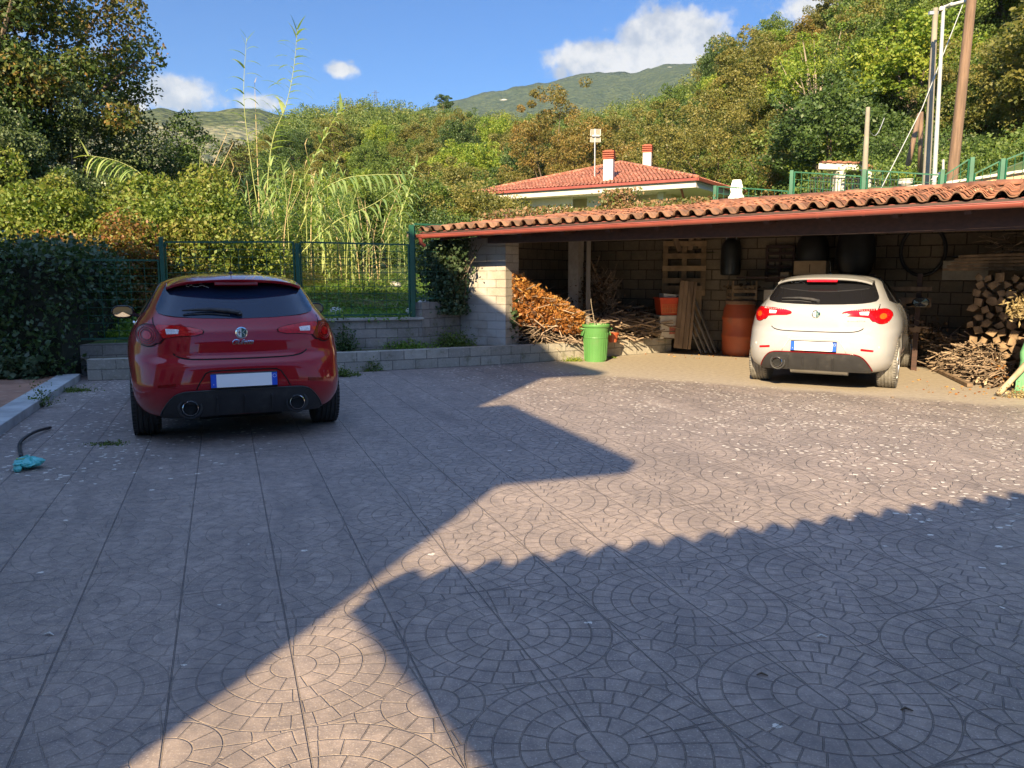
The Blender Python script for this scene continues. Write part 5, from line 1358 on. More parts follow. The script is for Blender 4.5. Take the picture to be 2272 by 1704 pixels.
def build_grass():
    g=random.Random(5); V=[];Fq=[];T=[]
    for i in range(52000):
        y=11.7+8*g.random()**1.5; x=g.uniform(-.62*y,.02*y); z=terrain(x,y)
        if z<.2: continue
        if (mnoise.noise(Vector((x*.9,y*.9,0)))>.28) and g.random()<.7: continue
        h=g.uniform(.05,.20)*(1.0+.8*max(0,mnoise.noise(Vector((x*.6,y*.6,7)))))
        an=g.uniform(0,6.3); blade(V,Fq,T,(x,y,z-.01),(math.cos(an)*.5,math.sin(an)*.5,1),h,g.uniform(.008,.02),g.uniform(.4,1.2),min(1,max(0,g.gauss(.5,.2))),3)
    tag(npmesh('grass',V,Fq,M['lf_grass'],tint=T),'rough green grass growing behind the retaining wall','grass',kind='stuff')
    # broad weeds in the grass
    gg=np.random.default_rng(8); P=[];T2=[]
    for k in range(420):
        y=11.6+6*gg.random()**1.6; x=gg.uniform(-.60*y,-.0*y); z=terrain(x,y)
        if z<.2: continue
        m=45; s=gg.uniform(.10,.28); v=gg.normal(size=(m,3))*np.array([s,s,s*.55]); v[:,2]=np.abs(v[:,2]); P.append(np.array([x,y,z])+v); T2.append(np.clip(gg.normal(gg.random(),.15,m),0,1))
    V,Fq,T=leafq(np.concatenate(P),.05,.7,np.concatenate(T2),flat=.3); tag(npmesh('weeds',V,Fq,M['lf_grass'],tint=T),'low broad leaved weeds growing among the grass','weeds',kind='stuff')
    # tufts growing at the foot of walls and in the planter, each a plant of its own
    def tuft(label,c,s,mt='lf_grass',n=260,leaf=.035,h=1.0,seed=1,name='weed_plant'):
        r=thing(name,label,'plant',tuple(c),0,None,local=True); q=np.random.default_rng(seed)
        v=q.normal(size=(n,3))*np.array([s*.5,s*.3,s*.4*h]); v[:,2]=np.abs(v[:,2])+.0; V,Fq,T=leafq(v,leaf,.65,q.random(n)); npmesh('foliage',V,Fq,M[mt],r,tint=T)
        mb=MB()
        for k in range(6): e=Vector(v[q.integers(0,n)]); mb.tube([(0,0,-.02),e*.5+Vector((0,0,.02)),e],[.004,.003,.001],4)
        mb.build('stem',M['bark'],r)
    tuft('bushy green weed at the foot of the low wall beside the red car',G(820,822)-Vector((0,.06,0)),.20,'lf_mid',900,.03,1.0,1)
    tuft('small green weed at the wall foot touching the red car',G(762,835)-Vector((0,.02,0)),.14,'lf_mid',500,.03,1.0,2)
    tuft('tiny weed between two plants at the low wall foot',G(790,833),.08,'lf_mid',200,.022,.6,3)
    tuft('bright green weed at the wall foot left of the green bin',G(1272,801)-Vector((0,.03,0)),.15,'lf_bright',500,.025,.5,4)
    tuft('sprig of weed at the wall foot right of the green bin',G(1358,795),.07,'lf_bright',160,.022,.5,5)
    def bed(u,v): return G(u,v,.265)
    tuft('upright leafy weed in the bed in front of the grey wall',bed(918,765),.15,'lf_mid',420,.04,2.2,6)
    tuft('yellowish young weed in the bed beside the upright one',bed(970,765),.12,'lf_bright',260,.04,2.0,7)
    tuft('wide dark weed in the bed near the whitewashed wall',bed(1003,768),.30,'lf_mid',1300,.035,.9,8)
    tuft('grassy tuft in the bed against the whitewashed wall',bed(1050,764),.18,'lf_mid',500,.03,.9,9)
    tuft('low spreading weed in the middle of the bed',bed(900,772),.42,'lf_grass',1600,.03,.35,10)
    tuft('dark climbing weed in the bed close to the red car',bed(765,778),.18,'lf_dark',700,.04,2.4,11)
    tuft('thin weed growing through the kerb gap at the left',G(92,905)+Vector((0,.02,.02)),.15,'lf_mid',260,.028,1.8,12)
    tuft('low moss and weeds along the kerb end near the hedge',G(165,868),.22,'lf_mid',500,.025,.25,13)
    tuft('mossy weed patch on the concrete left of the red car',G(240,985),.16,'lf_mid',300,.018,.08,14)
    tuft('dark weed at the low wall end beside the hedge',G(190,820)+Vector((0,.1,0)),.24,'lf_hedge',900,.05,1.2,15)
    tuft('grass tuft at the foot of the green sheet on the far right',G(2262,882),.20,'lf_straw',260,.03,.8,16)
    # ivy climbing the shed's left end, and the creeper on its roof
    r=thing('ivy','ivy climbing the left end of the shed over the whitewashed wall','ivy',tuple(SH(.3,.5,1)),0,None,local=True)
    q=np.random.default_rng(12); n=11000; t=q.normal(.06,.20,n); z=q.uniform(.78,1.98,n); d=q.normal(.42,.13,n)
    t=np.where(z<1.3,t*.8+.1,t+.16*(z-1.3)); d=np.minimum(d,.60+.0*t); d=np.where(t<.45,q.normal(.55,.16,n),d)
    base=SH(.3,.5,1); P=np.stack([GX0+GD.x*t+GN.x*d-base.x,GY0+GD.y*t+GN.y*d-base.y,z-base.z],1)
    V,Fq,T=leafq(P,.055,.9,q.random(n)); npmesh('foliage',V,Fq,M['lf_ivy'],r,tint=T)
    mb=MB(); gg2=random.Random(4)
    for k in range(9):
        a=SH(gg2.uniform(.0,.5),gg2.uniform(.35,.6),.9); b=SH(gg2.uniform(.0,.9),.55,gg2.uniform(1.5,2.0)); mb.tube([a-base,(a+b)/2-base+Vector((gg2.uniform(-.1,.1),0,0)),b-base],.006,5)
    mb.build('stems',M['bark'],r)
    r=thing('creeper','creeping vine with dry leaves spreading over the top of the shed roof','creeper',tuple(SH(3,4.8,2.8)),0,None,local=True); base=SH(3,4.8,2.8)
    n=9000; t=np.concatenate([q.uniform(-.1,2.9,5200),q.normal(1.3,.16,1500),q.uniform(1.6,3.2,800),q.normal(0.0,.16,1500)])
    d=np.concatenate([q.normal(4.7,.26,7500),q.uniform(1.9,4.8,1500)])
    hgt=np.concatenate([q.random(5200)**1.8*.09,q.random(1500)*.42,q.random(800)**1.5*.16,q.random(1500)**1.5*.20])
    zz=1.985+.0165*t+.15+d*.115+hgt; P=np.stack([GX0+GD.x*t+GN.x*d-base.x,GY0+GD.y*t+GN.y*d-base.y,zz-base.z],1)
    V,Fq,T=leafq(P,.065,.7,q.random(n)); npmesh('foliage',V,Fq,M['lf_creeper'],r,tint=T)
def foliage_mats():
    M['lf_grey']=leafmat('grey_green_leaves',[(.045,.075,.026),(.09,.13,.05),(.17,.20,.09)],.2,rough=.4,gloss=.4)
    M['lf_wood']=leafmat('mixed_wood_leaves',[(.055,.10,.026),(.09,.135,.032),(.14,.185,.042),(.19,.19,.05),(.21,.165,.055)],.25)
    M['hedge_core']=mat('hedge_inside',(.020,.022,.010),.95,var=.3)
    M['lf_maple']=leafmat('maple_leaves',[(.028,.052,.013),(.055,.090,.020),(.12,.13,.030),(.25,.15,.05)],.22)
    M['lf_vine']=leafmat('vine_leaves',[(.06,.105,.018),(.115,.175,.028),(.20,.24,.045),(.22,.20,.055)],.3)
    M['lf_bramble']=leafmat('bramble_leaves',[(.05,.07,.012),(.12,.11,.03),(.24,.10,.035),(.16,.19,.03)],.3)
    M['lf_creeper']=leafmat('creeper_leaves',[(.05,.08,.02),(.12,.14,.035),(.24,.15,.07),(.33,.20,.12)],.25)
# ---------------------------------------------------------------- buildings beyond
def build_villa():
    C=Vector((8.76,38,0)); L,Dp=13.0,11.0; ez=5.95; az=7.75
    r=thing('villa','pale single storey house with a red tiled hip roof behind the shed','house',(C.x-5,C.y+6,3))
    def P(a,b,z): p=C-GD*a+GN*b; return Vector((p.x,p.y,z))
    # roof: four tiled planes
    ap=P(L/2,Dp/2,az); co=[P(0,0,ez),P(L,0,ez),P(L,Dp,ez),P(0,Dp,ez)]
    V=[];Fq=[];T=[]; g=random.Random(2)
    for i in range(4):
        a,b=co[i],co[(i+1)%4]; e=(b-a); w=e.length; e.normalize(); mid=(a+b)/2; up=(ap-mid); hl=up.length; up.normalize(); nrm=e.cross(up).normalized()
        if nrm.z<0: nrm=-nrm
        rows=int(hl/.36); 
        for k in range(rows+1):
            f0=k*.36/hl; f1=min(1,(k*.36+.42)/hl)
            half=lambda f: w/2*(1-f)
            n=max(1,int(2*half(f0)/.21)); 
            for j in range(n):
                s0=-half(f0)+2*half(f0)*j/n; s1=-half(f0)+2*half(f0)*(j+1)/n; tn=g.random() 
                for (q0,q1,h0,h1) in ((0,.3,0,.05),(.3,.6,.05,0),(.6,1,0,0)):
                    x0=s0+(s1-s0)*q0; x1=s0+(s1-s0)*q1; k1=min(1,(half(f1)/max(half(f0),.01))) if False else 1
                    b0=len(V)
                    lim=half(f1)
                    p=[mid+e*x0+up*(f0*hl)+nrm*(h0+.035),mid+e*x1+up*(f0*hl)+nrm*(h1+.035),mid+e*max(-lim,min(lim,x1))+up*(f1*hl)+nrm*h1,mid+e*max(-lim,min(lim,x0))+up*(f1*hl)+nrm*h0]
                    V+= [tuple(v) for v in p]; T+=[tn]*4; Fq.append((b0,b0+1,b0+2,b0+3))
    ro=npmesh('roof',V,Fq,M['house_tile'],r,tint=T)
    hip=MB()
    for c in co:
        d=(ap-c); n=int(d.length/.4)
        for k in range(n): a=c+d*(k/n); b=c+d*((k+1.08)/n); hip.tube([a+Vector((0,0,.02)),b+Vector((0,0,.045))],[.11,.09],8,tint=g.random())
    hip.build('hip_tiles',M['house_tile'],ro,smooth=True)
    bm=MB(); bm.add([co[0]-Vector((0,0,.03)),co[1]-Vector((0,0,.03)),co[2]-Vector((0,0,.03)),co[3]-Vector((0,0,.03)),ap-Vector((0,0,.05))],[(0,1,4),(1,2,4),(2,3,4),(3,0,4)]); bm.build('roof_underlay',M['dark_wood'],ro)
    gt=MB(); 
    for i in range(4): a,b=co[i],co[(i+1)%4]; gt.bar(a-Vector((0,0,.06)),b-Vector((0,0,.06)),.13,.13)
    gt.build('gutter',M['gutter'],r)
    # soffit slab
    def prism(a0,a1,b0,b1,z0,z1,name,m,root=r):
        vs=[P(a,b,z) for z in (z0,z1) for a,b in ((a0,b0),(a1,b0),(a1,b1),(a0,b1))]
        return MB().add(vs,[(0,1,2,3),(4,7,6,5),(0,4,5,1),(1,5,6,2),(2,6,7,3),(3,7,4,0)]).build(name,m,root)
    prism(.10,L-.10,.10,Dp-.10,ez-.42,ez-.13,'soffit',M['wall_white'])
    zb=2.0; zt=ez-.425
    prism(2.3,L-1.4,2.6,Dp-1.2,zb,zt,'wall',M['wall_cream'])
    # white bay in front and flanking walls
    prism(4.2,6.6,1.5,2.59,zb,zt,'front_bay',M['wall_white'])
    prism(8.0,8.02,2.2,2.59,zb,zt,'return_wall',M['wall_white'])
    for a,b in ((4.1,1.2),(2.2,1.3)): prism(a-.0,a+.32,b,b+.32,zb,zt,'pillar',M['wall_white'])
    wf=prism(6.95,7.75,2.55,2.597,zb+1.1,zb+2.7,'window',M['wall_white']); prism(7.02,7.68,2.52,2.549,zb+1.17,zb+2.63,'pane',M['glass'],wf)
    dd=prism(1.2+1.3,3.9,2.55,2.597,zb+.4,zb+2.9,'door',M['soffit']); prism(2.7,3.7,2.52,2.549,zb+1.2,zb+2.8,'pane',M['glass'],dd)
    # awnings: one rolled out long and flat to the left, one dropped fabric
    aw=thing('awning','cream drop awning hanging under the eave of the pale house','awning',P(8.3,1.2,4.5))
    prism(7.2,9.9,1.02,1.05,zt-1.25,zt,'fabric',M['awning'],aw); prism(7.2,9.9,1.0,1.07,zt-1.30,zt-1.252,'bottom_rail',M['wall_white'],aw)
    a2=thing('awning','rolled white awning box at the left end of the pale house','awning',P(11,1.2,5))
    prism(10.0,12.4,1.0,1.12,zt-.42,zt-.02,'cassette',M['wall_white'],a2); prism(10.05,12.35,1.125,2.2,zt-.40,zt-.36,'fabric',M['awning'],a2)
    # downpipe
    q=[P(.9,.3,ez-.45),P(1.2,1.6,ez-.9),P(2.2,2.4,ez-1.4),P(2.2,2.5,2.4)]; MB().tube(q,.06,8).build('downpipe',M['gutter'],r,smooth=True)
    # chimneys
    def chim(u,vb,vt,y,w,label):
        b=AT(u,vb,y); t=AT(u,vt,y); c=thing('chimney',label,'chimney',(b.x,b.y,b.z),0,local=True); H=t.z-b.z; o=.55
        MB().box((0,0,H*.36-.3),(w,w,H*.76+.6)).build('stack',M['wall_white'],c); cap=MB(); rz=-.57
        for k in range(4): cap.box((0,0,H*.78+k*.11),(w*1.16,w*1.16,.06)); cap.box((0,0,H*.78+k*.11+.055),(w*.8,w*.8,.05))
        cap.build('brick_cap',M['brick'],c); c.rotation_euler=(0,0,-.3)
    chim(1350.5,405,337,41.5,.50,'nearer white chimney with a banded brick cap on the house roof')
    chim(1436,381,325,46.5,.48,'farther white chimney with a banded brick cap behind the roof ridge')
    a=AT(1320,395,43.0); an=thing('tv_aerial','white grid television aerial on a mast beside the nearer chimney','aerial',tuple(a)); 
    tp=AT(1320,286,43.0); MB().tube([a-Vector((0,0,.5)),tp],.035,8).build('mast',M['metal'],an)
    gr=MB(); 
    for (v0,v1) in ((287,301),(305,315)):
        for k in range(7):
            f=k/6; z0=AT(1320,v1,43).z; z1=AT(1320,v0,43).z; z=z0+(z1-z0)*f; gr.bar((a.x-.27,a.y,z),(a.x+.27,a.y,z),.018)
        for x in (-.27,.27,0): gr.bar((a.x+x,a.y,z0),(a.x+x*.92,a.y-.05,z1),.03)
    gr.build('grid',M['wall_white'],an); MB().bar((a.x-.2,a.y-.1,AT(1320,302,43).z),(a.x+.2,a.y-.1,AT(1320,302,43).z),.07).build('dipole',M['metal'],an)

def build_background():
    M['awning']=mat('awning_fabric',(.66,.58,.44),.9,var=.04)
    build_villa()
    # far house in the wooded hill
    q=AT(694,352,150); r=thing('hill_house','tiny pale house with a red roof half hidden on the wooded hill','house',tuple(q)); 
    MB().box((q.x,q.y,q.z-.6),(4.0,4,2.7)).build('wall',M['wall_white'],r); MB().box((q.x,q.y-.2,q.z+.9),(4.8,4.6,.28)).build('roof',M['house_tile'],r)
    MB().box((q.x+.4,q.y,q.z+1.5),(2.6,3,.9)).build('upper_wall',M['soffit'],r); MB().box((q.x+.4,q.y,q.z+2.05),(4.0,3.6,.22)).build('upper_roof',M['house_tile'],r)
    for k in (-1.3,0,1.3): MB().box((q.x+k,q.y-2.05,q.z-.3),(.6,.06,1.2)).build('window',M['glass'],r)
    # power pylon, faint on the crest
    t=AT(833,200,172); b=AT(833,235,172); r=thing('pylon','faint lattice power pylon on the crest','pylon',tuple(b)); mb=MB()
    for s in (-1,1): mb.bar((b.x+s*.6,b.y,b.z-3),(t.x+s*.12,t.y,t.z),.05)
    for k in range(6): z=b.z+(t.z-b.z)*k/6; w=.55-.4*k/6; mb.bar((b.x-w,b.y,z),(b.x+w,b.y,z+.4),.035)
    mb.bar((t.x-.8,t.y,t.z-.5),(t.x+.8,t.y,t.z-.5),.05); mb.build('lattice',M['iron'],r)
    # pavilion with small tiled roof and railing
    y=31.0; A=AT(1816,375,y); B=AT(1912,379,y); C_=AT(1968,386,y+2.6)
    r=thing('pavilion','small white garden pavilion with a flat tiled roof above the shed','pavilion',(A.x,y,3.6))
    vs=[]
    h=AT(1816,362,y).z; lo=A.z
    d1=Vector((B.x-A.x,.3,0)); d2=Vector((C_.x-B.x,C_.y-B.y,0))
    base=[Vector((A.x,y,0)),Vector((A.x,y,0))+d1,Vector((A.x,y,0))+d1+d2,Vector((A.x,y,0))+d2]
    vs=[(p.x,p.y,z) for z in (lo,h) for p in base]; MB().add(vs,[(0,3,2,1),(4,5,6,7),(0,1,5,4),(1,2,6,5),(2,3,7,6),(3,0,4,7)]).build('roof_slab',M['wall_white'],r)
    tl=MB(); g=random.Random(3)
    for i in range(8):
        for j in range(10):
            p=base[0]+d1*((i+.5)/8)+d2*((j+.5)/10); tl.box((p.x,p.y,h+.05+.02*(i%2)),(d1.length/8*.8,d2.length/10,.07),rz=-.05,tint=g.random())
    tl.build('roof_tiles',M['tile'],r)
    zg=AT(1860,436,y).z-.6
    for u,w in ((1861,.34),(1921,.30)):
        p=AT(u,400,y+.4); MB().box((p.x,p.y,(zg+lo)/2),(w,w,lo-zg)).build('pillar',M['wall_white'],r)
    p=base[2]-d1*.12-d2*.1; MB().box((p.x,p.y,(zg+lo)/2),(.25,.25,lo-zg)).build('pillar',M['wall_white'],r)
    p=AT(1893,405,y+1.8); MB().box((p.x,p.y,(zg+lo)/2+.05),(.9,.1,lo-zg-.1)).build('back_panel',M['soffit'],r)
    # dark iron railing beside it
    r=thing('iron_railing','dark iron railing panel left of the pavilion','railing',tuple(AT(1825,430,29)),0); mb=MB()
    a=AT(1797,436,29); b=AT(1990,436,29.6)
    z1=AT(1797,394,29).z; z0=AT(1797,437,29).z-.1
    mb.bar((a.x,a.y,z1),(b.x,b.y,z1),.04); mb.bar((a.x,a.y,z0+.1),(b.x,b.y,z0+.1),.04); n=26
    for k in range(n+1): x=a.x+(b.x-a.x)*k/n; yy=a.y+(b.y-a.y)*k/n; mb.bar((x,yy,z0),(x,yy,z1),.022)
    mb.build('bars',M['iron'],r)
    # white retaining wall climbing to the right, and the upper one
    r=thing('garden_wall','low white rendered wall climbing to the right behind the boundary fence','wall',tuple(AT(1900,425,19)))
    a=AT(1786,446,19); b=AT(2046,408,17.2); pa=MB(); 
    vs=[(a.x,a.y,a.z-1.6),(b.x,b.y,b.z-1.6),(b.x,b.y,b.z),(a.x,a.y,a.z)]; vs+=[(x+.05,y+.22,z) for x,y,z in vs]
    pa.add(vs,[(0,1,2,3),(7,6,5,4),(3,2,6,7),(0,4,5,1),(0,3,7,4),(1,5,6,2)]); pa.build('wall_body',M['wall_white'],r)
    r=thing('garden_wall','cream wall with pale coping rising to the right edge behind the fence','wall',tuple(AT(2180,400,17)))
    a=AT(2108,408,16.6); b=AT(2330,374,15.6); vs=[(a.x,a.y,a.z-1.6),(b.x,b.y,b.z-1.6),(b.x,b.y,b.z),(a.x,a.y,a.z)]; vs+=[(x+.05,y+.25,z) for x,y,z in vs]
    MB().add(vs,[(0,1,2,3),(7,6,5,4),(3,2,6,7),(0,4,5,1),(0,3,7,4),(1,5,6,2)]).build('wall_body',M['cream_orange'],r)
    MB().bar((a.x,a.y+.1,a.z+.02),(b.x,b.y+.1,b.z+.02),.34,.05).build('coping',M['wall_white'],r)
    # planter pot on the wall, dark hedge mass behind the slope fence
    p=AT(2008,411,18.2); r=thing('flower_pot','white round pot standing on the low white wall','pot',tuple(p),0,local=True)
    MB().lathe([(.10,-.02),(.15,.03),(.155,.11),(.17,.115),(.17,.13),(.14,.13)],20).build('bowl',M['wall_white'],r,smooth=True,auto=40)
    V,Fq,T=leafq(np.random.default_rng(2).normal(size=(260,3))*np.array([.10,.10,.10])+np.array([0,0,.24]),.05,.6); npmesh('plant',V,Fq,M['lf_bright'],r,tint=T)
    # closed white parasol
    p=AT(1633,452,26); t=AT(1633,413,26); H=t.z-p.z
    r=thing('closed_parasol','white closed parasol standing on the bank right of the pale house','parasol',(p.x,p.y,p.z-.8),0,local=True)
    MB().tube([(0,0,-.3),(0,0,H+.8)],.025,8).build('pole',M['metal'],r); pr=[]
    mb=MB(); n=14; prof=[(.24,.72),(.25,1.0),(.17,1.15),(.20,1.3),(.13,1.55),(.04,.8+H)]; vs=[];fs=[]
    for rr_,z in prof:
        for k in range(n*2): a=PI*k/n; q=rr_*(1 if k%2 else .78); vs.append((q*math.cos(a),q*math.sin(a),z))
    m=n*2
    for i in range(len(prof)-1):
        for k in range(m): fs.append((i*m+k,i*m+(k+1)%m,(i+1)*m+(k+1)%m,(i+1)*m+k))
    mb.add(vs,fs); mb.build('canopy',M['umbrella'],r)
    # poles
    def pole(name,label,u0,v0,u1,v1,y,r0,r1,mt,cat='pole'):
        a=AT(u0,v0,y); b=AT(u1,v1,y); d=(b-a); a2=a-d.normalized()*1.5
        r=thing(name,label,cat,tuple(a)); MB().tube([a2,a,a.lerp(b,.5),b],[r0,r0,(r0+r1)/2,r1],14).build('shaft',mt,r,smooth=True,auto=50); return r,a,b
    r,a,b=pole('utility_pole','thick leaning brown wooden pole at the right, running out of the picture top',2110,420,2162,-60,19.5,.128,.105,M['pole_wood'])
    r,a,b=pole('utility_pole','tall tapering concrete pole left of the street lamp',2054,425,2076,18,21,.105,.062,M['pole_concrete'])
    MB().box(b-Vector((.05,0,.12)),(.22,.08,.08)).build('insulator',M['metal'],r)
    r,a,b=pole('street_lamp','slim white street lamp with its head at the top edge',2072,415,2093,24,20,.055,.040,M['lamp_post'],'street lamp')
    hd=AT(2112,6,20); MB().box((b+hd)/2+Vector((.35,0,.10)),(.70,.22,.07),M=Matrix.Rotation(R(-14),4,'Y')).build('lamp_head',M['lamp_post'],r,bevel=.02); MB().tube([b,b+Vector((.02,0,.1)),(b+hd)/2+Vector((.1,0,.08))],.03,8).build('bracket',M['lamp_post'],r)
    MB().lathe([(.05,0),(.06,.05),(.03,.1),(.001,.11)],14,c=b-Vector((.05,0,0)),caps=False).build('fitting',M['wall_white'],r)
    r,a,b=pole('utility_pole','short grey pole standing behind the pavilion',1919,372,1926,238,30,.10,.075,M['pole_concrete'])
    wr=MB(); p0=b-Vector((0,0,.6)); p1=AT(1962,262,33); pts=[p0.lerp(p1,k/8)-Vector((0,0,.55*math.sin(PI*k/8)))for k in range(9)]; wr.tube(pts,.014,5); wr.build('cable',M['lamp_post'],r)
    r=thing('braced_pole','pair of wooden poles leaning together as a brace beside the concrete pole','pole',tuple(AT(2020,400,24)))
    MB().tube([AT(2008,395,24),AT(2040,252,24.2)],[.085,.06],10).build('leaning_pole',M['pole_wood'],r,smooth=True)
    MB().tube([AT(2041,392,24.6),AT(2044,248,24.4)],[.08,.06],10).build('upright_pole',M['pole_wood'],r,smooth=True)
    r=thing('guy_wire','long pale stay wire from the wooden pole down to the garden wall','wire',tuple(AT(1955,420,19)))
    MB().tube([AT(1955,418,19),AT(2046,240,20.4),AT(2140,0,21.5)],.011,6).build('wire',M['lamp_post'],r)
    r=thing('signpost','white post with a slanted panel behind the sloping fence','post',tuple(AT(2092,400,15)))
    MB().tube([AT(2092,425,15),AT(2093,354,15)],.022,8).build('post',M['lamp_post'],r); MB().bar(AT(2067,400,15.3),AT(2087,382,15.3),.10,.02).build('panel',M['wall_white'],r)
def extra_mats():
    M['iron']=mat('dark_iron',(.02,.022,.022),.6,var=.1); M['cream_orange']=mat('cream_orange_render',(.62,.44,.26),.9,var=.06)
    M['pole_wood']=mat('pole_wood',(.165,.105,.070),.9,var=.25,vscale=3,stretch=(6,6,.5),bump=.4,bscale=20); M['pole_concrete']=mat('pole_concrete',(.27,.24,.195),.9,var=.12,vscale=3)
    M['lamp_post']=mat('pale_post',(.38,.40,.41),.5,var=.06)

# ---------------------------------------------------------------- things in the shed
def cyl_prof(prof,name,mt,root,n=36,auto=35,c=(0,0,0)): return MB().lathe(prof,n,c=c).build(name,mt,root,smooth=True,auto=auto)
def sticks(mb,g,n,box,L,r,flat=.25,zfun=None,dirn=None,tint=True):
    """crossed thin sticks inside box=(fn(s,t,h)->point)"""
    for i in range(n):
        s,t,h=g.random(),g.random(),g.random(); p=box(s,t,h); an=g.uniform(0,PI) if dirn is None else dirn+g.gauss(0,.35)
        l=g.uniform(*L); d=Vector((math.cos(an),math.sin(an),g.gauss(0,flat)))*l/2; q=Vector((g.gauss(0,.03),g.gauss(0,.03),g.gauss(0,.03)))
        mb.tube([p-d,p+q,p+d],[g.uniform(*r),g.uniform(*r),g.uniform(*r)*.6],5,tint=g.random())
def build_contents():
    g=random.Random(31)
    # green bin in front of the low wall
    b=G(1321,801); r=thing('green_bin','tall green plastic bin standing before the low block wall','bin',(b.x,b.y+.0,0),.2,local=True)
    cyl_prof([(.001,0),(.175,0),(.18,.02),(.205,.50),(.213,.56),(.232,.575),(.236,.60),(.228,.615),(.214,.61),(.205,.56),(.17,.06),(.001,.05)],'body',M['green_bin'],r,48)
    ribs=MB()
    for k in range(26):
        a=2*PI*k/26; ribs.bar((.181*math.cos(a),.181*math.sin(a),.03),(.2035*math.cos(a),.2035*math.sin(a),.48),.006,.012)
    ribs.lathe([(.200,.385),(.206,.395),(.2035,.41)],40,caps=False); ribs.build('ribs',M['green_bin'],r)
    for s in (-1,1):
        h=MB(); h.tube([(s*.205,-.05,.54),(s*.262,-.05,.545),(s*.268,0,.545),(s*.262,.05,.545),(s*.205,.05,.54)],.014,8); h.bar((s*.212,0,.53),(s*.245,0,.43),.09,.014); h.build('handle',M['green_bin'],r,smooth=True,auto=50)
    st=MB(); st.tube([(0.03,0,.1),(-.02,.02,.62),(-.08,.03,.95),(-.10,.03,1.18)],[.008,.007,.005,.003],6); 
    for k in range(9): a=g.uniform(0,6.3); st.tube([(.1*math.cos(a),.1*math.sin(a),.5),(.17*math.cos(a),.17*math.sin(a),.60+g.uniform(.02,.09))],.004,4)
    o=st.build('garden_twigs',M['bark_pale'],None); tag(o,'thin bent twigs sticking out of the green bin','twigs'); o.location=(b.x,b.y,0)
    p=G(1357,796); r=thing('clay_pot','rust coloured pot standing in the shadow right of the green bin','pot',(p.x+.02,p.y+.06,.28),0,local=True)
    cyl_prof([(.001,0),(.07,0),(.095,.13),(.105,.135),(.105,.16),(.09,.16),(.001,.12)],'bowl',M['orange'],r,24)
    # brush pile with dry leaves, left bay
    def A(u,v,h): q=G(u,v,h); return q
    L0=SH(1.62,1.0); 
    def boxf(s,t,h):  # s: 0 left..1 right, t: front..back
        q=Vector((-.02+1.22*s,12.95+.20*s+1.2*t,0)); top=(1.50-.72*s)*(1-.12*t)
        q.z=.29+(top-.29)*h*(1 if t>.12 else .96); return q
    r=thing('brush_pile','heap of cut branches with orange dry leaves behind the low wall','brush pile',(.5,13.3,.27),0,local=True)
    off=Vector((.5,13.3,.27)); mb=MB()
    sticks(mb,g,800,lambda s,t,h: boxf(s,t*.8,h*.92)-off,(.25,.75),(.004,.011),flat=.35)
    mb.build('branches',M['stick'],r)
    q=np.random.default_rng(9); n=5200; P=[];T=[]
    for i in range(n):
        s=q.random(); t=q.random()**2.2*.9; h=1-q.random()**1.2*.66+q.normal()*.05; p=boxf(s,t,h)-off; p.y-=.03; P.append(tuple(p)); T.append(np.clip(.25+.6*(h-.5)*1.3+q.normal()*.22,0,1))
    V,Fq,TT=leafq(np.array(P),.098,.36,np.array(T)); 
    V[:,2]-=0; npmesh('dry_leaves',V,Fq,M['lf_dry'],r,tint=TT)
    n=150; P=q.normal(size=(n,3))*np.array([.06,.05,.13])+np.array([-.52,-.34,.42]); V,Fq,TT=leafq(P,.08,.9); npmesh('ivy_sprig',V,Fq,M['lf_ivy'],r,tint=TT)
    # second heap: dark sticks, mid bay
    r=thing('brush_pile','low dark heap of cut sticks and prunings in the middle bay','brush pile',(2.0,14.2,.27),0,local=True); off=Vector((2.0,14.2,.27)); mb=MB()
    def box2(s,t,h): return Vector((1.45+1.35*s,13.55+.75*s+1.0*t,.28+ (.46+.18*t-.2*abs(s-.4))*h))
    sticks(mb,g,520,lambda s,t,h: box2(s,t,h*.95)-off,(.3,.9),(.005,.016),flat=.15); mb.build('sticks',M['stick'],r)
    P=np.array([tuple(box2(a,b_,c*1.05)-off) for a,b_,c in q.random((900,3))]); V,Fq,TT=leafq(P,.06,.5); npmesh('dead_leaves',V,Fq,M['lf_deadleaf'],r,tint=TT)
    r=thing('hanging_prunings','dark dried climbing branches hanging behind the thin post','branches',(1.45,14.0,1.0),0,local=True); mb=MB(); 
    sticks(mb,g,160,lambda s,t,h:Vector((-.15+.5*s,.2*t,-.5+.9*h)),(.2,.5),(.003,.007),flat=1.2); mb.build('stems',M['stick'],r)
    P=q.normal(size=(700,3))*np.array([.17,.12,.28]); V,Fq,TT=leafq(P,.07,.6); npmesh('leaves',V,Fq,M['lf_deadleaf'],r,tint=TT)
    # small dark pot
    p=G(1167,762,.28); r=thing('black_pot','small black plant pot before the leaf heap','pot',tuple(p),0,local=True); cyl_prof([(.001,0),(.055,0),(.07,.10),(.074,.10),(.074,.115),(.06,.115),(.001,.1)],'bowl',M['black_plastic'],r,20)
    # stacked crates
    p=G(1486,752,.27); r=thing('white_tub','dirty white tub under the red basket','tub',(p.x,p.y+.2,.27),.15,local=True)
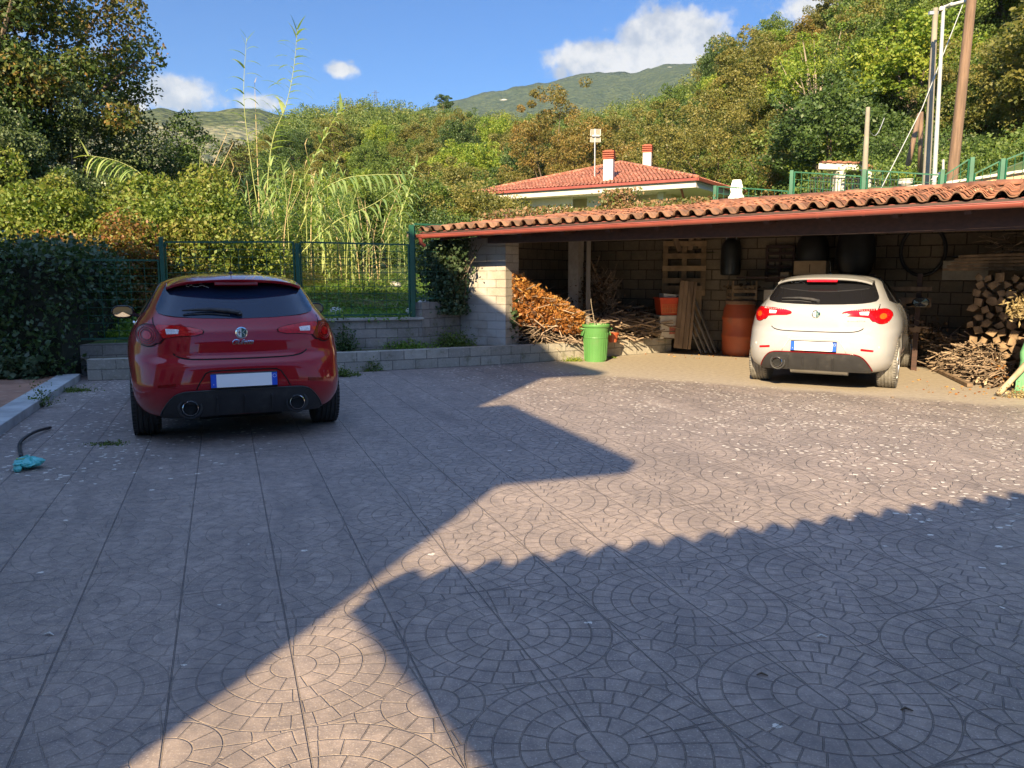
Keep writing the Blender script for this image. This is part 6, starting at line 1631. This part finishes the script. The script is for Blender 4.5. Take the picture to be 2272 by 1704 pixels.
    def tub(root,w0,w1,d0,d1,h,mt,nm,th=.012,rim=.015):
        vs=[(x*a/2,y*b/2,z) for z,a,b in ((0,w0,d0),(h,w1,d1)) for x,y in ((-1,-1),(1,-1),(1,1),(-1,1))]; vi=[(x*(a/2-th),y*(b/2-th),z) for z,a,b in ((th,w0,d0),(h,w1,d1)) for x,y in ((-1,-1),(1,-1),(1,1),(-1,1))]
        mb=MB().add(vs+vi,[(0,3,2,1),(0,1,5,4),(1,2,6,5),(2,3,7,6),(3,0,4,7),(8,9,10,11),(8,12,13,9),(9,13,14,10),(10,14,15,11),(11,15,12,8),(4,5,13,12),(5,6,14,13),(6,7,15,14),(7,4,12,15)])
        for s in (-1,1): mb.bar((-w1/2-rim,s*(d1/2+rim/2),h-.012),(w1/2+rim,s*(d1/2+rim/2),h-.012),.02,.03); mb.bar((s*(w1/2+rim/2),-d1/2,h-.012),(s*(w1/2+rim/2),d1/2,h-.012),.02,.03)
        return mb.build(nm,mt,root,bevel=.006)
    tub(r,.38,.42,.30,.34,.42,M['white_plastic'],'body')
    lb=MB().box((.06,-.166,.16),(.18,.004,.15),M=Matrix.Rotation(R(-3.5),4,'X')); lb.build('faded_print',M['faded_red'],r)
    r2=thing('red_basket','red slatted plastic basket stacked on the white tub','basket',(p.x,p.y+.2,.695),.15,local=True); tub(r2,.37,.44,.30,.35,.32,M['red_plastic'],'body')
    sl=MB(); 
    for k in range(12): x=-.17+.031*k; sl.box((x,-.163,.12),(.012,.008,.17),M=Matrix.Rotation(R(-4),4,'X'))
    for z in (.05,.12,.19): sl.box((0,-.166-(z-.12)*.07,z),(.37,.008,.012))
    sl.build('slats',M['basket_orange'],r2)
    r3=thing('white_carton','white box lying in the red basket','box',(p.x+.02,p.y+.2,1.0),.15,local=True); MB().box((0,0,.03),(.33,.24,.09),M=Matrix.Rotation(R(5),4,'Y')).build('body',M['wall_white'],r3,bevel=.004); MB().box((.10,-.122,.035),(.04,.004,.03)).build('print',M['black_plastic'],r3)
    # pallet on the back wall, standing on another
    def pallet(label,c,rz,W,Hh,nslat,tilt=0,orient='h'):
        r=thing('pallet',label,'pallet',tuple(c),rz,local=True); Mx=Matrix.Rotation(tilt,4,'X')
        for k in range(nslat):
            z=.05+(Hh-.1)*k/(nslat-1); mb=MB(); 
            if orient=='h': mb.box((0,-.04,z),(W,.022,.095))
            else: mb.box((-W/2+.05+(W-.1)*k/(nslat-1),-.04,Hh/2),(.115,.022,Hh))
            mb.v=[tuple(Mx@Vector(v)) for v in mb.v]; mb.t=[g.random()]*len(mb.v); mb.build('slat',M['pallet'],r)
        for x in ((-W/2+.05,0,W/2-.05) if orient=='h' else (.06,Hh/2,Hh-.06)):
            mb=MB(); mb.box((x,.02,Hh/2),(.09,.08,Hh)) if orient=='h' else mb.box((0,.02,x),(W,.08,.09)); mb.v=[tuple(Mx@Vector(v)) for v in mb.v]; mb.build('bearer',M['pallet'],r)
        return r
    rz=-math.atan2(.5366,.8438); 
    def back(u,v,off=.12,z=None):   # point on the shed's back wall for a pixel
        d=ray(u,v); dn=Vector((GX0,GY0,0))+GN*(4.62-off); t=(dn-Vector((0,0,0))).dot(GN)/(d.dot(GN)); return Vector((d.x*t,d.y*t,EYE+d.z*t))
    p=back(1516,656,.25); pallet('upright slatted wooden pallet against the back wall above the crates',(p.x,p.y,p.z),-.25,.80,1.02,5,R(-2))
    p=G(1505,752,.27); pallet('second pallet of wide boards behind the red basket',(p.x+.15,p.y+.55,.27),-.25,.72,.95,6,R(-4),'v')
    p=back(1532,548,.2); r=thing('timber_offcuts','few short timber ends lying on top of the upright pallet','timber',tuple(p),0,local=True)
    for dx,hh,a in ((0,.28,.1),(.16,.20,-.2),(-.26,.34,-.35)): MB().box((dx,0,.08),(.09,.05,hh),M=Matrix.Rotation(a,4,'Y')).build('offcut',M['wood'],r)
    # leaning wide board frame and thin grey slats
    a=G(1512,772,.12); r=thing('leaning_board','wide framed wooden board leaning beside the red basket','board',(a.x,a.y,.12),0,local=True)
    Mx=Matrix.Rotation(R(6),4,'Y')@Matrix.Rotation(R(-9),4,'X'); 
    for x,w,y in ((-.105,.075,0),(-.025,.085,.012),(.065,.09,.012),(.14,.05,0)):
        mb=MB(); mb.box((x,y,.60),(w-.006,.022,1.22)); mb.v=[tuple(Mx@Vector(v)) for v in mb.v]; mb.build('plank',M['wood'],r)
    for z in (.12,1.12):
        mb=MB(); mb.box((.015,.035,z),(.28,.022,.09)); mb.v=[tuple(Mx@Vector(v)) for v in mb.v]; mb.build('cross_batten',M['wood'],r)
    for k in range(4):
        a=G(1556+11*k,786-k*.5,0); bq=Vector((a.x-.42+.02*k,a.y+.35,1.08-.02*k))
        o=MB().bar(a+Vector((0,0,.02)),bq,.058,.022).build('grey_slat',M['wood_grey'],None,bevel=.002); tag(o,'thin grey slat leaning right of the wide board, one of four','slat','leaning grey slats'); 
    # blue drum behind
    p=G(1580,770,0); r=thing('blue_container','blue plastic container half hidden behind the grey slats','container',(p.x-.1,p.y+.35,0),0,local=True); cyl_prof([(.001,.25),(.17,.25),(.19,.3),(.19,.62),(.15,.68),(.001,.69)],'body',M['blue_plastic'],r)
    st=MB().box((0,0,.12),(.34,.3,.25)); st.build('stand',M['concrete'],r)
    # orange barrel with a small fruit crate on its lid
    p=G(1650,791,0); r=thing('orange_barrel','tall orange plastic barrel left of the white car','barrel',(p.x,p.y+.30,0),0,local=True)
    cyl_prof([(.001,0),(.27,0),(.295,.04),(.30,.10),(.305,.30),(.318,.33),(.318,.36),(.305,.39),(.305,.62),(.318,.65),(.318,.68),(.302,.71),(.29,.83),(.26,.89),(.255,.93),(.001,.94)],'body',M['orange'],r,48)
    cyl_prof([(.262,.905),(.272,.915),(.272,.965),(.255,.98),(.001,.985)],'lid',M['lid_brown'],r,40)
    r=thing('fruit_crate','small wooden fruit crate on the lid of the orange barrel','crate',(p.x,p.y+.28,.99),.05,local=True)
    for z in (.03,.15,.22):
        for y in (-.15,.15): MB().box((0,y,z),(.44,.008,.055)).build('slat',M['pallet'],r)
    for x in (-.22,.22):
        for z in (.03,.15): MB().box((x,0,z),(.008,.30,.055)).build('end_slat',M['pallet'],r)
        for y in (-.14,.14): MB().box((x*.95,y,.16),(.03,.03,.34)).build('corner_post',M['pallet'],r)
    MB().box((0,0,.012),(.42,.29,.008)).build('bottom',M['pallet'],r)
    P=np.random.default_rng(3).normal(size=(160,3))*np.array([.12,.08,.03])+np.array([0,0,.22]); V,Fq,TT=leafq(P,.05,.8); o=npmesh('dried_plants',V,Fq,M['lf_deadleaf'],None,tint=TT); o.location=(p.x,p.y+.28,.99); tag(o,'dried plants lying in the fruit crate on the barrel','dried plants')
    # black can hanging on the wall
    p=back(1620,611,.28); r=thing('black_canister','black cylindrical can with a domed top hanging on the back wall','canister',(p.x,p.y,p.z),0,local=True)
    cyl_prof([(.001,0),(.155,0),(.175,.02),(.178,.10),(.178,.46),(.165,.56),(.12,.62),(.07,.65),(.065,.70),(.001,.70)],'body',M['canister'],r,40); MB().tube([(-.10,0,.60),(-.08,0,.76),(.08,0,.76),(.10,0,.60)],.008,6).build('handle',M['metal'],r)
    for k in range(3): pass
    # dark window frame, black sacks and cardboard on the wall behind the white car
    p=back(1730,600,.06); r=thing('old_shutter','dark slatted shutter hung on the back wall left of the black sack','shutter',(p.x,p.y,p.z),rz,local=True)
    for x in (-.23,.23,0): MB().box((x,0,.12),(.04,.04,.66)).build('upright',M['dark_wood'],r)
    for k in range(6): MB().box((0,-.01,-.18+.12*k),(.5,.02,.05)).build('slat',M['dark_wood'],r)
    def sack(label,u,v,w,h,seed,off=.3):
        p=back(u,v,off); r=thing('black_sack',label,'sack',(p.x,p.y,p.z),rz,local=True); mb=MB(); n=20; rows=12; gg=random.Random(seed)
        for i in range(rows+1):
            f=i/rows; z=h*f; rr_=(math.sin(PI*min(.97,(f*.9+.07)))**.22)
            for k in range(n): a=2*PI*k/n; q=rr_*(1+.07*mnoise.noise(Vector((math.cos(a)*2,math.sin(a)*2,f*4+seed)))) ; mb.v.append((w/2*q*math.cos(a),.18*q*math.sin(a),z))
        for i in range(rows):
            for k in range(n): mb.f.append((i*n+k,i*n+(k+1)%n,(i+1)*n+(k+1)%n,(i+1)*n+k))
        mb.f.append(tuple(range(n))[::-1]); mb.f.append(tuple(rows*n+k for k in range(n))); mb.build('bag',M['black_plastic'],r,smooth=True); return r
    sack('bulky black sack hanging on the back wall above the white car roof',1895,612,.62,.86,1); sack('square dark cover hanging left of the bulky black sack',1800,600,.55,.62,2)
    p=back(1800,609,.35); r=thing('cardboard_box','brown cardboard box on the shelf behind the white car aerial','box',(p.x,p.y,p.z),rz,local=True); MB().box((0,0,.11),(.52,.3,.24)).build('carton',M['cardboard'],r,bevel=.004); MB().box((0,-.152,.10),(.012,.003,.14)).build('tape',M['dark_wood'],r)
    p=back(1750,615,.35); r=thing('cardboard_box','narrow cardboard box left of the wider one on the back wall','box',(p.x-.05,p.y,p.z-.05),rz,local=True); MB().box((0,0,.06),(.14,.2,.15)).build('carton',M['cardboard'],r,bevel=.004)
    p=back(1705,665,.3); r=thing('pale_board','pale upright panel between the barrel and the white car','panel',(p.x,p.y,p.z-.2),rz,local=True); MB().box((0,0,.1),(.16,.04,.55)).build('board',M['white_plastic'],r)
    p=back(1830,612,.35); r=thing('wall_shelf','long wooden shelf on the back wall behind the white car','shelf',(p.x,p.y,p.z-.03),rz,local=True); MB().box((-.3,0,0),(2.3,.40,.03)).build('board',M['dark_wood'],r)
    # hanging tyre ring
    p=back(2048,556,.08); r=thing('hanging_hoop','thin black hoop hanging on the back wall right of the white car','hoop',(p.x,p.y,p.z),rz,local=True)
    MB().tube([(.325*math.cos(2*PI*k/40),0,.40*math.sin(2*PI*k/40)) for k in range(41)],.030,10,cap=False).build('ring',M['black_plastic'],r,smooth=True)
    # stacked firewood, each log a thing
    lp=[]
    for k in range(7):
        gg=random.Random(60+k); n=gg.choice([3,4,5]); mb=MB(); ring=[(math.cos(2*PI*i/n+gg.uniform(-.2,.2))*gg.uniform(.75,1.1),math.sin(2*PI*i/n+gg.uniform(-.2,.2))*gg.uniform(.8,1.25)) for i in range(n)]
        vs=[(x*.075,-.2,z*.065) for x,z in ring]+[(x*.073+gg.uniform(-.004,.004),.0,z*.063) for x,z in ring]+[(x*.07,.2,z*.06) for x,z in ring]
        mb.add(vs,[tuple(range(n)),tuple(range(2*n,3*n))[::-1]]+[(i,i+n,(i+1)%n+n,(i+1)%n) for i in range(n)]+[(i+n,i+2*n,(i+1)%n+2*n,(i+1)%n+n) for i in range(n)])
        o=mb.build('firewood_log',M['log'],None,bevel=.004); tag(o,'split log in the firewood stack at the right end of the shed','log','split logs stacked at the right'); lp.append(o)
    def spot(u,v,y): return AT(u,v,y)
    gg=random.Random(8); used=[False]*7
    cnt=0
    for row in range(13):
        z=.12+.105*row; ncol=12
        for col in range(ncol):
            t=7.65+.145*col+.06*(row%2)+gg.uniform(-.02,.02); d=1.75-.0*row+.02*col+gg.uniform(-.03,.03)+.30*0
            q=SH(t,2.85+gg.uniform(-.03,.03),z+gg.uniform(-.012,.012)); k=gg.randrange(7)
            if not used[k]: o=lp[k]; used[k]=True
            else: o=lp[k].copy(); SC.collection.objects.link(o)
            nm='lowest second third fourth fifth sixth seventh eighth ninth tenth eleventh twelfth topmost'.split()[row]; o['label']='split log in the %s row of the firewood stack at right'%nm; o['group']='split logs in the %s row of the stack'%nm
            o.location=q; o.rotation_euler=(gg.uniform(-.08,.08),gg.uniform(0,6.3),rz+gg.uniform(-.12,.12)); s=gg.uniform(.85,1.18); o.scale=(s,s,s); cnt+=1
    # darker boards and beam lying on top of the stack
    r=thing('board_stack','pile of old planks and sticks lying on top of the firewood','planks',tuple(SH(7.9,3.1,1.5)),0,local=True); o0=SH(7.9,3.1,1.5)
    for k in range(5): a=SH(7.2+.05*k,3.1-.05*k,1.50+.045*k)-o0; b_=SH(8.9,3.0-.05*k,1.52+.05*k)-o0; MB().bar(a,b_,.12,.035).build('plank',M['wood'],r)
    mb=MB(); sticks(mb,gg,110,lambda s,t,h:Vector((-.2+1.3*s,-.5*s-.1+.3*t,.18+.3*h)),(.2,.5),(.004,.009)); mb.build('sticks',M['stick'],r)
    p=back(2140,620,.4); r=thing('grey_slab','pale grey slab standing on a shelf above the logs','slab',(p.x,p.y,p.z-.02),rz,local=True); MB().box((0,0,.16),(.62,.05,.30)).build('slab',M['concrete'],r,bevel=.004)
    r=thing('beam_rack','dark timber rack with thick brown beams left of the firewood','rack',tuple(SH(6.6,3.2,0)),rz,local=True)
    for x in (-.35,.30): MB().box((x,0,.72),(.07,.07,1.44)).build('upright',M['dark_wood'],r)
    for z,h in ((.62,.09),(1.02,.14),(1.22,.06)): MB().box((0,-.05,z),(.95,.10,h)).build('beam',M['wood'],r)
    # brushwood with thick logs at the front right
    r=thing('brush_heap','sunlit heap of thin prunings and vine sticks at the shed front right','brush pile',tuple(G(2150,840)+Vector((0,.4,0))),0,local=True); o0=G(2150,840)+Vector((0,.4,0)); mb=MB()
    A0=G(2080,822); A1=G(2235,868)
    def bx(s,t,h): q=A0.lerp(A1,s)+Vector((.28,.85,0))*t*1.25+Vector((.08,.08,0)); return Vector((q.x,q.y,.02+(.20+.42*t*(1-.25*s))*h))-o0
    sticks(mb,gg,760,lambda s,t,h:bx(s,t,h),(.25,.75),(.004,.011),flat=.22,dirn=.6); mb.build('prunings',M['stick'],r)
    P=np.array([tuple(bx(a,b_*.6,c)) for a,b_,c in np.random.default_rng(4).random((420,3))]); V,Fq,TT=leafq(P,.055,.5); npmesh('dry_leaves',V,Fq,M['lf_dry'],r,tint=TT)
    big=MB()
    for k,(u,v,z,l,rd) in enumerate(((2048,800,.10,.52,.10),(2060,790,.27,.55,.09),(2052,780,.42,.45,.075),(2045,770,.53,.4,.06),(2088,806,.10,.45,.085))):
        q=G(u,v,0); q.z=z; dirv=Vector((.80,-.50,0)) if k!=4 else Vector((.85,-.35,0)); a=q+Vector((.1,.25,0)); bb=a+dirv*l
        lg=MB().tube([a,a.lerp(bb,.5)+Vector((0,0,.01)),bb],[rd,rd*1.06,rd*.95],11).build('rough_log',M['log_grey'],None,smooth=True,auto=35)
        tag(lg,['thick weathered log lowest in the small pile right of the white car','second weathered log from the ground in the small pile','weathered log third from the ground in the small pile','thinnest weathered log on top of the small pile','squat weathered log lying in front of the sunlit prunings'][k],'log')
    r=thing('dark_prunings','dark leafy prunings lying on the weathered logs','brush pile',tuple(SH(6.35,3.2,.62)),0,local=True); P=np.random.default_rng(5).normal(size=(1500,3))*np.array([.42,.28,.10]); V,Fq,TT=leafq(P,.07,.5); npmesh('dead_leaves',V,Fq,M['lf_deadleaf'],r,tint=TT)
    mb=MB(); sticks(mb,gg,140,lambda s,t,h:Vector((-.5+s,-.3+.6*t,-.1+.25*h)),(.3,.7),(.004,.009)); mb.build('sticks',M['stick'],r)
    o=MB().bar(G(2052,812)+Vector((0,0,.03)),G(2152,860)+Vector((0,0,.03)),.07,.045).build('floor_batten',M['wood'],None,bevel=.004); tag(o,'weathered batten lying on the concrete in front of the prunings','batten')
    a=G(2214,880)+Vector((0,0,.03)); bq=a+Vector((.38,.10,.36)); o=MB().tube([a,a.lerp(bq,.5),bq],[.035,.032,.038],9).build('propping_stick',M['stick_pale'],None,smooth=True); tag(o,'thick pale stick propped against the green sheet','stick')
    for k,(a,bq) in enumerate(((G(2165,857),G(2205,842)),(G(2185,862),G(2222,812)))):
        a=a+Vector((0,0,.05)); bq=Vector((bq.x,bq.y+.1,.30+.1*k)); o=MB().tube([a,a.lerp(bq,.5)+Vector((0,0,.02)),bq],[.014,.013,.009],7).build('loose_branch',M['stick_pale'],None,smooth=True); tag(o,('curved branch lying across the front of the prunings','thin branch sticking up out of the prunings')[k],'branch')
    # corrugated green sheet wrapping the woodpile at the frame's right edge
    p=G(2240,872); r=thing('green_sheet','torn green corrugated sheet standing at the right edge of the shed','plastic sheet',(p.x,p.y,0),0,local=True)
    vs=[];fs=[]; n=60; L=1.3; gq=random.Random(3); prof=[0,.03,.05,.045,.07,.10,.13,.16,.175,.20]
    rows=26
    for i in range(rows+1):
        f=i/rows; z=1.30*f+.0; x0=.02+.30*f**1.3+.03*math.sin(f*9)+.02*mnoise.noise(Vector((f*12,0,0)))
        for k in range(n+1):
            s=k/n; x=x0+(L-x0)*s; vs.append((x,-.36*x+.018*math.sin((x)*2*PI/.076)+.03*math.sin(z*4),z))
    for i in range(rows):
        for k in range(n): a=i*(n+1)+k; fs.append((a,a+1,a+n+2,a+n+1))
    MB().add(vs,fs).build('sheet',M['net'],r,smooth=True,solid=.004)
    MB().tube([(.17,-.09,.60),(.6,-.27,.62),(1.2,-.47,.64)],.010,6).build('orange_strap',M['basket_orange'],r)
    P=np.random.default_rng(6).normal(size=(260,3))*np.array([.07,.05,.07])+np.array([.05,.12,1.02]); V,Fq,TT=leafq(P,.07,.3); o=npmesh('dry_straw',V,Fq,M['lf_straw'],None,tint=TT); o.location=(p.x+.05,p.y,0); tag(o,'tuft of dry straw poking out above the green sheet','straw',kind='stuff')
def build_yard_bits():
    # bag and hose at the left
    p=G(60,1040); r=thing('plastic_bag','crumpled turquoise plastic bag lying on the concrete at the left','bag',(p.x,p.y,0),0,local=True); mb=MB(); n=26; rows=16
    for i in range(rows+1):
        f=i/rows
        for k in range(n):
            a=2*PI*k/n; rr_=math.sin(PI*max(.02,min(.98,f)))**.7; q=rr_*(1+.35*mnoise.noise(Vector((math.cos(a)*1.8,math.sin(a)*1.8,f*3)))+.15*mnoise.noise(Vector((math.cos(a)*5,math.sin(a)*5,f*9))))
            mb.v.append((.105*q*math.cos(a)+.03*f,.085*q*math.sin(a),.003+.085*f*(1+.5*mnoise.noise(Vector((math.cos(a)*3,math.sin(a)*3,2))))))
    for i in range(rows):
        for k in range(n): mb.f.append((i*n+k,i*n+(k+1)%n,(i+1)*n+(k+1)%n,(i+1)*n+k))
    mb.f.append(tuple(rows*n+k for k in range(n))); mb.build('crumpled_film',M['bag'],r)
    kn=MB().lathe([(.001,-.02),(.022,-.01),(.030,.01),(.018,.03),(.03,.045),(.001,.05)],10,c=(0,-.11,.02),caps=False); kn.build('knot',M['bag'],r); MB().box((-.02,-.02,.083),(.07,.03,.004),M=Matrix.Rotation(.3,4,'Z')).build('yellow_patch',M['lf_bright_plain'],r)
    pts=[G(48,1018),G(44,990),G(60,978),G(85,965),G(112,953)]; pts=[q+Vector((0,0,.018+ (.02 if i in (2,3) else 0))) for i,q in enumerate(pts)]
    o=MB().tube([Vector(q) for q in curve([tuple(q) for q in pts],5)],.014,8).build('black_hose',M['black_plastic'],None,smooth=True); tag(o,'short black hose curving from the turquoise bag over the concrete','hose')
    # rocks in the field
    for k,(u,v,y,s,lb) in enumerate(((743,640,13.0,.11,'small white stone in the shaded grass left'),(948,650,13.3,.24,'large pale rock beside the tall fence post'),(918,657,13.1,.15,'smaller pale rock left of the large one'),(875,556,16.5,.14,'pale stone among the fallen reeds'))):
        q=AT(u,v,y); z=terrain(q.x,q.y); mb=MB(); bm=bmesh.new(); bmesh.ops.create_icosphere(bm,subdivisions=3,radius=s)
        for w in bm.verts: w.co*=1+.28*mnoise.noise(w.co*6+Vector((k*9,0,0))); w.co.z*=.7
        mb.add([w.co.copy() for w in bm.verts],[tuple(w.index for w in f.verts) for f in bm.faces]); bm.free(); o=mb.build('rock',M['pale_rock'],None,smooth=True,auto=30); o.location=(q.x,q.y,z+s*.35); tag(o,lb,'rock')
    # small debris on the yard
    for k,(u,v,lb,mt) in enumerate(((108,1410,'tiny torn white scrap on the concrete at the lower left','wall_white'),(2010,1578,'short dry straw on the concrete at the lower right','stick'),(1822,1415,'tiny white pebble in the shaded concrete pattern','wall_white'),(1980,883,'small dark clod on the concrete behind the white car','bark'),(1690,1500,'small dry leaf on the shaded concrete','stick'))):
        q=G(u,v); o=MB().tube([q+Vector((-.018,0,.005)),q+Vector((0,.006,.009)),q+Vector((.022,-.004,.004))],[.002,.005,.002] if k!=3 else [.012,.02,.01],6).build('debris',M[mt],None); tag(o,lb,'debris')
    # fallen leaves before the shed
    g=np.random.default_rng(14); P=[]
    for k in range(260):
        t=g.uniform(2,9.4); d=g.uniform(3.0,4.4) if t<7 else g.uniform(.6,2.0); q=SH(t,d,.008); P.append((q.x,q.y,.010))
    V,Fq,TT=leafq(np.array(P),.035,.6,flat=.9); V[:,2]=np.maximum(V[:,2],.004); tag(npmesh('fallen_leaves',V,Fq,M['lf_dry'],tint=TT),'scattered dry leaves on the concrete in front of the shed','fallen leaves',kind='stuff')
def more2():
    M['faded_red']=mat('faded_red_print',(.50,.16,.10),.7,var=.3,vscale=30); M['basket_orange']=mat('orange_slats',(.62,.20,.06),.5,var=.15)
    M['lid_brown']=mat('dusty_lid',(.20,.12,.075),.9,var=.3); M['canister']=mat('black_canister_paint',(.022,.024,.027),.35,var=.3,vscale=4,dirt=(.06,.06,.055))
    M['log_grey']=mat('weathered_log',(.30,.22,.13),.9,var=.4,vscale=7,bump=.7,bscale=22,stretch=(1,1,1)); M['stick_pale']=mat('pale_stick',(.40,.31,.20),.85,var=.25)
    M['lf_deadleaf']=leafmat('dead_leaves',[(.025,.018,.008),(.07,.04,.018),(.13,.07,.03)],.15); M['pale_rock']=mat('pale_rock',(.48,.46,.42),.9,var=.15,vscale=10,bump=.4)
    M['lf_bright_plain']=mat('yellow_print',(.35,.45,.05),.5,var=.1)
import time as _t
def step(f,*a):
    s=_t.time(); f(*a); print('STEP',f.__name__,round(_t.time()-s,1),flush=True)
foliage_mats(); extra_mats(); more2()
step(build_low_walls); step(build_ground); step(build_mountains); step(build_shed); step(build_fences); step(build_behind)
step(build_cars); step(build_background); step(build_contents); step(build_yard_bits)
step(build_left_plants); step(build_reeds); step(build_grass); step(build_forest); step(build_special_trees)

def build_haze():
    m,N,out=newmat('haze'); v=N.n('ShaderNodeVolumePrincipled'); v.inputs['Color'].default_value=(.62,.82,1,1); v.inputs['Density'].default_value=.000085; v.inputs['Anisotropy'].default_value=.1
    N.t.links.new(v.outputs[0],out.inputs['Volume'])
    o=MB().box((0,1900,400),(7600,5600,810)).build('haze',m); o['kind']='stuff'; o['label']='thin summer haze over the valley'
step(build_haze)
SC.cycles.volume_bounces=0
